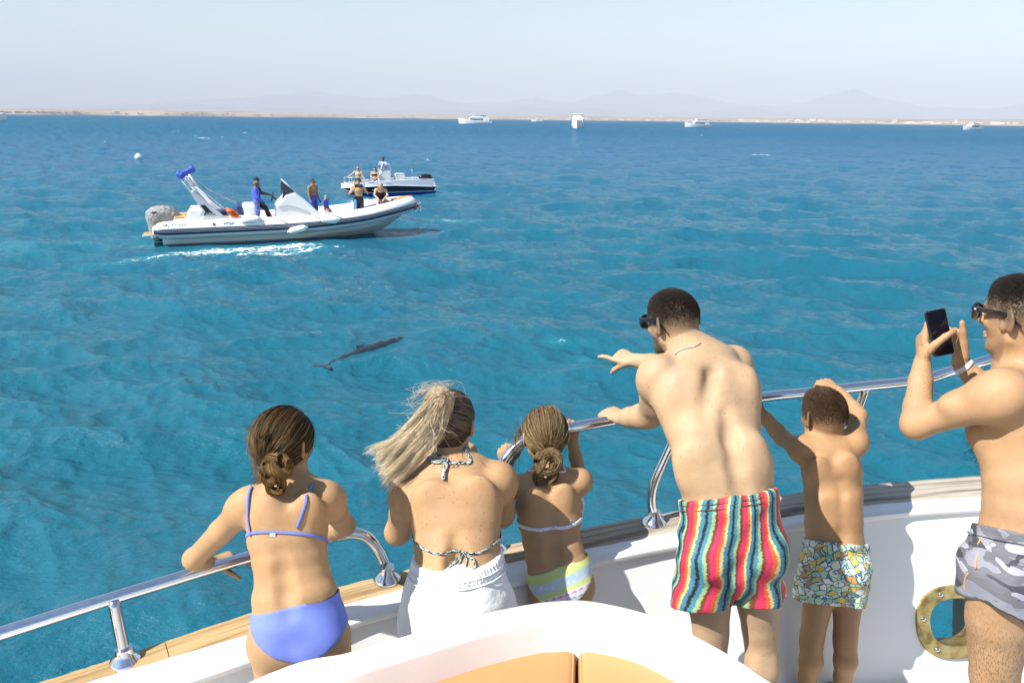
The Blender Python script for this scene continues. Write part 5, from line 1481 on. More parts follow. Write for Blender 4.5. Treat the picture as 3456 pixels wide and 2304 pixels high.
    pl, pr = at(851, 2086, 1.93), at(1150, 2012, 1.93); n = np.cross(pr - pl, V(0, 1, -.32)); n = nrm(n if n[2] > 0 else -n); c.cut(pl, n)
    X, Y, Z = c.coords(); mid = at(1030, 2218, 1.93); ax = nrm(pr - pl); side = (X - mid[0]) * ax[0] + (Z - mid[2]) * ax[2] * .0
    hgt = Z - mid[2] - side * .16
    c.g = np.maximum(c.g, (.102 * (np.abs(side) / .150) ** 1.7 - .004 - hgt).astype(np.float32) * .6)
    b = cloth_obj(c, 'bikini_bottom', M_BLUE, root, amp=.0014, seed=2); b['label'] = 'plain periwinkle blue bikini bottom'
    cb = S_[5][0]; ql, qr, qm = vt.hit(842, 1812), vt.hit(1096, 1809), vt.hit(960, 1797); c0 = (ql + qr) / 2; P, N = girdle(vt, gc(c0, qm, 2.085), V(1, 0, (qr - ql)[2] / (qr - ql)[0]), nrm(V(0, c0[1] - qm[1], c0[2] - qm[2])), .0018)
    top = ribbon('bikini_top', P, N, .009, .0022, M_BLUE, root, closed=True)
    for pts in ([(848, 1808), (843, 1760), (838, 1700), (843, 1660), (850, 1645)], [(1002, 1780), (1020, 1735), (1035, 1690), (1050, 1652), (1056, 1636)]):
        P, N = on_skin(v, pts, .0035, 24); ribbon('strap', P, N, .0085, .003, M_BLUE, top)
    q = vt.hit(922, 1800); MB().box((-.008, -.002, -.006), (.008, .002, .006), (np.eye(3), q + V(0, -.004, 0))).build('clasp', M_METALCLIP, top, origin=np.array(root.location))
    c = vt.crop(S_[5][0] - .2, S_[5][0] + .2, -.004); c.cut(S_[5][0] + V(0, .02, .075), V(0, -.35, 1)); c.cut(S_[5][0] + V(0, 0, -.012), V(0, 0, -1)); c.cut(S_[5][0] + V(0, .03, 0), V(0, -1, 0)); cloth_obj(c, 'bikini_front', M_BLUE, root)
girl_blue()

# ============================================================ woman with blonde ponytail
SK_WOM = skin_mat('freckled_tan_skin', (.48, .28, .15), freckle=.34)
def woman():
    B_ = (.41, .244, .122)
    S_ = [sec(1408, 1688, 1990, 2.27, .115), sec(1406, 1686, 1920, 2.28, .105), sec(1404, 1684, 1880, 2.30, .098), sec(1398, 1686, 1830, 2.33, .096), sec(1390, 1690, 1760, 2.37, .098), sec(1384, 1694, 1695, 2.41, .096), sec(1392, 1688, 1635, 2.45, .086), sec(1425, 1650, 1590, 2.465, .072)]
    shL, elL, wrL = at(1384, 1665, 2.44), at(1342, 1795, 2.56), at(1424, 1588, 2.73)
    shR, elR, wrR = at(1678, 1618, 2.46), at(1694, 1735, 2.58), at(1612, 1575, 2.76)
    nk = at(1525, 1572, 2.495); hc = at(1521, 1412, 2.55)
    hL, hR = at(1470, 2060, 2.26), at(1625, 2050, 2.26); kL = V(hL[0], 2.27, DECK + .42); kR = V(hR[0], 2.27, DECK + .42); aL, aR = ground(kL + V(0, -.05, 0), .08), ground(kR + V(0, -.05, 0), .08)
    root = empty('person', ground((aL + aR) / 2, 0)); tag(root, 'woman in white shorts and halter bikini with a blonde ponytail blown to the left', 'person')
    lo, hi = bounds([shL, elL, wrL, shR, elR, wrR, hc + UP * .06, aL, aR + V(0, .1, -.05)], .16); v = Vol(lo, hi, .005)
    torso(v, S_, .04)
    v.ell(at(1460, 1685, 2.352), (.055, .020, .065), None, .06); v.ell(at(1615, 1670, 2.360), (.055, .020, .065), None, .06)
    limb(v, [nk, at(1450, 1612, 2.47), shL], [.05, .046, .05], .045); limb(v, [nk, at(1610, 1592, 2.48), shR], [.05, .046, .05], .045)
    for i in range(1, 4):
        a, b = S_[i], S_[i + 1]; v.cone(a[0] + V(.012, -a[1][1] - .022, 0), b[0] + V(.004, -b[1][1] - .022, 0), .014, .014 if i < 3 else .002, .05, sub=True)
    leg(v, hL, kL, aL, (.092, .084, .058, .052, .055, .034), .02, fs=.95); leg(v, hR, kR, aR, (.092, .084, .058, .052, .055, .034), .02, fs=.95)
    vt = v.copy()
    arm(v, shL, elL, wrL, (.054, .049, .041, .042, .026), .03); arm(v, shR, elR, wrR, (.054, .049, .041, .042, .026), .03)
    hand(v, wrL, nrm(V(.35, .1, .9)), nrm(V(.8, .3, -.2)), 'L', .95, ((40, 60, 40),) * 4); hand(v, wrR, nrm(V(-.35, .1, .9)), nrm(V(-.8, .3, -.2)), 'R', .95, ((40, 60, 40),) * 4)
    H = head(v, hc, V(.20, .95, -.12), V(.04, .10, 1), .97, jaw=.9)
    v.cone(nk, H['L'](0, -.022, -.055), .050, .047, .03)
    body_obj(v, B_, root, SK_WOM, H)
    rng = np.random.default_rng(33); tie = V(-.035, -.090, .050)
    hair_cap(H, root, (.060, .040, .025), (.081, .102, .095), zmin=-.075)
    P, R = combed(H, 3000, tie, rng, .008, hair_r=(.082, .103, .096), low=-.65, jitter=.08, rad=.0012); strand_obj('hair', P, R, (.075, .050, .032), (.34, .26, .18), root, rng, .4)
    # ponytail: rises from the tie, fans out and streams down to the left
    T0 = H['L'](*tie); K = 18; t = np.linspace(0, 1, K); G = []
    for i in range(80):                                   # guide locks, w = 0 upper edge .. 1 lower edge
        w_ = rng.beta(1.1, .9); a = rng.normal(); b = rng.normal(); sp = rng.normal(size=8)
        p0 = T0 + H['r'] * .010 * a * .7 + H['u'] * .010 * b * .7
        ex, ey = 1258 + 58 * w_ + 16 * sp[0], 1512 + 150 * w_ + 14 * sp[1]; sh = rng.uniform(0, .28) if rng.random() < .45 else 0
        q3 = (1356 + 72 * w_ + 6 * sp[4], 1462 + 70 * w_ + 6 * sp[5]); ex, ey = ex + (q3[0] - ex) * sh, ey + (q3[1] - ey) * sh
        pts = [p0, at(1488 + 26 * w_ + 6 * sp[2], 1318 + 22 * w_ + 4 * sp[3], 2.455 + .012 * b), at(1446 + 54 * w_ + 6 * sp[6], 1345 + 40 * w_ + 5 * sp[7], 2.44 + .02 * rng.random()), at(1412 + 72 * w_ + 6 * sp[4], 1402 + 62 * w_ + 6 * sp[5], 2.42 + .03 * rng.random()),
               at(q3[0], q3[1], 2.42 + .03 * rng.random()), at(ex, ey, 2.43 + .02 * b)]
        G.append(spline(pts, K))
    G = np.array(G); N = 5000; gi = rng.integers(len(G), size=N); wd = .0052 * np.interp(t, [0, .3, .7, 1], [.9, 1.3, .8, .12])
    off = rng.normal(size=(N, 1, 3)) * wd[None, :, None] + rng.normal(size=(N, 1, 3)) * (.006 * t ** 3)[None, :, None]
    wav = .0022 * np.sin(t[None] * rng.uniform(5, 10, (N, 1)) + rng.uniform(0, 6.3, (N, 1)))[..., None] * rng.normal(size=(N, 1, 3)) * t[None, :, None]
    ln = rng.beta(6, 1.1, N) * .4 + .6; P = np.zeros((N, K, 3))
    for i in range(N):
        q = t * ln[i] * (K - 1); P[i] = np.stack([np.interp(q, np.arange(K), G[gi[i]][:, k]) for k in range(3)], 1)
    P = P + off + wav; R = np.repeat((.00072 * np.linspace(1.1, .45, K))[None], N, 0)
    strand_obj('ponytail', P, R, (.86, .71, .48), (.99, .90, .70), root, rng, .15, tipmix=(.76, .60, .40))
    # wild thin ends
    M = 110; Q = np.zeros((M, 14, 3))
    for i in range(M):
        s0 = P[rng.integers(N)]; k0 = rng.integers(5, 11); d = nrm(s0[k0 + 2] - s0[k0]); o = [s0[k0]]
        d = nrm(d * 1.5 + V(-.6, .05, .12) + rng.normal(size=3) * .2); c_ = rng.normal(size=3) * .16
        for j in range(13): d = nrm(d + c_ * .5 + V(-.02, 0, -.012)); o.append(o[-1] + d * rng.uniform(.008, .013))
        Q[i] = np.array(o)
    strand_obj('flyaway_hair', Q, np.full((M, 14), .0005), (.55, .46, .34), (.80, .72, .60), root, rng)
    w = [[H['L'](-.05 + .05 * rng.normal(), -.03, .088), at(1490 + rng.normal() * 35, 1296 + rng.normal() * 8, 2.5), at(1440 + rng.normal() * 35, 1308 + rng.normal() * 14, 2.47), at(1408 + rng.normal() * 22, 1332 + rng.normal() * 18, 2.45)] for _ in range(26)]
    strand_obj('flyaway_hair', np.array([spline(q, 9) for q in w]), np.full((26, 9), .0005), (.55, .46, .34), (.80, .72, .60), root, rng)
    # halter bikini: neck tie and back tie
    nb = girdle(v, at(1528, 1545, 2.505), V(1, 0, -.02), V(0, 1, -.25), .002, 60, .12)
    top = ribbon('bikini_top', nb[0], nb[1], .011, .0028, M_ZEBRA, root, closed=True)
    for pts, wd in (([(1509, 1549), (1507, 1575), (1500, 1600), (1493, 1624)], .013), ([(1509, 1549), (1485, 1562), (1462, 1560), (1458, 1545), (1480, 1540), (1505, 1548)], .009)):
        Pp, Nn = on_skin(v, pts, .006, 20); ribbon('tie_end', Pp, Nn, wd, .003, M_ZEBRA, top)
    bl, br = vt.hit(1413, 1838), vt.hit(1676, 1828); bm_ = vt.hit(1569, 1862)
    c0 = (bl + br) / 2; gd = girdle(vt, gc(c0, bm_, 2.33), V(1, 0, (br - bl)[2] / (br - bl)[0]), nrm(V(0, c0[1] - bm_[1], c0[2] - bm_[2])), .002)
    band = ribbon('back_cord', gd[0], gd[1], .008, .0026, M_ZEBRA, root, closed=True)
    for pts in ([(1568, 1862), (1550, 1880), (1530, 1900), (1512, 1915), (1506, 1934)], [(1568, 1862), (1556, 1885), (1545, 1915), (1542, 1936)], [(1570, 1862), (1580, 1880), (1578, 1908), (1588, 1925), (1602, 1915), (1596, 1885), (1574, 1864)]):
        Pp, Nn = on_skin(v, pts, .005, 26); ribbon('tie_end', Pp, Nn, .0085, .003, M_ZEBRA, band)
    c = vt.crop(S_[4][0] - .22, S_[4][0] + .22, -.004); z0 = c0[2]; c.cut(V(0, 0, z0 + .12), V(0, 0, 1)); c.cut(V(0, 0, z0 - .01), V(0, 0, -1)); c.cut(S_[4][0] + V(0, .035, 0), V(0, -1, 0)); cloth_obj(c, 'bikini_front', M_ZEBRA, root, puv=lambda P: P)
    tt = MB()
    for k in range(3):
        for a, b in ((( -6, -6), (6, 6)), ((-6, 6), (6, -6))):
            q = [vt.hit(1517 + 14 * k + a[0] + (b[0] - a[0]) * t_, 1575 - k + a[1] + (b[1] - a[1]) * t_) for t_ in (0, .5, 1)]
            tt.tube(v.project(np.array(q), .0003), .0011, 5)
    tt.build('tattoo', M_INK, root, smooth=True, origin=np.array(root.location))
    # shorts
    lo, hi = bounds([hL, hR], .30); c = vt.crop(V(lo[0], lo[1], DECK + .42), V(hi[0], hi[1], hL[2] + .28), -.006)
    torso(c, [sec(1402, 1690, 1912, 2.28, .118), sec(1378, 1718, 1960, 2.27, .138), sec(1358, 1738, 2020, 2.26, .150), sec(1350, 1745, 2090, 2.26, .152)], .03)
    torso(c, [sec(1350, 1545, 2090, 2.26, .135), sec(1345, 1545, 2200, 2.26, .13)], .02); torso(c, [sec(1550, 1748, 2090, 2.26, .135), sec(1552, 1752, 2200, 2.26, .13)], .02)
    c.cone(at(1552, 1990, 2.08), at(1548, 2120, 2.09), .010, .014, .03, sub=True)
    pl, pr, pm = at(1404, 1908, 2.24), at(1688, 1890, 2.24), at(1540, 1938, 2.165); n = np.cross(pr - pl, pm - pl); n = nrm(n if n[2] > 0 else -n); c.cut(pl, n)
    so = cloth_obj(c, 'shorts', M_WHITE, root, amp=.008, seed=31, gather=(pl * .5 + pr * .5 + V(0, .04, 0), n, .040, 66, .0020)); so['label'] = 'white jersey shorts with a gathered waist'; seam(c, pl, pr, n, .022, M_WHITE, so, .06, .004, .0025); seam(c, pl, pr, n, .042, M_WHITE, so, .06, .004, .0025)
woman()

# ============================================================ small girl
def girl_small():
    B_ = (.395, .230, .116)
    S_ = [sec(1790, 2000, 1975, 2.54, .085, 0, .12), sec(1783, 1996, 1925, 2.55, .082, 0, .14), sec(1772, 1968, 1865, 2.57, .068, 0, .1), sec(1763, 1956, 1815, 2.60, .064), sec(1750, 1960, 1760, 2.63, .068), sec(1740, 1966, 1705, 2.66, .070), sec(1742, 1964, 1650, 2.69, .062), sec(1775, 1930, 1612, 2.71, .045)]
    shL, elL, wrL = at(1752, 1645, 2.70), at(1728, 1672, 2.82), at(1712, 1578, 2.84)
    shR, elR, wrR = at(1956, 1622, 2.70), at(1962, 1640, 2.85), at(1933, 1496, 2.90)
    nk = at(1850, 1600, 2.725); hc = at(1840, 1455, 2.775)
    hL, hR = at(1845, 1990, 2.54), at(1945, 1975, 2.54); kL = V(hL[0], 2.54, DECK + .32); kR = V(hR[0] + .01, 2.54, DECK + .32); aL, aR = ground(kL + V(0, -.02, 0), .065), ground(kR + V(0, -.02, 0), .065)
    root = empty('person', ground((aL + aR) / 2, 0)); tag(root, 'small girl in pastel print swimwear holding the rail with both hands', 'person')
    lo, hi = bounds([shL, elL, wrL, shR, elR, wrR + UP * .08, hc + UP * .05, aL, aR + V(0, .08, -.05)], .14); v = Vol(lo, hi, .0046)
    torso(v, S_, .035)
    v.ell(at(1805, 1680, 2.61), (.034, .018, .045), None, .045); v.ell(at(1905, 1670, 2.615), (.034, .018, .045), None, .045)
    limb(v, [nk, at(1795, 1625, 2.71), shL], [.038, .032, .034], .035); limb(v, [nk, at(1910, 1612, 2.71), shR], [.038, .032, .034], .035)
    for i in range(2, 5):
        a, b = S_[i], S_[i + 1]; v.cone(a[0] + V(.010, -a[1][1] - .022, 0), b[0] + V(.004, -b[1][1] - .022, 0), .011, .011 if i < 4 else .002, .042, sub=True)
    leg(v, hL, kL, aL, (.062, .055, .042, .037, .038, .025), .02, fs=.8); leg(v, hR, kR, aR, (.062, .055, .042, .037, .038, .025), .02, fs=.8)
    for hp_ in (hL, hR): v.ell(hp_ + V(0, -.028, .010), (.058, .048, .058), None, .03)
    vt = v.copy()
    arm(v, shL, elL, wrL, (.038, .033, .028, .029, .020), .022); arm(v, shR, elR, wrR, (.038, .033, .028, .029, .020), .022)
    hand(v, wrL, at(1702, 1520, 2.865) - wrL, V(.2, .9, -.2), 'L', .82, GRIP, spread=.03); hand(v, wrR, at(1929, 1432, 2.915) - wrR, V(0, .9, -.25), 'R', .82, GRIP, spread=.03)
    H = head(v, hc, V(-.14, .95, -.20), V(0, .16, 1), .94, nose=.92, jaw=.92)
    v.cone(nk, H['L'](0, -.022, -.055), .038, .038, .03)
    body_obj(v, B_, root, SK_GIRL, H)
    rng = np.random.default_rng(41); hair_cap(H, root, (.085, .052, .024), (.082, .103, .096), zmin=-.085)
    P, R = combed(H, 6000, (.0, -.088, -.060), rng, .010, hair_r=(.083, .104, .097), low=-.6, jitter=.10, rad=.0009); strand_obj('hair', P, R, (.085, .052, .024), (.40, .27, .13), root, rng, .35)
    L = H['L']
    for pts, n_, r_ in (([L(0, -.088, -.06), at(1825, 1530, 2.655), at(1812, 1560, 2.635), at(1835, 1592, 2.63), at(1872, 1585, 2.635), at(1885, 1550, 2.645), at(1860, 1525, 2.65), at(1832, 1540, 2.64)], 420, .0125),
                        ([at(1840, 1540, 2.645), at(1825, 1580, 2.63), at(1812, 1610, 2.635), at(1830, 1632, 2.645), at(1850, 1642, 2.65)], 300, .014), ([at(1865, 1560, 2.64), at(1872, 1600, 2.635), at(1858, 1630, 2.645)], 150, .014)):
        P, R = bundle(pts, n_, r_, rng, 18, .0013, 3.5, (1, 1.1, .7), wild=.006); strand_obj('bun', P, R * .75, (.12, .075, .032), (.55, .39, .19), root, rng, .35)
    P, R = combed(H, 100, (.0, -.09, -.06), rng, .026, hair_r=(.086, .107, .100), low=-.5, jitter=.3, rad=.0006); strand_obj('flyaway_hair', P, R, (.20, .14, .07), (.40, .30, .16), root, rng)
    w = [[at(1772 + rng.normal() * 8, 1430 + rng.normal() * 20, 2.78), at(1750 + rng.normal() * 10, 1470 + rng.normal() * 14, 2.77), at(1738 + rng.normal() * 14, 1500 + rng.normal() * 18, 2.76), at(1742 + rng.normal() * 18, 1545 + rng.normal() * 20, 2.75)] for _ in range(34)]
    strand_obj('flyaway_hair', np.array([spline(q, 8) for q in w]), np.full((34, 8), .0006), (.25, .18, .09), (.42, .31, .17), root, rng)
    lo, hi = bounds([hL, hR], .2); c = vt.crop(V(lo[0], lo[1], hL[2] - .13), V(hi[0], hi[1], hL[2] + .14), -.0045)
    pl, pr = at(1783, 1957, 2.47), at(1984, 1886, 2.47); n = np.cross(pr - pl, V(0, 1, -.32)); n = nrm(n if n[2] > 0 else -n); c.cut(pl, n)
    X, Y, Z = c.coords(); mid = at(1900, 2046, 2.47); side = X - mid[0]; hgt = Z - mid[2] - side * .28
    c.g = np.maximum(c.g, (.085 * (np.abs(side) / .115) ** 1.6 - .004 - hgt).astype(np.float32) * .6)
    b = cloth_obj(c, 'bikini_bottom', M_PASTEL, root, amp=.0008, seed=2, puv=lambda P: np.stack([P[:, 0], (pl - P) @ n, np.zeros(len(P))], -1)); b['label'] = 'pastel printed bikini bottom with a lime waistband'
    ql, qr, qm = vt.hit(1752, 1768), vt.hit(1958, 1754), vt.hit(1862, 1780); c0 = (ql + qr) / 2
    gd = girdle(vt, gc(c0, qm, 2.64), V(1, 0, (qr - ql)[2] / (qr - ql)[0]), nrm(V(0, c0[1] - qm[1], c0[2] - qm[2])), .0018)
    top = ribbon('bikini_top', gd[0], gd[1], .013, .0022, M_LILAC, root, closed=True)
    q = vt.hit(1928, 1757); MB().lathe([(.006, 0), (.007, .001), (.006, .002)], q + V(0, -.004, 0), V(0, -1, 0), 12).build('clasp', M_METALCLIP, top, origin=np.array(root.location))
    q = vt.hit(1869, 1777); MB().lathe([(.005, 0), (.006, .001), (.005, .002)], q + V(0, -.004, 0), V(0, -1, 0), 12).build('clasp', M_METALCLIP, top, origin=np.array(root.location))
    nb = girdle(v, at(1850, 1585, 2.735), V(1, 0, 0), V(0, 1, -.3), .0018, 50, .10); ribbon('neck_strap', nb[0], nb[1], .008, .002, M_LILAC, root, closed=True)
    c = vt.crop(S_[4][0] - .17, S_[4][0] + .17, -.004); c.cut(V(0, 0, c0[2] + .075), V(0, 0, 1)); c.cut(V(0, 0, c0[2] - .01), V(0, 0, -1)); c.cut(S_[4][0] + V(0, .02, 0), V(0, -1, 0)); cloth_obj(c, 'bikini_front', M_LILAC, root)
girl_small()
# ------------------------------------------------------------------ far figures (same volumes, coarser grid)
SK_FAR = skin_mat('distant_skin', (.4, .25, .15))
def mini(label, frame, pos, yaw, sc, skin, J=None, wear=(), hair=None, group=None, h=.0125, glasses=False):
    """frame=(origin, heading) of the boat; joints in metres for a 1.75 m person, x right, y ahead, z up"""
    D = dict(head=(0, .02, 1.62), neck=(0, 0, 1.47), chest=(0, 0, 1.30), waist=(0, 0, 1.10), pelvis=(0, 0, .95), look=(0, 1, -.1),
             shR=(.185, 0, 1.40), elR=(.235, -.02, 1.12), wrR=(.25, .07, .90), shL=(-.185, 0, 1.40), elL=(-.235, -.02, 1.12), wrL=(-.25, .07, .90),
             hipR=(.09, 0, .92), knR=(.10, .02, .49), anR=(.105, -.02, .08), hipL=(-.09, 0, .92), knL=(-.10, .02, .49), anL=(-.105, -.02, .08))
    if J: D.update(J)
    D = {k: np.array(v, float) * (1 if k == 'look' else sc) for k, v in D.items()}
    o, hd = frame; c, s = math.cos(hd), math.sin(hd)
    w = np.array(o) + V(c * pos[0] - s * pos[1], s * pos[0] + c * pos[1], pos[2])
    root = empty('person', w, (0, 0, hd + yaw - math.pi / 2)); tag(root, label, 'person', group)
    P = np.array([v for k, v in D.items() if k != 'look']); lo, hi = P.min(0) - .22 * sc, P.max(0) + .22 * sc
    X = V(1, 0, 0)
    def tor(v):
        v.ecap(D['pelvis'] - UP * .02, D['waist'], (.155 * sc, .105 * sc), (.140 * sc, .095 * sc), X, .04); v.ecap(D['waist'], D['chest'], (.140 * sc, .095 * sc), (.168 * sc, .11 * sc), X, .04)
        v.ecap(D['chest'], D['neck'] - (D['neck'] - D['chest']) * .2, (.168 * sc, .11 * sc), (.10 * sc, .065 * sc), X, .04)
        for q in 'RL': v.cone(D['neck'] * .8 + D['chest'] * .2, D['sh' + q], .05 * sc, .05 * sc, .04)
    def arms(v, fore=True):
        for q in 'RL':
            if fore: arm(v, D['sh' + q], D['el' + q], D['wr' + q], tuple(np.array((.056, .048, .039, .040, .027)) * sc), .025)
            else: limb(v, [D['sh' + q], D['sh' + q] * .4 + D['el' + q] * .6], [.058 * sc, .052 * sc], .025)
    def legs(v, frac=1.0):
        for q in 'RL':
            if frac == 1.0:
                limb(v, [D['hip' + q], D['hip' + q] * .5 + D['kn' + q] * .5, D['kn' + q], D['kn' + q] * .65 + D['an' + q] * .35, D['an' + q]], [.088 * sc, .075 * sc, .055 * sc, .056 * sc, .036 * sc], .02)
                f = D['an' + q]; v.ecap(f + V(0, -.03, -.045) * sc, f + V(0, .16, -.055) * sc, (.032 * sc, .03 * sc), (.036 * sc, .018 * sc), X, .02)
            else: limb(v, [D['hip' + q], D['hip' + q] * (1 - frac) + D['kn' + q] * frac], [.092 * sc, .075 * sc], .02)
    v = Vol(lo, hi, h); tor(v); legs(v); arms(v)
    for q in 'RL':
        d = nrm(D['wr' + q] - D['el' + q]); hand(v, D['wr' + q], d, nrm(V(0, .5, -1) if abs(d[2]) < .8 else V(-1 if q == 'R' else 1, .3, 0)), q, sc * 1.05, RELAX)
    H = head(v, D['head'], D['look'], UP, sc, ears=1.1); v.cone(D['neck'] - UP * .01, H['L'](0, -.025, -.06), .054 * sc, .05 * sc, .03)
    body_obj_local(v, skin, root, SK_FAR, H, glasses)
    for nm, kind, colr, zcut in wear:
        c_ = Vol(lo, hi, h)
        if kind in ('shirt', 'longshirt', 'swimsuit'):
            tor(c_)
            if kind != 'swimsuit': arms(c_, kind == 'longshirt')
            c_.cut(D['neck'] + V(0, 0, zcut[1]) * sc, nrm(D['neck'] - D['chest'] + V(0, -.02, 0))); c_.cut(D['waist'] + V(0, 0, zcut[0]) * sc, -UP)
        else:
            c_.ecap(D['pelvis'] - UP * .03, D['waist'], (.16 * sc, .108 * sc), (.142 * sc, .096 * sc), X, .04); legs(c_, zcut[1]); c_.cut(D['waist'] + V(0, 0, zcut[0]) * sc, nrm(D['waist'] - D['pelvis']))
        c_.g -= np.float32(.014 if kind != 'swimsuit' else .009)
        Pm, Fm = c_.mesh(1); newmesh(nm, Pm, Fm, colr, root, True)
    if hair is not None:
        kind, colr = hair; L = H['L']; c_ = Vol(D['head'] - .3, D['head'] + .25, .011)
        c_.ell(L(0, -.008, .006), V(.084, .106, .098) * sc, H['M'], 0.)
        c_.cut(L(0, .05, .02), nrm(H['f'] - H['u'] * .6)); c_.cut(L(0, 0, -.045 if kind != 'cap' else .012), -nrm(H['u'] - H['f'] * .5))
        if kind == 'long':
            c_.cone(L(0, -.06, -.02), L(.02, -.075, -.17), .075 * sc, .05 * sc, .03); c_.cone(L(.065, -.0, .0), L(.085, .0, -.15), .035 * sc, .03 * sc, .02); c_.cone(L(-.065, -.0, .0), L(-.085, .0, -.15), .035 * sc, .03 * sc, .02)
        if kind == 'cap': c_.ecap(L(0, .06, .028), L(0, .155, .012), (.07 * sc, .012 * sc), (.05 * sc, .010 * sc), H['r'], .01)
        Pm, Fm = c_.mesh(1); newmesh('cap' if kind == 'cap' else 'hair', Pm, Fm, colr, root, True)
    return root, D, H
def body_obj_local(v, skin, root, m, H, glasses):
    P, F = v.mesh(); C = cols(P, skin); face_cols(C, P, H, skin)
    newmesh('body', P, F, m, root, True, {'Col': C})
    if glasses:
        L = H['L']; g = MB()
        for q in (-1, 1): g.ellips(L(q * .034, .104, -.012), V(.030, .014, .020) * H['s'], H['M'].T, 10, 7); g.tube([L(q * .06, .10, -.008), L(q * .084, .0, -.006)], .006, 5)
        g.tube([L(-.02, .108, -.008), L(.02, .108, -.008)], .005, 5); g.build('sunglasses', M_BLACKP, root, smooth=True)

M_HYPA = mat('white_tube_fabric', (.80, .80, .80), .42, noise=(.8, .04), bump=(1.6, .12, .03))
M_NAVY = mat('navy_rubber', (.015, .02, .075), .5)
M_WHITEB = mat('white_boat_gelcoat', (.80, .80, .79), .25, noise=(1.1, .03))
M_GREYP = mat('pale_grey_panel', (.52, .54, .58), .35)
M_COVER = mat('grey_engine_cover', (.26, .26, .26), .85, noise=(5., .18), bump=(6., .9, .06))
M_TEAK = mat('boat_teak', (.45, .27, .08), .6, noise=(9., .15))
M_BLUEC = mat('blue_canvas', (.05, .10, .50), .7, noise=(4., .2), bump=(7., .6, .04))
M_NAVYC, S = matn('navy_quilt', base=(.02, .025, .09), rough=.7)
w_ = S.n('ShaderNodeTexChecker'); w_.inputs['Scale'].default_value = 9.; S.l(S.mapping(S.obj(), (1, 1, 1), rot=(0, 0, .78)), w_.inputs['Vector'])
S.l(S.mix(w_.outputs['Fac'], (.018, .022, .085), (.035, .042, .13)), S.p.inputs['Base Color'])
M_BLACK = mat('black_plastic_panel', (.015, .015, .018), .35)
M_ORANGE2 = mat('orange_life_jacket', (.70, .12, .03), .7, noise=(9., .2))
M_GLASS = mat('tinted_screen', (.05, .06, .08), .06, coat=.5)
M_ROPE = mat('dark_rope', (.05, .05, .055), .8)
M_REDLOGO = mat('red_print', (.45, .03, .03), .5); M_GREYLOGO = mat('grey_print', (.20, .20, .22), .5)
M_WHITEP = mat('white_print', (.8, .8, .8), .5)
M_DRESS = mat('blue_pattern_shorts', (.10, .14, .42), .75, noise=(14., .8)); M_BSHIRT = mat('royal_blue_shirt', (.055, .09, .55), .75, noise=(5., .12))
M_DKSHIRT = mat('dark_shirt', (.03, .025, .025), .8); M_GREYCAP = mat('grey_cap', (.16, .15, .14), .8); M_BLKCAP = mat('black_cap', (.02, .02, .022), .8)
M_BLKSUIT = mat('black_swimsuit', (.012, .012, .014), .6); M_BLKTRUNK = mat('black_trunks', (.015, .018, .022), .6); M_SKYBLUE = mat('light_blue_panel', (.12, .42, .72), .6)
M_BLOND = mat('blond_hair', (.36, .25, .12), .6, noise=(30., .3)); M_DKHAIR = mat('dark_hair', (.025, .018, .014), .6); M_PALEBLUE = mat('pale_blue_shirt', (.22, .30, .62), .8)

def text_part(name, txt, size, M, matl, parent, extr=.002):
    cu = bpy.data.curves.new(name, 'FONT'); cu.body = txt; cu.size = size; cu.extrude = extr; cu.align_x = 'LEFT'
    o = bpy.data.objects.new('tmp', cu); COL.link(o); bpy.context.view_layer.update()
    dg = bpy.context.evaluated_depsgraph_get(); me = bpy.data.meshes.new_from_object(o.evaluated_get(dg)); bpy.data.objects.remove(o)
    me.transform(Matrix(M)); me.materials.clear(); me.materials.append(matl)
    t = bpy.data.objects.new(name, me); COL.link(t); t.parent = parent; return t

# ------------------------------------------------------------------ the inflatable boat (local x ahead, y to port, z up, y = 0 at the starboard side)
rib = empty('inflatable_boat', RIB_S, (0, 0, RIB_H)); tag(rib, 'white rigid inflatable boat with navy stripes and raked arch, passengers aboard', 'boat')
CL = spline([(-.12, .33, .44), (.05, .31, .445), (2, .30, .47), (4.0, .30, .50), (5.4, .31, .57), (6.6, .37, .69), (7.5, .56, .84), (8.15, .86, .95), (8.5, 1.15, 1.0), (8.6, 1.4, 1.02)], 60)
CL = np.vstack([CL, (CL[::-1] * V(1, -1, 1) + V(0, 2.8, 0))[1:]])
rad = np.interp(CL[:, 0], [-.12, -.02, .2, 5, 8.6], [.17, .25, .295, .30, .27])
MB().tube(CL, rad, 22).build('tube', M_HYPA, rib, smooth=True, auto=60)
half = CL[:60]; T = np.gradient(half, axis=0); T /= np.linalg.norm(T, axis=1, keepdims=True); OUT = np.stack([T[:, 1], -T[:, 0], 0 * T[:, 0]], -1); OUT /= np.linalg.norm(OUT, axis=1, keepdims=True)
UPL = np.cross(OUT, T) * 1.0; UPL = np.where(UPL[:, 2:3] < 0, -UPL, UPL)
def strake(side, a0, a1, off, m, name='stripe', k0=1, k1=59):
    secs_ = []
    for k in range(k0, k1):
        r = rad[k] + off; P = []
        for a in np.linspace(math.radians(a0), math.radians(a1), 4):
            P.append(half[k] + (OUT[k] * math.cos(a) + UPL[k] * math.sin(a)) * r)
        for a in (math.radians(a1), math.radians(a0)): P.append(half[k] + (OUT[k] * math.cos(a) + UPL[k] * math.sin(a)) * (rad[k] - .02))
        P = np.array(P)
        if side: P = P * V(1, -1, 1) + V(0, 2.8, 0)
        secs_.append(P)
    MB().loft(secs_).build(name, m, rib, smooth=True, auto=40)
for sd in (0, 1):
    strake(sd, -24, -11, .022, M_NAVY); strake(sd, -8, -4.0, .010, M_NAVY); strake(sd, .5, 5.5, .014, M_NAVY); strake(sd, 10, 14.0, .010, M_NAVY)
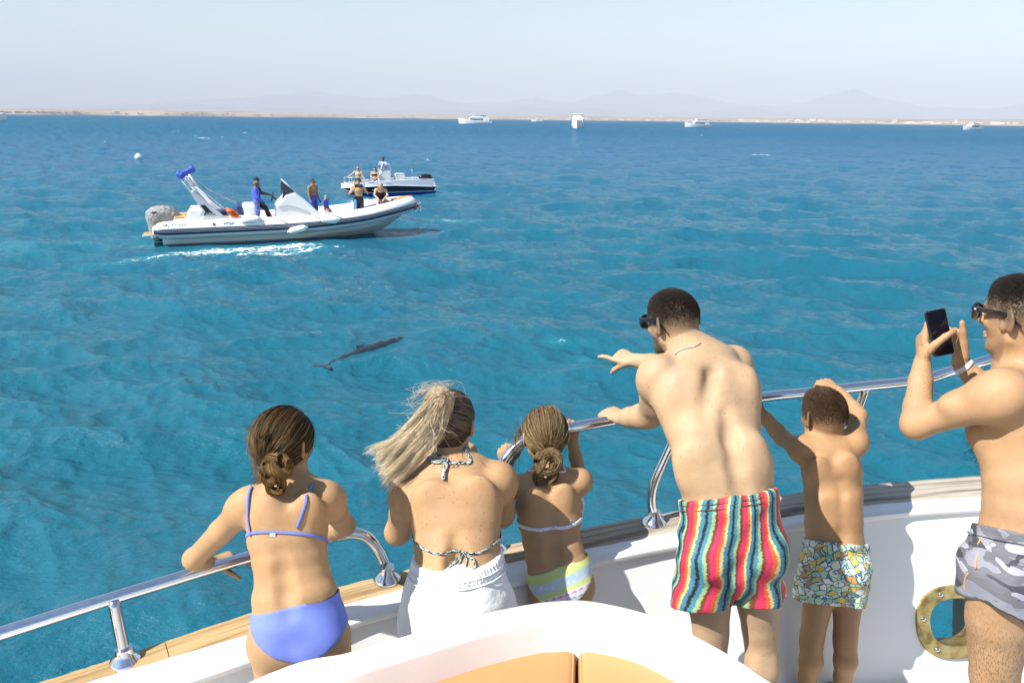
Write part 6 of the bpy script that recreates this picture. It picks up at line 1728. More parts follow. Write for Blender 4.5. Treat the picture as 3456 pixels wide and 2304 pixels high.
# hull below the tubes
secs_ = []
for x in np.linspace(.05, 8.55, 30):
    y0 = float(np.interp(x, half[:, 0], half[:, 1])); z0 = float(np.interp(x, half[:, 0], half[:, 2]))
    kz = float(np.interp(x, [0, 4.5, 6.5, 7.6, 8.3, 8.6], [-.5, -.5, -.28, .10, .58, .85])); cz = float(np.interp(x, [0, 4.5, 7, 8.6], [-.12, -.08, .28, .9]))
    a = .12 * (1.4 - y0) / 1.1
    st = [(x, y0 + .04, z0 - .12), (x, y0 + a, cz + .10), (x, y0 + a * 2.2, cz - .02), (x, 1.4, kz)]
    secs_.append(st + [(p[0], 2.8 - p[1], p[2]) for p in st[::-1][1:]])
hb = MB().loft(secs_, closed=False); hb.build('hull', M_WHITEB, rib, smooth=True, auto=35)
MB().add([(.1, .4, .30), (6.2, .4, .42), (8.0, .95, .62), (8.0, 1.85, .62), (6.2, 2.4, .42), (.1, 2.4, .30)], [tuple(range(6))]).build('cockpit_floor', M_WHITEB, rib)
# stern moulding with steps, platform, engine
sm = MB(); pr_ = [(.12, .2), (.42, .62), (.44, .77), (.80, .79), (.93, .98), (.95, 1.05), (1.62, 1.05), (1.70, .86), (2.9, .80), (2.9, .2)]
sm.prism([(x, .55, z) for x, z in pr_], (0, .40, 0)); sm.prism([(x, 1.85, z) for x, z in pr_], (0, .40, 0)); sm.prism([(x, .95, z - (.10 if z > .5 else 0)) for x, z in pr_ if x > .3], (0, .90, 0))
sm.build('stern_moulding', M_WHITEB, rib, bevel=.03)
pf = MB().prism([(-.55, .42, .24), (-.55, 1.0, .24), (.3, 1.0, .30), (.3, .42, .30)], (0, 0, .06)).build('swim_platform', M_WHITEB, rib, bevel=.01)
MB().prism([(-.53, .44, .305), (-.53, .98, .305), (.28, .98, .365), (.28, .44, .365)], (0, 0, .012)).build('teak_pad', M_TEAK, pf)
MB().prism([(.44, .60, .795), (.44, 2.2, .795), (.80, 2.2, .812), (.80, .60, .812)], (0, 0, .01)).build('teak_step', M_TEAK, rib)
MB().tube(spline([(-.05, .40, .30), (-.06, .40, .52), (.0, .40, .60), (.12, .40, .62)], 14), .016, 8).build('boarding_rail', M_STEEL, rib, smooth=True)
ev = Vol(V(-.75, .75, .0), V(.85, 2.05, 1.5), .02)
ev.ecap(V(-.12, 1.4, .18), V(-.10, 1.4, .75), (.26, .27), (.34, .36), V(0, 1, 0), .05); ev.ell(V(.06, 1.4, .88), (.50, .36, .27), None, .08); ev.ell(V(.28, 1.4, .80), (.34, .33, .22), None, .06)
cloth_obj(ev, 'outboard_engine', M_COVER, rib, amp=.016, seed=3, local=True)['label'] = 'outboard engine under a wrinkled grey cover'
MB().ellips((-.12, 1.085, .95), (.16, .03, .035), None, 12, 6).build('cover_opening', M_BLACK, rib, smooth=True)
# raked arch: two side panels, ladder tubes, folded awning
poly = [(1.22, .86), (1.36, 1.06), (1.22, 1.29), (1.02, 1.68), (1.29, 1.66), (1.62, 1.22), (2.02, .85)]
for y in (.46, 2.30):
    a_ = MB().prism([(x, y, z) for x, z in poly], (0, .07, 0)).build('arch_panel', M_GREYP if y < 1 else M_WHITEB, rib, bevel=.012)
    MB().prism([(x, y - .006 if y < 1 else y + .07, z) for x, z in [(1.39, .90), (1.45, 1.0), (1.31, 1.23), (1.46, 1.23), (1.61, 1.04), (1.78, .90)]], (0, .006, 0)).build('black_inlay', M_BLACK, a_)
    yy = y + .035
    for xa, za, xb, zb in ((1.06, 1.67, .74, 2.18), (1.26, 1.66, .97, 2.14)): MB().tube([(xa, yy, za), (xb, yy, zb)], .030, 10).build('ladder_pole', M_WHITEB, rib, smooth=True)
    for t in (.02, .36, .72, .95):
        MB().tube([(1.06 - .32 * t, yy, 1.67 + .51 * t), (1.26 - .29 * t, yy, 1.66 + .48 * t)], .022, 8).build('rung', M_WHITEB, rib, smooth=True)
    MB().tube([(.95, yy, 2.14), (1.55 if y < 1 else 1.6, yy, 1.58), (2.10 if y < 1 else 2.55, yy, 1.04)], .017, 8).build('stay', M_STEEL, rib, smooth=True)
tx = text_part('lettering', 'LUXURY', .075, [[1, 0, 0, 1.47], [0, 0, -1, .452], [0, 1, 0, .915], [0, 0, 0, 1]], M_WHITEP, rib)
av = Vol(V(.4, .1, 1.9), V(1.5, 2.7, 2.6), .022)
for a, b, r1, r2 in (((.80, .42, 2.20), (.95, 1.4, 2.24), .11, .08), ((.95, 1.4, 2.24), (1.10, 2.38, 2.26), .08, .11), ((.70, .40, 2.24), (.74, .50, 2.34), .06, .03), ((1.14, 2.42, 2.28), (1.10, 2.38, 2.44), .06, .03)): av.cone(V(*a), V(*b), r1, r2, .05)
cloth_obj(av, 'folded_awning', M_BLUEC, rib, amp=.012, seed=5, local=True)['label'] = 'folded blue awning on the arch'
# seating
def soft(name, lo, hi, m, r=.06, parent=None, h=.02):
    o = MB().box(lo, hi).build(name, m, parent or rib, bevel=r); o.modifiers['bevel'].segments = 3; return o
soft('rear_bench', (1.72, .85, .80), (2.55, 2.1, .92), M_NAVYC); soft('bench_backrest', (2.45, .85, .80), (2.62, 2.1, 1.12), M_NAVYC, .05)
soft('helm_seat', (2.66, .85, .40), (3.12, 1.95, 1.16), M_WHITEB, .10); soft('seat_cushion_pad', (3.02, .9, .92), (3.16, 1.9, 1.32), M_NAVYC, .05)
# console with swept screen
con = [(3.74, .45), (3.74, 1.10), (3.98, 1.30), (4.10, 1.46), (4.45, 1.53), (4.78, 1.26), (5.10, .95), (5.30, .74), (5.34, .45)]
cb = MB().prism([(x, .88, z) for x, z in con], (0, 1.04, 0)).build('console', M_WHITEB, rib, bevel=.05)
arc = spline([(3.80, .862, 1.08), (4.10, .862, 1.12), (4.55, .862, 1.0), (4.9, .862, .82), (5.15, .862, .62)], 24); MB().tube(arc, .016, 6).build('trim', M_GREYP, cb, smooth=True)
MB().prism([(3.98, .90, 1.31), (4.08, .90, 1.93), (4.45, .90, 1.56), (4.12, .90, 1.47)], (0, .015, 0)).build('side_glass', M_GLASS, cb)
MB().prism([(3.98, 1.885, 1.31), (4.08, 1.885, 1.93), (4.45, 1.885, 1.56), (4.12, 1.885, 1.47)], (0, .015, 0)).build('side_glass', M_GLASS, cb)
MB().add([(4.08, .90, 1.93), (4.08, 1.90, 1.93), (4.46, 1.90, 1.55), (4.46, .90, 1.55)], [(0, 1, 2, 3)]).build('windscreen', M_GLASS, cb)
MB().tube([(4.06, .90, 1.94), (4.06, 1.90, 1.94)], .02, 8).build('screen_rim', M_GREYP, cb, smooth=True); MB().tube([(4.06, .90, 1.94), (4.46, .90, 1.56)], .022, 8).build('screen_rim', M_GREYP, cb, smooth=True)
st_ = MB(); cc = V(3.70, 1.5, 1.36); st_.tube([cc + V(.05 * math.sin(t), .17 * math.cos(t), .17 * math.sin(t)) for t in np.linspace(0, 2 * math.pi, 25)], .016, 6, False)
for k in range(3): t = k * 2.09; st_.tube([cc, cc + V(.05 * math.sin(t), .17 * math.cos(t), .17 * math.sin(t))], .012, 5)
st_.tube([cc, V(3.85, 1.5, 1.25)], .03, 6); st_.build('steering_wheel', M_BLACK, rib, smooth=True)
# bow pads and step
soft('sun_pad', (5.55, .75, .42), (6.9, 2.05, .62), M_NAVYC); 
MB().prism([(6.6, .62, .62), (7.6, .78, .92), (8.1, 1.05, 1.02), (8.1, 1.75, 1.02), (7.6, 2.02, .92), (6.6, 2.18, .62)], (0, 0, .12)).build('bow_pad', M_NAVYC, rib, bevel=.04)
MB().prism([(7.95, 1.0, 1.16), (8.55, 1.2, 1.25), (8.72, 1.4, 1.27), (8.55, 1.6, 1.25), (7.95, 1.8, 1.16)], (0, 0, .04)).build('bow_step', M_TEAK, rib)
an_ = MB(); an_.lathe([(.0, 0), (.10, .03), (.13, .12), (.10, .24), (.0, .27)], (8.78, 1.32, .93), V(.5, -.1, .4), 14); an_.tube(spline([(8.8, 1.25, 1.05), (8.95, 1.15, .9), (8.9, 1.05, .72)], 10), .04, 8); an_.build('anchor', M_STEEL, rib, smooth=True)
MB().ellips((8.72, 1.12, .95), (.12, .10, .16), None, 10, 8).build('red_lashing', M_ORANGE2, rib, smooth=True)
# grab rope, towel, fenders, lettering
for (x0, x1) in ((3.5, 4.0), (4.75, 5.3), (5.3, 5.9)):
    k0, k1 = int(np.argmin(np.abs(half[:, 0] - x0))), int(np.argmin(np.abs(half[:, 0] - x1)))
    pth = [half[k0] + (OUT[k0] * math.cos(a) + UPL[k0] * math.sin(a)) * (rad[k0] + .012) + (half[k1] - half[k0]) * t for a, t in zip(np.radians([88, 60, 35, 10]), (0, .3, .65, 1))]
    MB().tube(spline(pth, 12), .010, 6).build('lanyard', M_ROPE, rib, smooth=True)
def fender(loc, ax, label):
    c, s = math.cos(RIB_H), math.sin(RIB_H); w = RIB_S + V(c * loc[0] - s * loc[1], s * loc[0] + c * loc[1], loc[2])
    a = V(c * ax[0] - s * ax[1], s * ax[0] + c * ax[1], ax[2])
    f = MB().lathe([(.0, -.36), (.035, -.35), (.04, -.30), (.09, -.26), (.115, -.20), (.115, .20), (.09, .26), (.04, .30), (.035, .35), (.0, .36)], (0, 0, 0), a, 14).build('fender', M_HYPA, None, smooth=True)
    f.location = tuple(w); tag(f, label, 'fender', 'white fenders along the inflatable boat')
    return f
fender((2.88, .06, .74), (1, .08, .06), 'white fender lying on the tube just below the blue shirted man')
fender((4.36, -.10, .38), (1, -.05, .22), 'white fender hanging low over the navy stripes amidships')
fender((5.45, -.06, .66), (1, .05, -.10), 'white fender under the rope nearest the bow of the inflatable')
def tube_text(name, txt, x, size, ang, m):
    k = int(np.argmin(np.abs(half[:, 0] - x))); a = math.radians(ang); nrm_ = OUT[k] * math.cos(a) + UPL[k] * math.sin(a); u = T[k]; v_ = np.cross(nrm_, u); p = half[k] + nrm_ * (rad[k] + .006)
    if v_[2] < 0: v_ = -v_
    text_part(name, txt, size, [[u[0], v_[0], nrm_[0], p[0]], [u[1], v_[1], nrm_[1], p[1]], [u[2], v_[2], nrm_[2], p[2]], [0, 0, 0, 1]], m, rib, .006)
tube_text('lettering', 'My Queen', .18, .17, 27, M_GREYLOGO); tube_text('lettering', 'VIGA', 1.85, .17, 27, M_GREYLOGO)
k = int(np.argmin(np.abs(half[:, 0] - 1.75))); a = math.radians(27); q = half[k] + (OUT[k] * math.cos(a) + UPL[k] * math.sin(a)) * (rad[k] + .004); vv = UPL[k] * math.cos(a) - OUT[k] * math.sin(a)
MB().prism([q, q + T[k] * .09, q + T[k] * .09 + vv * .07, q + T[k] * .03 + vv * .11, q + vv * .03], (OUT[k] * .012)).build('emblem', M_REDLOGO, rib)
def on_rib(name, m, lo, hi, label, cat, amp, prims):
    c, s = math.cos(RIB_H), math.sin(RIB_H); v = Vol(V(*lo), V(*hi), .02)
    for a, b, r1, r2 in prims: v.cone(V(*a), V(*b), r1, r2, .05)
    P, F = v.mesh(1); r = np.random.default_rng(2); G = v.grad(P); d = sum(np.sin(P @ (r.normal(size=3) * 18) + k) for k in range(8)); P = P + G * (amp * d / 4)[:, None]
    ctr = P.mean(0); ctr[2] = P[:, 2].min(); o = newmesh(name, P - ctr, F, m); o.location = tuple(RIB_S + V(c * ctr[0] - s * ctr[1], s * ctr[0] + c * ctr[1], ctr[2])); o.rotation_euler = (0, 0, RIB_H); tag(o, label, cat); return o
lj = on_rib('life_jacket', M_ORANGE2, (1.9, .1, .5), (2.8, 1., 1.4), 'orange and black life jacket hung beside the rear bench', 'life jacket', .012, [((2.14, .55, 1.06), (2.24, .46, .95), .06, .09), ((2.24, .46, .95), (2.36, .42, .83), .09, .09), ((2.30, .52, .98), (2.44, .46, .86), .07, .08)])
c_ = np.array([v.co[:] for v in lj.data.vertices]).mean(0)
for dz in (-.06, .06): MB().ellips(c_ + V(dz * .9, -.02, -dz), (.15, .13, .018), None, 12, 5).build('strap', M_BLACK, lj, smooth=True)
on_rib('beach_towel', M_BLUEC, (5.2, .4, .4), (7.0, 2.0, 1.2), 'rumpled blue towel on the deck cushion behind the console', 'towel', .02, [((5.45, .9, .70), (5.9, .85, .72), .10, .09), ((5.9, .85, .72), (6.45, .9, .80), .09, .05), ((5.6, 1.2, .70), (6.3, 1.15, .74), .08, .06)])
RF = (RIB_S, RIB_H)
mini('man in a blue long sleeved shirt and grey cap standing on the inflatable boat', RF, (3.12, 1.02, .36), .05, .94, (.13, .075, .045), dict(elR=(.20, .05, 1.12), wrR=(.16, .22, .95), look=(0, 1, -.25), head=(0, .06, 1.60)), (('shirt', 'longshirt', M_BSHIRT, (-.14, -.02)), ('shorts', 'shorts', M_DRESS, (-.02, .95))), ('cap', M_GREYCAP))
mini('driver in dark clothes and black cap steering the inflatable boat', RF, (3.18, 1.55, .33), .0, 1.0, (.09, .05, .03), dict(elR=(.20, .16, 1.16), wrR=(.10, .42, 1.10), elL=(-.20, .16, 1.16), wrL=(-.10, .42, 1.10), knR=(.12, .30, .60), anR=(.12, .50, .12), knL=(-.12, .26, .58), anL=(-.12, .42, .10), look=(0, 1, -.05)), (('shirt', 'shirt', M_DKSHIRT, (-.14, -.02)), ('shorts', 'shorts', M_DKSHIRT, (-.02, .8))), ('cap', M_BLKCAP))
mini('shirtless dark haired man standing behind the console of the inflatable', RF, (5.12, 1.62, .36), -.9, .93, (.33, .19, .11), dict(look=(-.15, 1, -.1), elR=(.22, .0, 1.14), wrR=(.20, .05, .92)), (('shorts', 'shorts', M_BLUEC, (-.02, .9)),), ('short', M_DKHAIR), glasses=True)
mini('blond child sitting beside the console of the inflatable boat', RF, (5.52, 1.30, .36), -.7, .60, (.42, .25, .15), dict(look=(.2, 1, -.2), knR=(.12, .25, .80), anR=(.12, .30, .40), knL=(-.12, .25, .80), anL=(-.12, .30, .40)), (('shirt', 'shirt', M_BLUEC, (-.14, -.02)),), ('short', M_BLOND))
r_, D_, H_ = mini('shirtless man in black trunks photographing from the bow of the inflatable', RF, (6.66, 1.05, .30), -1.62, .97, (.45, .28, .17), dict(elR=(.33, .12, 1.20), wrR=(.11, .24, 1.44), elL=(-.33, .12, 1.20), wrL=(-.11, .24, 1.44), look=(0, 1, -.15)), (('trunks', 'shorts', M_BLKTRUNK, (-.03, .8)),), ('short', M_DKHAIR))
MB().box((-.14, -.03, -.05), (.14, .03, .06)).build('camera', M_BLACK, None, bevel=.01)
cm = bpy.data.objects['camera.001'] if 'camera.001' in bpy.data.objects else None
if cm:
    M4 = Matrix.Rotation(RIB_H - 1.62 - math.pi / 2, 4, 'Z'); cm.location = tuple(np.array(r_.location) + np.array(M4 @ Vector((0, .27, 1.44)))); cm.rotation_euler = (0, 0, RIB_H - 1.62 - math.pi / 2); tag(cm, 'small black camera held up by the man at the bow', 'camera'); cm.name = 'photo_camera'
MB().box((.09, .085, .55), (.165, .13, .95)).build('side_panel', M_SKYBLUE, r_, bevel=.01)
mini('blond woman in a black swimsuit leaning over the bow tube', RF, (7.55, 1.45, .62), -1.75, .93, (.52, .34, .23), dict(pelvis=(0, -.12, .62), waist=(0, .0, .74), chest=(0, .16, .90), neck=(0, .26, 1.06), head=(0, .33, 1.18), shR=(.18, .20, 1.0), shL=(-.18, .20, 1.0), elR=(.26, .38, .80), wrR=(.12, .56, .70), elL=(-.26, .36, .80), wrL=(-.12, .58, .68), hipR=(.10, -.10, .58), knR=(.14, .12, .28), anR=(.14, -.30, .25), hipL=(-.10, -.10, .58), knL=(-.45, -.05, .40), anL=(-.82, -.0, .26), look=(.0, 1, -.35)), (('swimsuit', 'swimsuit', M_BLKSUIT, (-.12, -.16)),), ('long', M_BLOND))

# ------------------------------------------------------------------ the centre-console boat behind it
CC_O = V(-4.445, 45.166, 0.); CC_H = math.radians(-159.77)
ccb = empty('console_boat', CC_O, (0, 0, CC_H)); tag(ccb, 'small white motor boat with navy topsides and blue bottom behind the inflatable', 'boat')
BM = .95   # half beam; centre line at y = -BM
def ccsec(x, zs, half_w):
    return zs, half_w
xs = np.linspace(0, 5.0, 26); rows = {k: [] for k in ('bottom', 'blue', 'line', 'navy', 'white')}
def stn(x):
    w = BM * float(np.interp(x, [0, 1, 2.4, 3.4, 4.2, 4.7, 5.0], [.93, .98, 1., .92, .66, .36, .04])); fl = float(np.interp(x, [0, 3, 5], [.96, .90, .35]))
    sheer = float(np.interp(x, [0, 1.5, 3, 4.2, 5], [.80, .78, .74, .64, .56])); rub = float(np.interp(x, [0, 1, 2.2, 3.2, 5], [.42, .47, .52, .50, .38])); ln = float(np.interp(x, [0, 2.2, 3.7, 4.6, 5], [.20, .17, .14, .20, .36])); kz = float(np.interp(x, [0, 3.6, 4.4, 5], [-.32, -.32, -.05, .36]))
    return w, fl, sheer, rub, ln, kz
def band(f0, f1):
    out_ = []
    for x in xs:
        w, fl, sheer, rub, ln, kz = stn(x); lv = {'sheer': (sheer, w * .985), 'rub': (rub, w), 'ln': (ln, w * (fl * .5 + .5)), 'ln2': (ln - .025, w * (fl * .52 + .47)), 'wl': (min(-.10, ln - .2) if x < 4 else max(kz, ln - .2), w * fl * .85), 'k': (kz, .0)}
        out_.append((x, lv[f0], lv[f1]))
    return out_
def cc_band(nm, f0, f1, m, off=0.0):
    mb_ = MB()
    for sgn in (1, -1):
        S1 = [[(x - .18 * (a[0] < .45 and x == 0), -BM + sgn * (a[1] + off), a[0]), (x, -BM + sgn * (b[1] + off), b[0])] for x, a, b in band(f0, f1)]
        mb_.loft(S1, closed=False)
    mb_.build(nm, m, ccb, smooth=True, auto=40)
M_CCNAVY = mat('navy_topsides', (.008, .010, .022), .25); M_CCBLUE = mat('blue_antifouling', (.010, .045, .30), .4); M_CCWHITE = mat('pale_topsides', (.62, .66, .76), .3)
cc_band('topside', 'sheer', 'rub', M_CCWHITE); cc_band('navy_band', 'rub', 'ln', M_CCNAVY); cc_band('boot_line', 'ln', 'ln2', M_WHITEB); cc_band('bottom', 'ln2', 'wl', M_CCBLUE); cc_band('keel', 'wl', 'k', M_CCBLUE)
tr_ = stn(0); MB().add([(0, -BM + tr_[0], tr_[2]), (-.2, -BM + tr_[0], tr_[3]), (-.02, -BM + tr_[0] * .9, -.2), (0, -BM, -.3), (-.02, -BM - tr_[0] * .9, -.2), (-.2, -BM - tr_[0], tr_[3]), (0, -BM - tr_[0], tr_[2])], [tuple(range(7))]).build('transom', M_CCWHITE, ccb)
rubr = MB()
for sgn in (1, -1): rubr.tube([(x, -BM + sgn * (stn(x)[0] + .012), stn(x)[3]) for x in xs], .018, 6)
rubr.build('rub_rail', M_WHITEB, ccb, smooth=True)
dkp = [(x, -BM + stn(x)[0] * .97, stn(x)[2] + .012) for x in xs]; dkq = [(x, -BM - stn(x)[0] * .97, stn(x)[2] + .012) for x in xs][::-1]
gun = MB()
for sgn in (1, -1): gun.loft([[(x, -BM + sgn * stn(x)[0] * .985, stn(x)[2]), (x, -BM + sgn * stn(x)[0] * .985, stn(x)[2] + .03), (x, -BM + sgn * max(stn(x)[0] - .16, 0), stn(x)[2] + .03), (x, -BM + sgn * max(stn(x)[0] - .16, 0), stn(x)[2])] for x in xs])
gun.build('gunwale', M_WHITEB, ccb, smooth=True, auto=40)
MB().add([(x, -BM + stn(x)[0] * .9, .36) for x in xs[:-4]] + [(x, -BM - stn(x)[0] * .9, .36) for x in xs[:-4]][::-1], [tuple(range(2 * (len(xs) - 4)))]).build('cockpit_floor', M_WHITEB, ccb)
MB().prism([(x, -BM + stn(x)[0] * .9, .5) for x in xs[18:]] + [(x, -BM - stn(x)[0] * .9, .5) for x in xs[18:]][::-1], (0, 0, .06)).build('bow_deck', M_WHITEB, ccb)
MB().prism([(2.30, -BM - .35, .36), (2.30, -BM - .35, 1.25), (2.80, -BM - .35, 1.25), (2.92, -BM - .35, 1.0), (2.92, -BM - .35, .36)], (0, .7, 0)).build('console', M_WHITEB, ccb, bevel=.03)
ws = MB(); wsq = [(2.88, -BM - .36, 1.25), (2.72, -BM - .34, 1.70), (2.72, -BM + .34, 1.70), (2.88, -BM + .36, 1.25)]
M_CLEAR, S = matn('clear_screen', base=(.8, .85, .9), rough=.05)
t_ = S.n('ShaderNodeBsdfTransparent'); t_.inputs[0].default_value = (.72, .76, .82, 1); mx_ = S.n('ShaderNodeMixShader'); mx_.inputs[0].default_value = .82; S.l(S.p.outputs[0], mx_.inputs[1]); S.l(t_.outputs[0], mx_.inputs[2]); S.l(mx_.outputs[0], S.t.nodes['Material Output'].inputs[0])
ws.add(wsq, [(0, 1, 2, 3)]); ws.add([(2.88, -BM + .36, 1.25), (2.72, -BM + .34, 1.70), (2.35, -BM + .36, 1.62), (2.30, -BM + .36, 1.25)], [(0, 1, 2, 3)]); ws.add([(2.88, -BM - .36, 1.25), (2.72, -BM - .34, 1.70), (2.35, -BM - .36, 1.62), (2.30, -BM - .36, 1.25)], [(0, 1, 2, 3)])
wso = ws.build('windscreen', M_CLEAR, ccb)
MB().tube(wsq, .02, 6).tube([(2.72, -BM + .34, 1.70), (2.35, -BM + .36, 1.62), (2.30, -BM + .36, 1.25)], .018, 6).build('frame', M_WHITEB, wso, smooth=True)
MB().box((1.50, -BM - .3, .36), (2.02, -BM + .3, 1.10)).build('helm_seat', M_WHITEB, ccb, bevel=.03); MB().tube([(2.02, -BM + .3, 1.14), (1.50, -BM + .3, 1.16), (1.48, -BM + .3, .8)], .018, 6).build('seat_rail', M_STEEL, ccb, smooth=True)
MB().tube([(1.2, -.16, .8), (1.2, -.16, 1.42)], .02, 6).build('light_mast', M_STEEL, ccb, smooth=True)
ob = Vol(V(-.5, -BM - .4, .4), V(.9, -BM + .4, 1.3), .02); ob.ell(V(.26, -BM, .90), (.40, .22, .16), None, 0.); ob.ecap(V(-.05, -BM, .45), V(.05, -BM, .85), (.14, .14), (.2, .16), V(0, 1, 0), .06); cloth_obj(ob, 'outboard_engine', M_CCNAVY, ccb, local=True)
rl = MB(); top = [(3.52, -.06, .84), (3.75, -.10, .90), (4.2, -.32, .93), (4.65, -.60, .93), (4.88, -BM, .93)]; top = spline(top, 20); rl.tube(top, .018, 6); rl.tube(top * V(1, -1, 1) + V(0, -2 * BM, 0), .018, 6); rl.build('bow_rail', M_STEEL, ccb, smooth=True)
for x, y in ((3.98, -.20), (4.45, -.47), (4.78, -.78), (4.78, -1.12), (4.45, -1.43), (3.98, -1.70)): MB().tube([(x, y, .62), (x + .05, y, .925)], .015, 6).build('stanchion', M_STEEL, ccb, smooth=True)
text_part('registration', 'AM 217', .11, [[-1, 0, 0, 2.72], [0, 0, 1, .012], [0, 1, 0, .58], [0, 0, 0, 1]], M_NAVY, ccb, .004)
CF = (CC_O, CC_H)
mini('man in a pale blue shirt standing behind the windscreen of the console boat', CF, (2.62, -1.05, .34), 1.0, .97, (.10, .055, .035), dict(elR=(.24, .10, 1.16), wrR=(.12, .26, 1.16), elL=(-.24, .10, 1.16), wrL=(-.10, .26, 1.16)), (('shirt', 'shirt', M_PALEBLUE, (-.2, -.02)), ('shorts', 'shorts', M_PALEBLUE, (-.02, .9))), ('short', M_DKHAIR))
mini('bald man in sunglasses sitting at the bow rail of the console boat', CF, (4.08, -.75, -.12), 1.15, .95, (.50, .33, .23), dict(knR=(.12, .40, .88), anR=(.12, .42, .50), knL=(-.12, .40, .88), anL=(-.12, .42, .50), shR=(.19, 0, 1.40), elR=(.42, .05, 1.22), wrR=(.66, .06, 1.10), elL=(-.30, .05, 1.14), wrL=(-.44, .18, .93)), (('trunks', 'shorts', M_BLKTRUNK, (-.04, .7)),), None, glasses=True)
mini('woman in a dark bikini sitting in front of the console', CF, (3.18, -.62, -.08), 1.3, .90, (.50, .33, .22), dict(knR=(.12, .40, .88), anR=(.10, .48, .46), knL=(-.12, .40, .88), anL=(-.10, .48, .46), elR=(.24, .08, 1.14), wrR=(.05, .25, 1.06), elL=(-.24, .08, 1.14), wrL=(-.05, .25, 1.06)), (('bikini', 'shorts', M_DRESS, (-.05, .3)), ('bikini', 'swimsuit', M_BLKSUIT, (.12, -.16))), ('long', M_DKHAIR))

# ------------------------------------------------------------------ excursion yachts on the horizon
M_YW = mat('yacht_white', (.80, .80, .80), .35); M_YG = mat('yacht_glass', (.03, .035, .05), .2); M_YR = mat('yacht_stripe', (.30, .10, .05), .5); M_YS = mat('passenger_dark', (.10, .11, .14), .7)  # M_YS: plain dark tone of the passengers
def excursion_yacht(x, Y, head_deg, L, label):
    p = atz(x, 700, 0); p = V(*(p[:2] / p[1] * Y), 0)
    r = empty('excursion_yacht', p, (0, 0, math.radians(head_deg))); tag(r, label, 'yacht', 'white excursion yachts near the horizon')
    k = L / 26.; secs_ = []
    for t, w, sh, ke in ((-13, 3.1, 2.2, -.6), (-8, 3.4, 2.2, -.8), (0, 3.5, 2.5, -.9), (6, 3.0, 3.1, -.9), (10, 1.8, 3.7, -.5), (12.5, .5, 4.2, .6), (13.6, .05, 4.4, 3.2)):
        secs_.append(np.array([(t, w, sh), (t, w * .97, sh * .5), (t - .3, w * .8, -.1), (t - .6, 0, ke), (t - .3, -w * .8, -.1), (t, -w * .97, sh * .5), (t, -w, sh)]) * k)
    MB().loft(secs_, closed=False).build('hull', M_YW, r, smooth=True, auto=40)
    MB().add(np.array([s_[0] - V(0, 0, .4 * k) for s_ in secs_] + [s_[-1] - V(0, 0, .4 * k) for s_ in secs_][::-1]), [tuple(range(14))]).build('deck', M_YW, r)
    def blk(nm, pts, y, m, par=r): return MB().prism([(a * k, -y * k, b * k) for a, b in pts], (0, 2 * y * k, 0)).build(nm, m, par, bevel=.12 * k)
    cab = blk('saloon', [(-10.5, 1.9), (-11, 4.2), (4.5, 4.6), (7.2, 2.8), (7.2, 2.2)], 2.8, M_YW)
    for i in range(6):
        x0 = -6 + i * 1.75
        for sgn in (1, -1): MB().prism([(x0 * k, sgn * 2.82 * k, 3.0 * k), (x0 * k, sgn * 2.82 * k, 3.9 * k), ((x0 + 1.65) * k, sgn * 2.82 * k, 3.9 * k), ((x0 + 1.65) * k, sgn * 2.82 * k, 3.0 * k)], (0, sgn * .06 * k, 0)).build('window', M_YG, cab)
    for i in range(4): MB().prism([((6.9) * k, (-2.4 + i * 1.22) * k, 3.0 * k), ((6.9) * k, (-1.3 + i * 1.22) * k, 3.0 * k), (5.5 * k, (-1.3 + i * 1.22) * k, 3.95 * k), (5.5 * k, (-2.4 + i * 1.22) * k, 3.95 * k)], (.06 * k, 0, .06 * k)).build('window', M_YG, cab)
    MB().prism([(-10 * k, -2.86 * k, 2.5 * k), (4 * k, -2.86 * k, 2.6 * k), (4 * k, -2.86 * k, 2.75 * k), (-10 * k, -2.86 * k, 2.65 * k)], (0, 5.72 * k, 0)).build('stripe', M_YR, cab)
    fly = blk('flybridge', [(-11.5, 4.3), (-11.5, 4.55), (-9, 5.3), (3.0, 5.5), (4.2, 4.6)], 2.9, M_YW)
    blk('wheelhouse', [(-3.5, 5.2), (-4.0, 6.7), (1.2, 6.8), (2.8, 5.4)], 2.0, M_YW, fly); blk('wheelhouse_window', [(1.0, 5.7), (.6, 6.4), (1.55, 6.5), (2.35, 5.75)], 1.8, M_YG, fly)
    blk('awning', [(-9.5, 7.0), (-9.5, 7.15), (2.2, 7.3), (2.4, 7.1)], 2.6, M_YW, fly)
    for a in (-9, -5.5, 1.6):
        for sgn in (1, -1): MB().tube([(a * k, sgn * 2.3 * k, 5.2 * k), (a * k, sgn * 2.3 * k, 7.1 * k)], .09 * k, 6).build('awning_post', M_YW, fly)
    for a in (-8.2, -7, -6, -4.8, -2): MB().ellips((a * k, 1.2 * k * math.sin(a * 3), 5.9 * k), (.3 * k, .3 * k, .85 * k), None, 8, 6).build('passenger', M_YS, fly, smooth=True)
    MB().tube([(12.9 * k, 0, 4.9 * k), (11 * k, 1.5 * k, 4.7 * k), (7 * k, 2.8 * k, 3.9 * k)], .07 * k, 5).tube([(12.9 * k, 0, 4.9 * k), (11 * k, -1.5 * k, 4.7 * k), (7 * k, -2.8 * k, 3.9 * k)], .07 * k, 5).build('bow_rail', M_YW, r)
    return r
excursion_yacht(1605, 690, 186, 27, 'white yacht sailing left, leftmost of the four in the middle distance')
excursion_yacht(1942, 430, -97, 25, 'white yacht seen head on, bow towards the viewer')
excursion_yacht(2335, 600, 196, 20, 'white yacht right of the head on one with an open upper deck')
excursion_yacht(3238, 600, 205, 19, 'rightmost white yacht far off on the horizon')
excursion_yacht(-6, 520, 15, 24, 'white yacht cut by the left edge of the picture')
excursion_yacht(1808, 1500, 185, 20, 'tiny white yacht far off between the two middle ones')

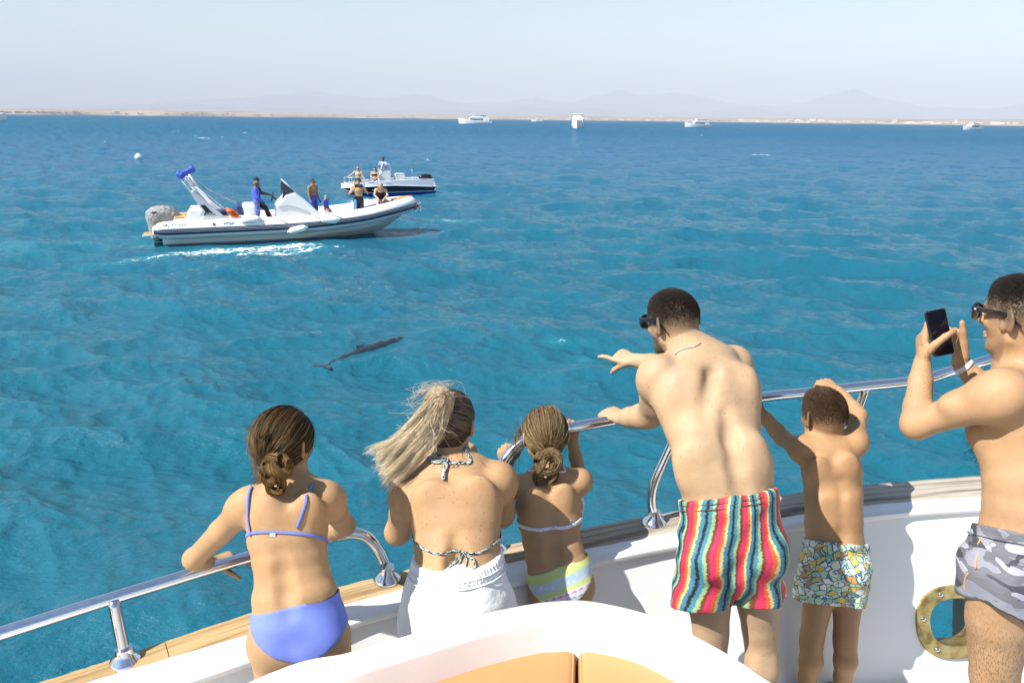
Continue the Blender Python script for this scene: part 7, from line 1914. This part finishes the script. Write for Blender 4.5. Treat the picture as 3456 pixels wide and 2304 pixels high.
# ------------------------------------------------------------------ buoy and dolphin
bp = atz(468, 536, 0); by = empty('mooring_buoy', bp); tag(by, 'white round mooring buoy floating at the upper left', 'buoy')
MB().lathe([(.0, -.25), (.25, -.18), (.34, .0), (.33, .16), (.24, .30), (.10, .37), (.0, .38)], (0, 0, .1), UP, 20).build('float', M_YW, by, smooth=True)
MB().tube([(.09 * math.cos(t), 0, .47 + .09 * math.sin(t)) for t in np.linspace(0, 2 * math.pi, 16)], .02, 6, False).build('ring', M_STEEL, by, smooth=True)
def dolphin():
    a, b = atz(1100, 1224, 0), atz(1374, 1138, 0); d = nrm(b - a); s_ = V(-d[1], d[0], 0); z0 = float(sea_height(np.array([[(a[0] + b[0]) / 2]]), np.array([[(a[1] + b[1]) / 2]]))[0][0, 0])
    L = np.linalg.norm(b - a); at_ = lambda t, y=0, z=0: a + d * L * t + s_ * y + UP * z
    root = empty('dolphin', at_(.5, 0, z0)); tag(root, 'dark grey dolphin swimming just at the surface of the water', 'dolphin')
    v = Vol(np.minimum(a, b) - .5, np.maximum(a, b) + .5 + UP * .2, .014)
    tt = (0, .08, .2, .35, .5, .65, .8, .9, .95, 1.0); rr = [.02, .04, .08, .125, .155, .155, .125, .075, .034, .02]
    zz = np.array([-.06, -.055, -.055, -.070, -.085, -.085, -.065, -.03, -.012, -.006]) + z0 * .12
    for i in range(9): v.cone(at_(tt[i], 0, zz[i]), at_(tt[i + 1], 0, zz[i + 1]), rr[i], rr[i + 1], .05)
    v.ecap(at_(.46, 0, zz[4] + .10), at_(.37, .05, zz[3] + .17), (.09, .018), (.02, .008), d, .02)
    for q in (-1, 1):
        v.ecap(at_(.0, 0, zz[0]), at_(-.05, q * .22, zz[0] + .01), (.07, .014), (.03, .008), d, .02); v.ecap(at_(.72, q * .08, zz[6] - .08), at_(.58, q * .26, zz[5] - .12), (.06, .016), (.02, .008), d, .02)
    P, F = v.mesh(); M_D = mat('wet_dolphin_skin', (.022, .034, .050), .3, noise=(6., .25)); newmesh('body', P, F, M_D, root, True, origin=np.array(root.location))
dolphin()
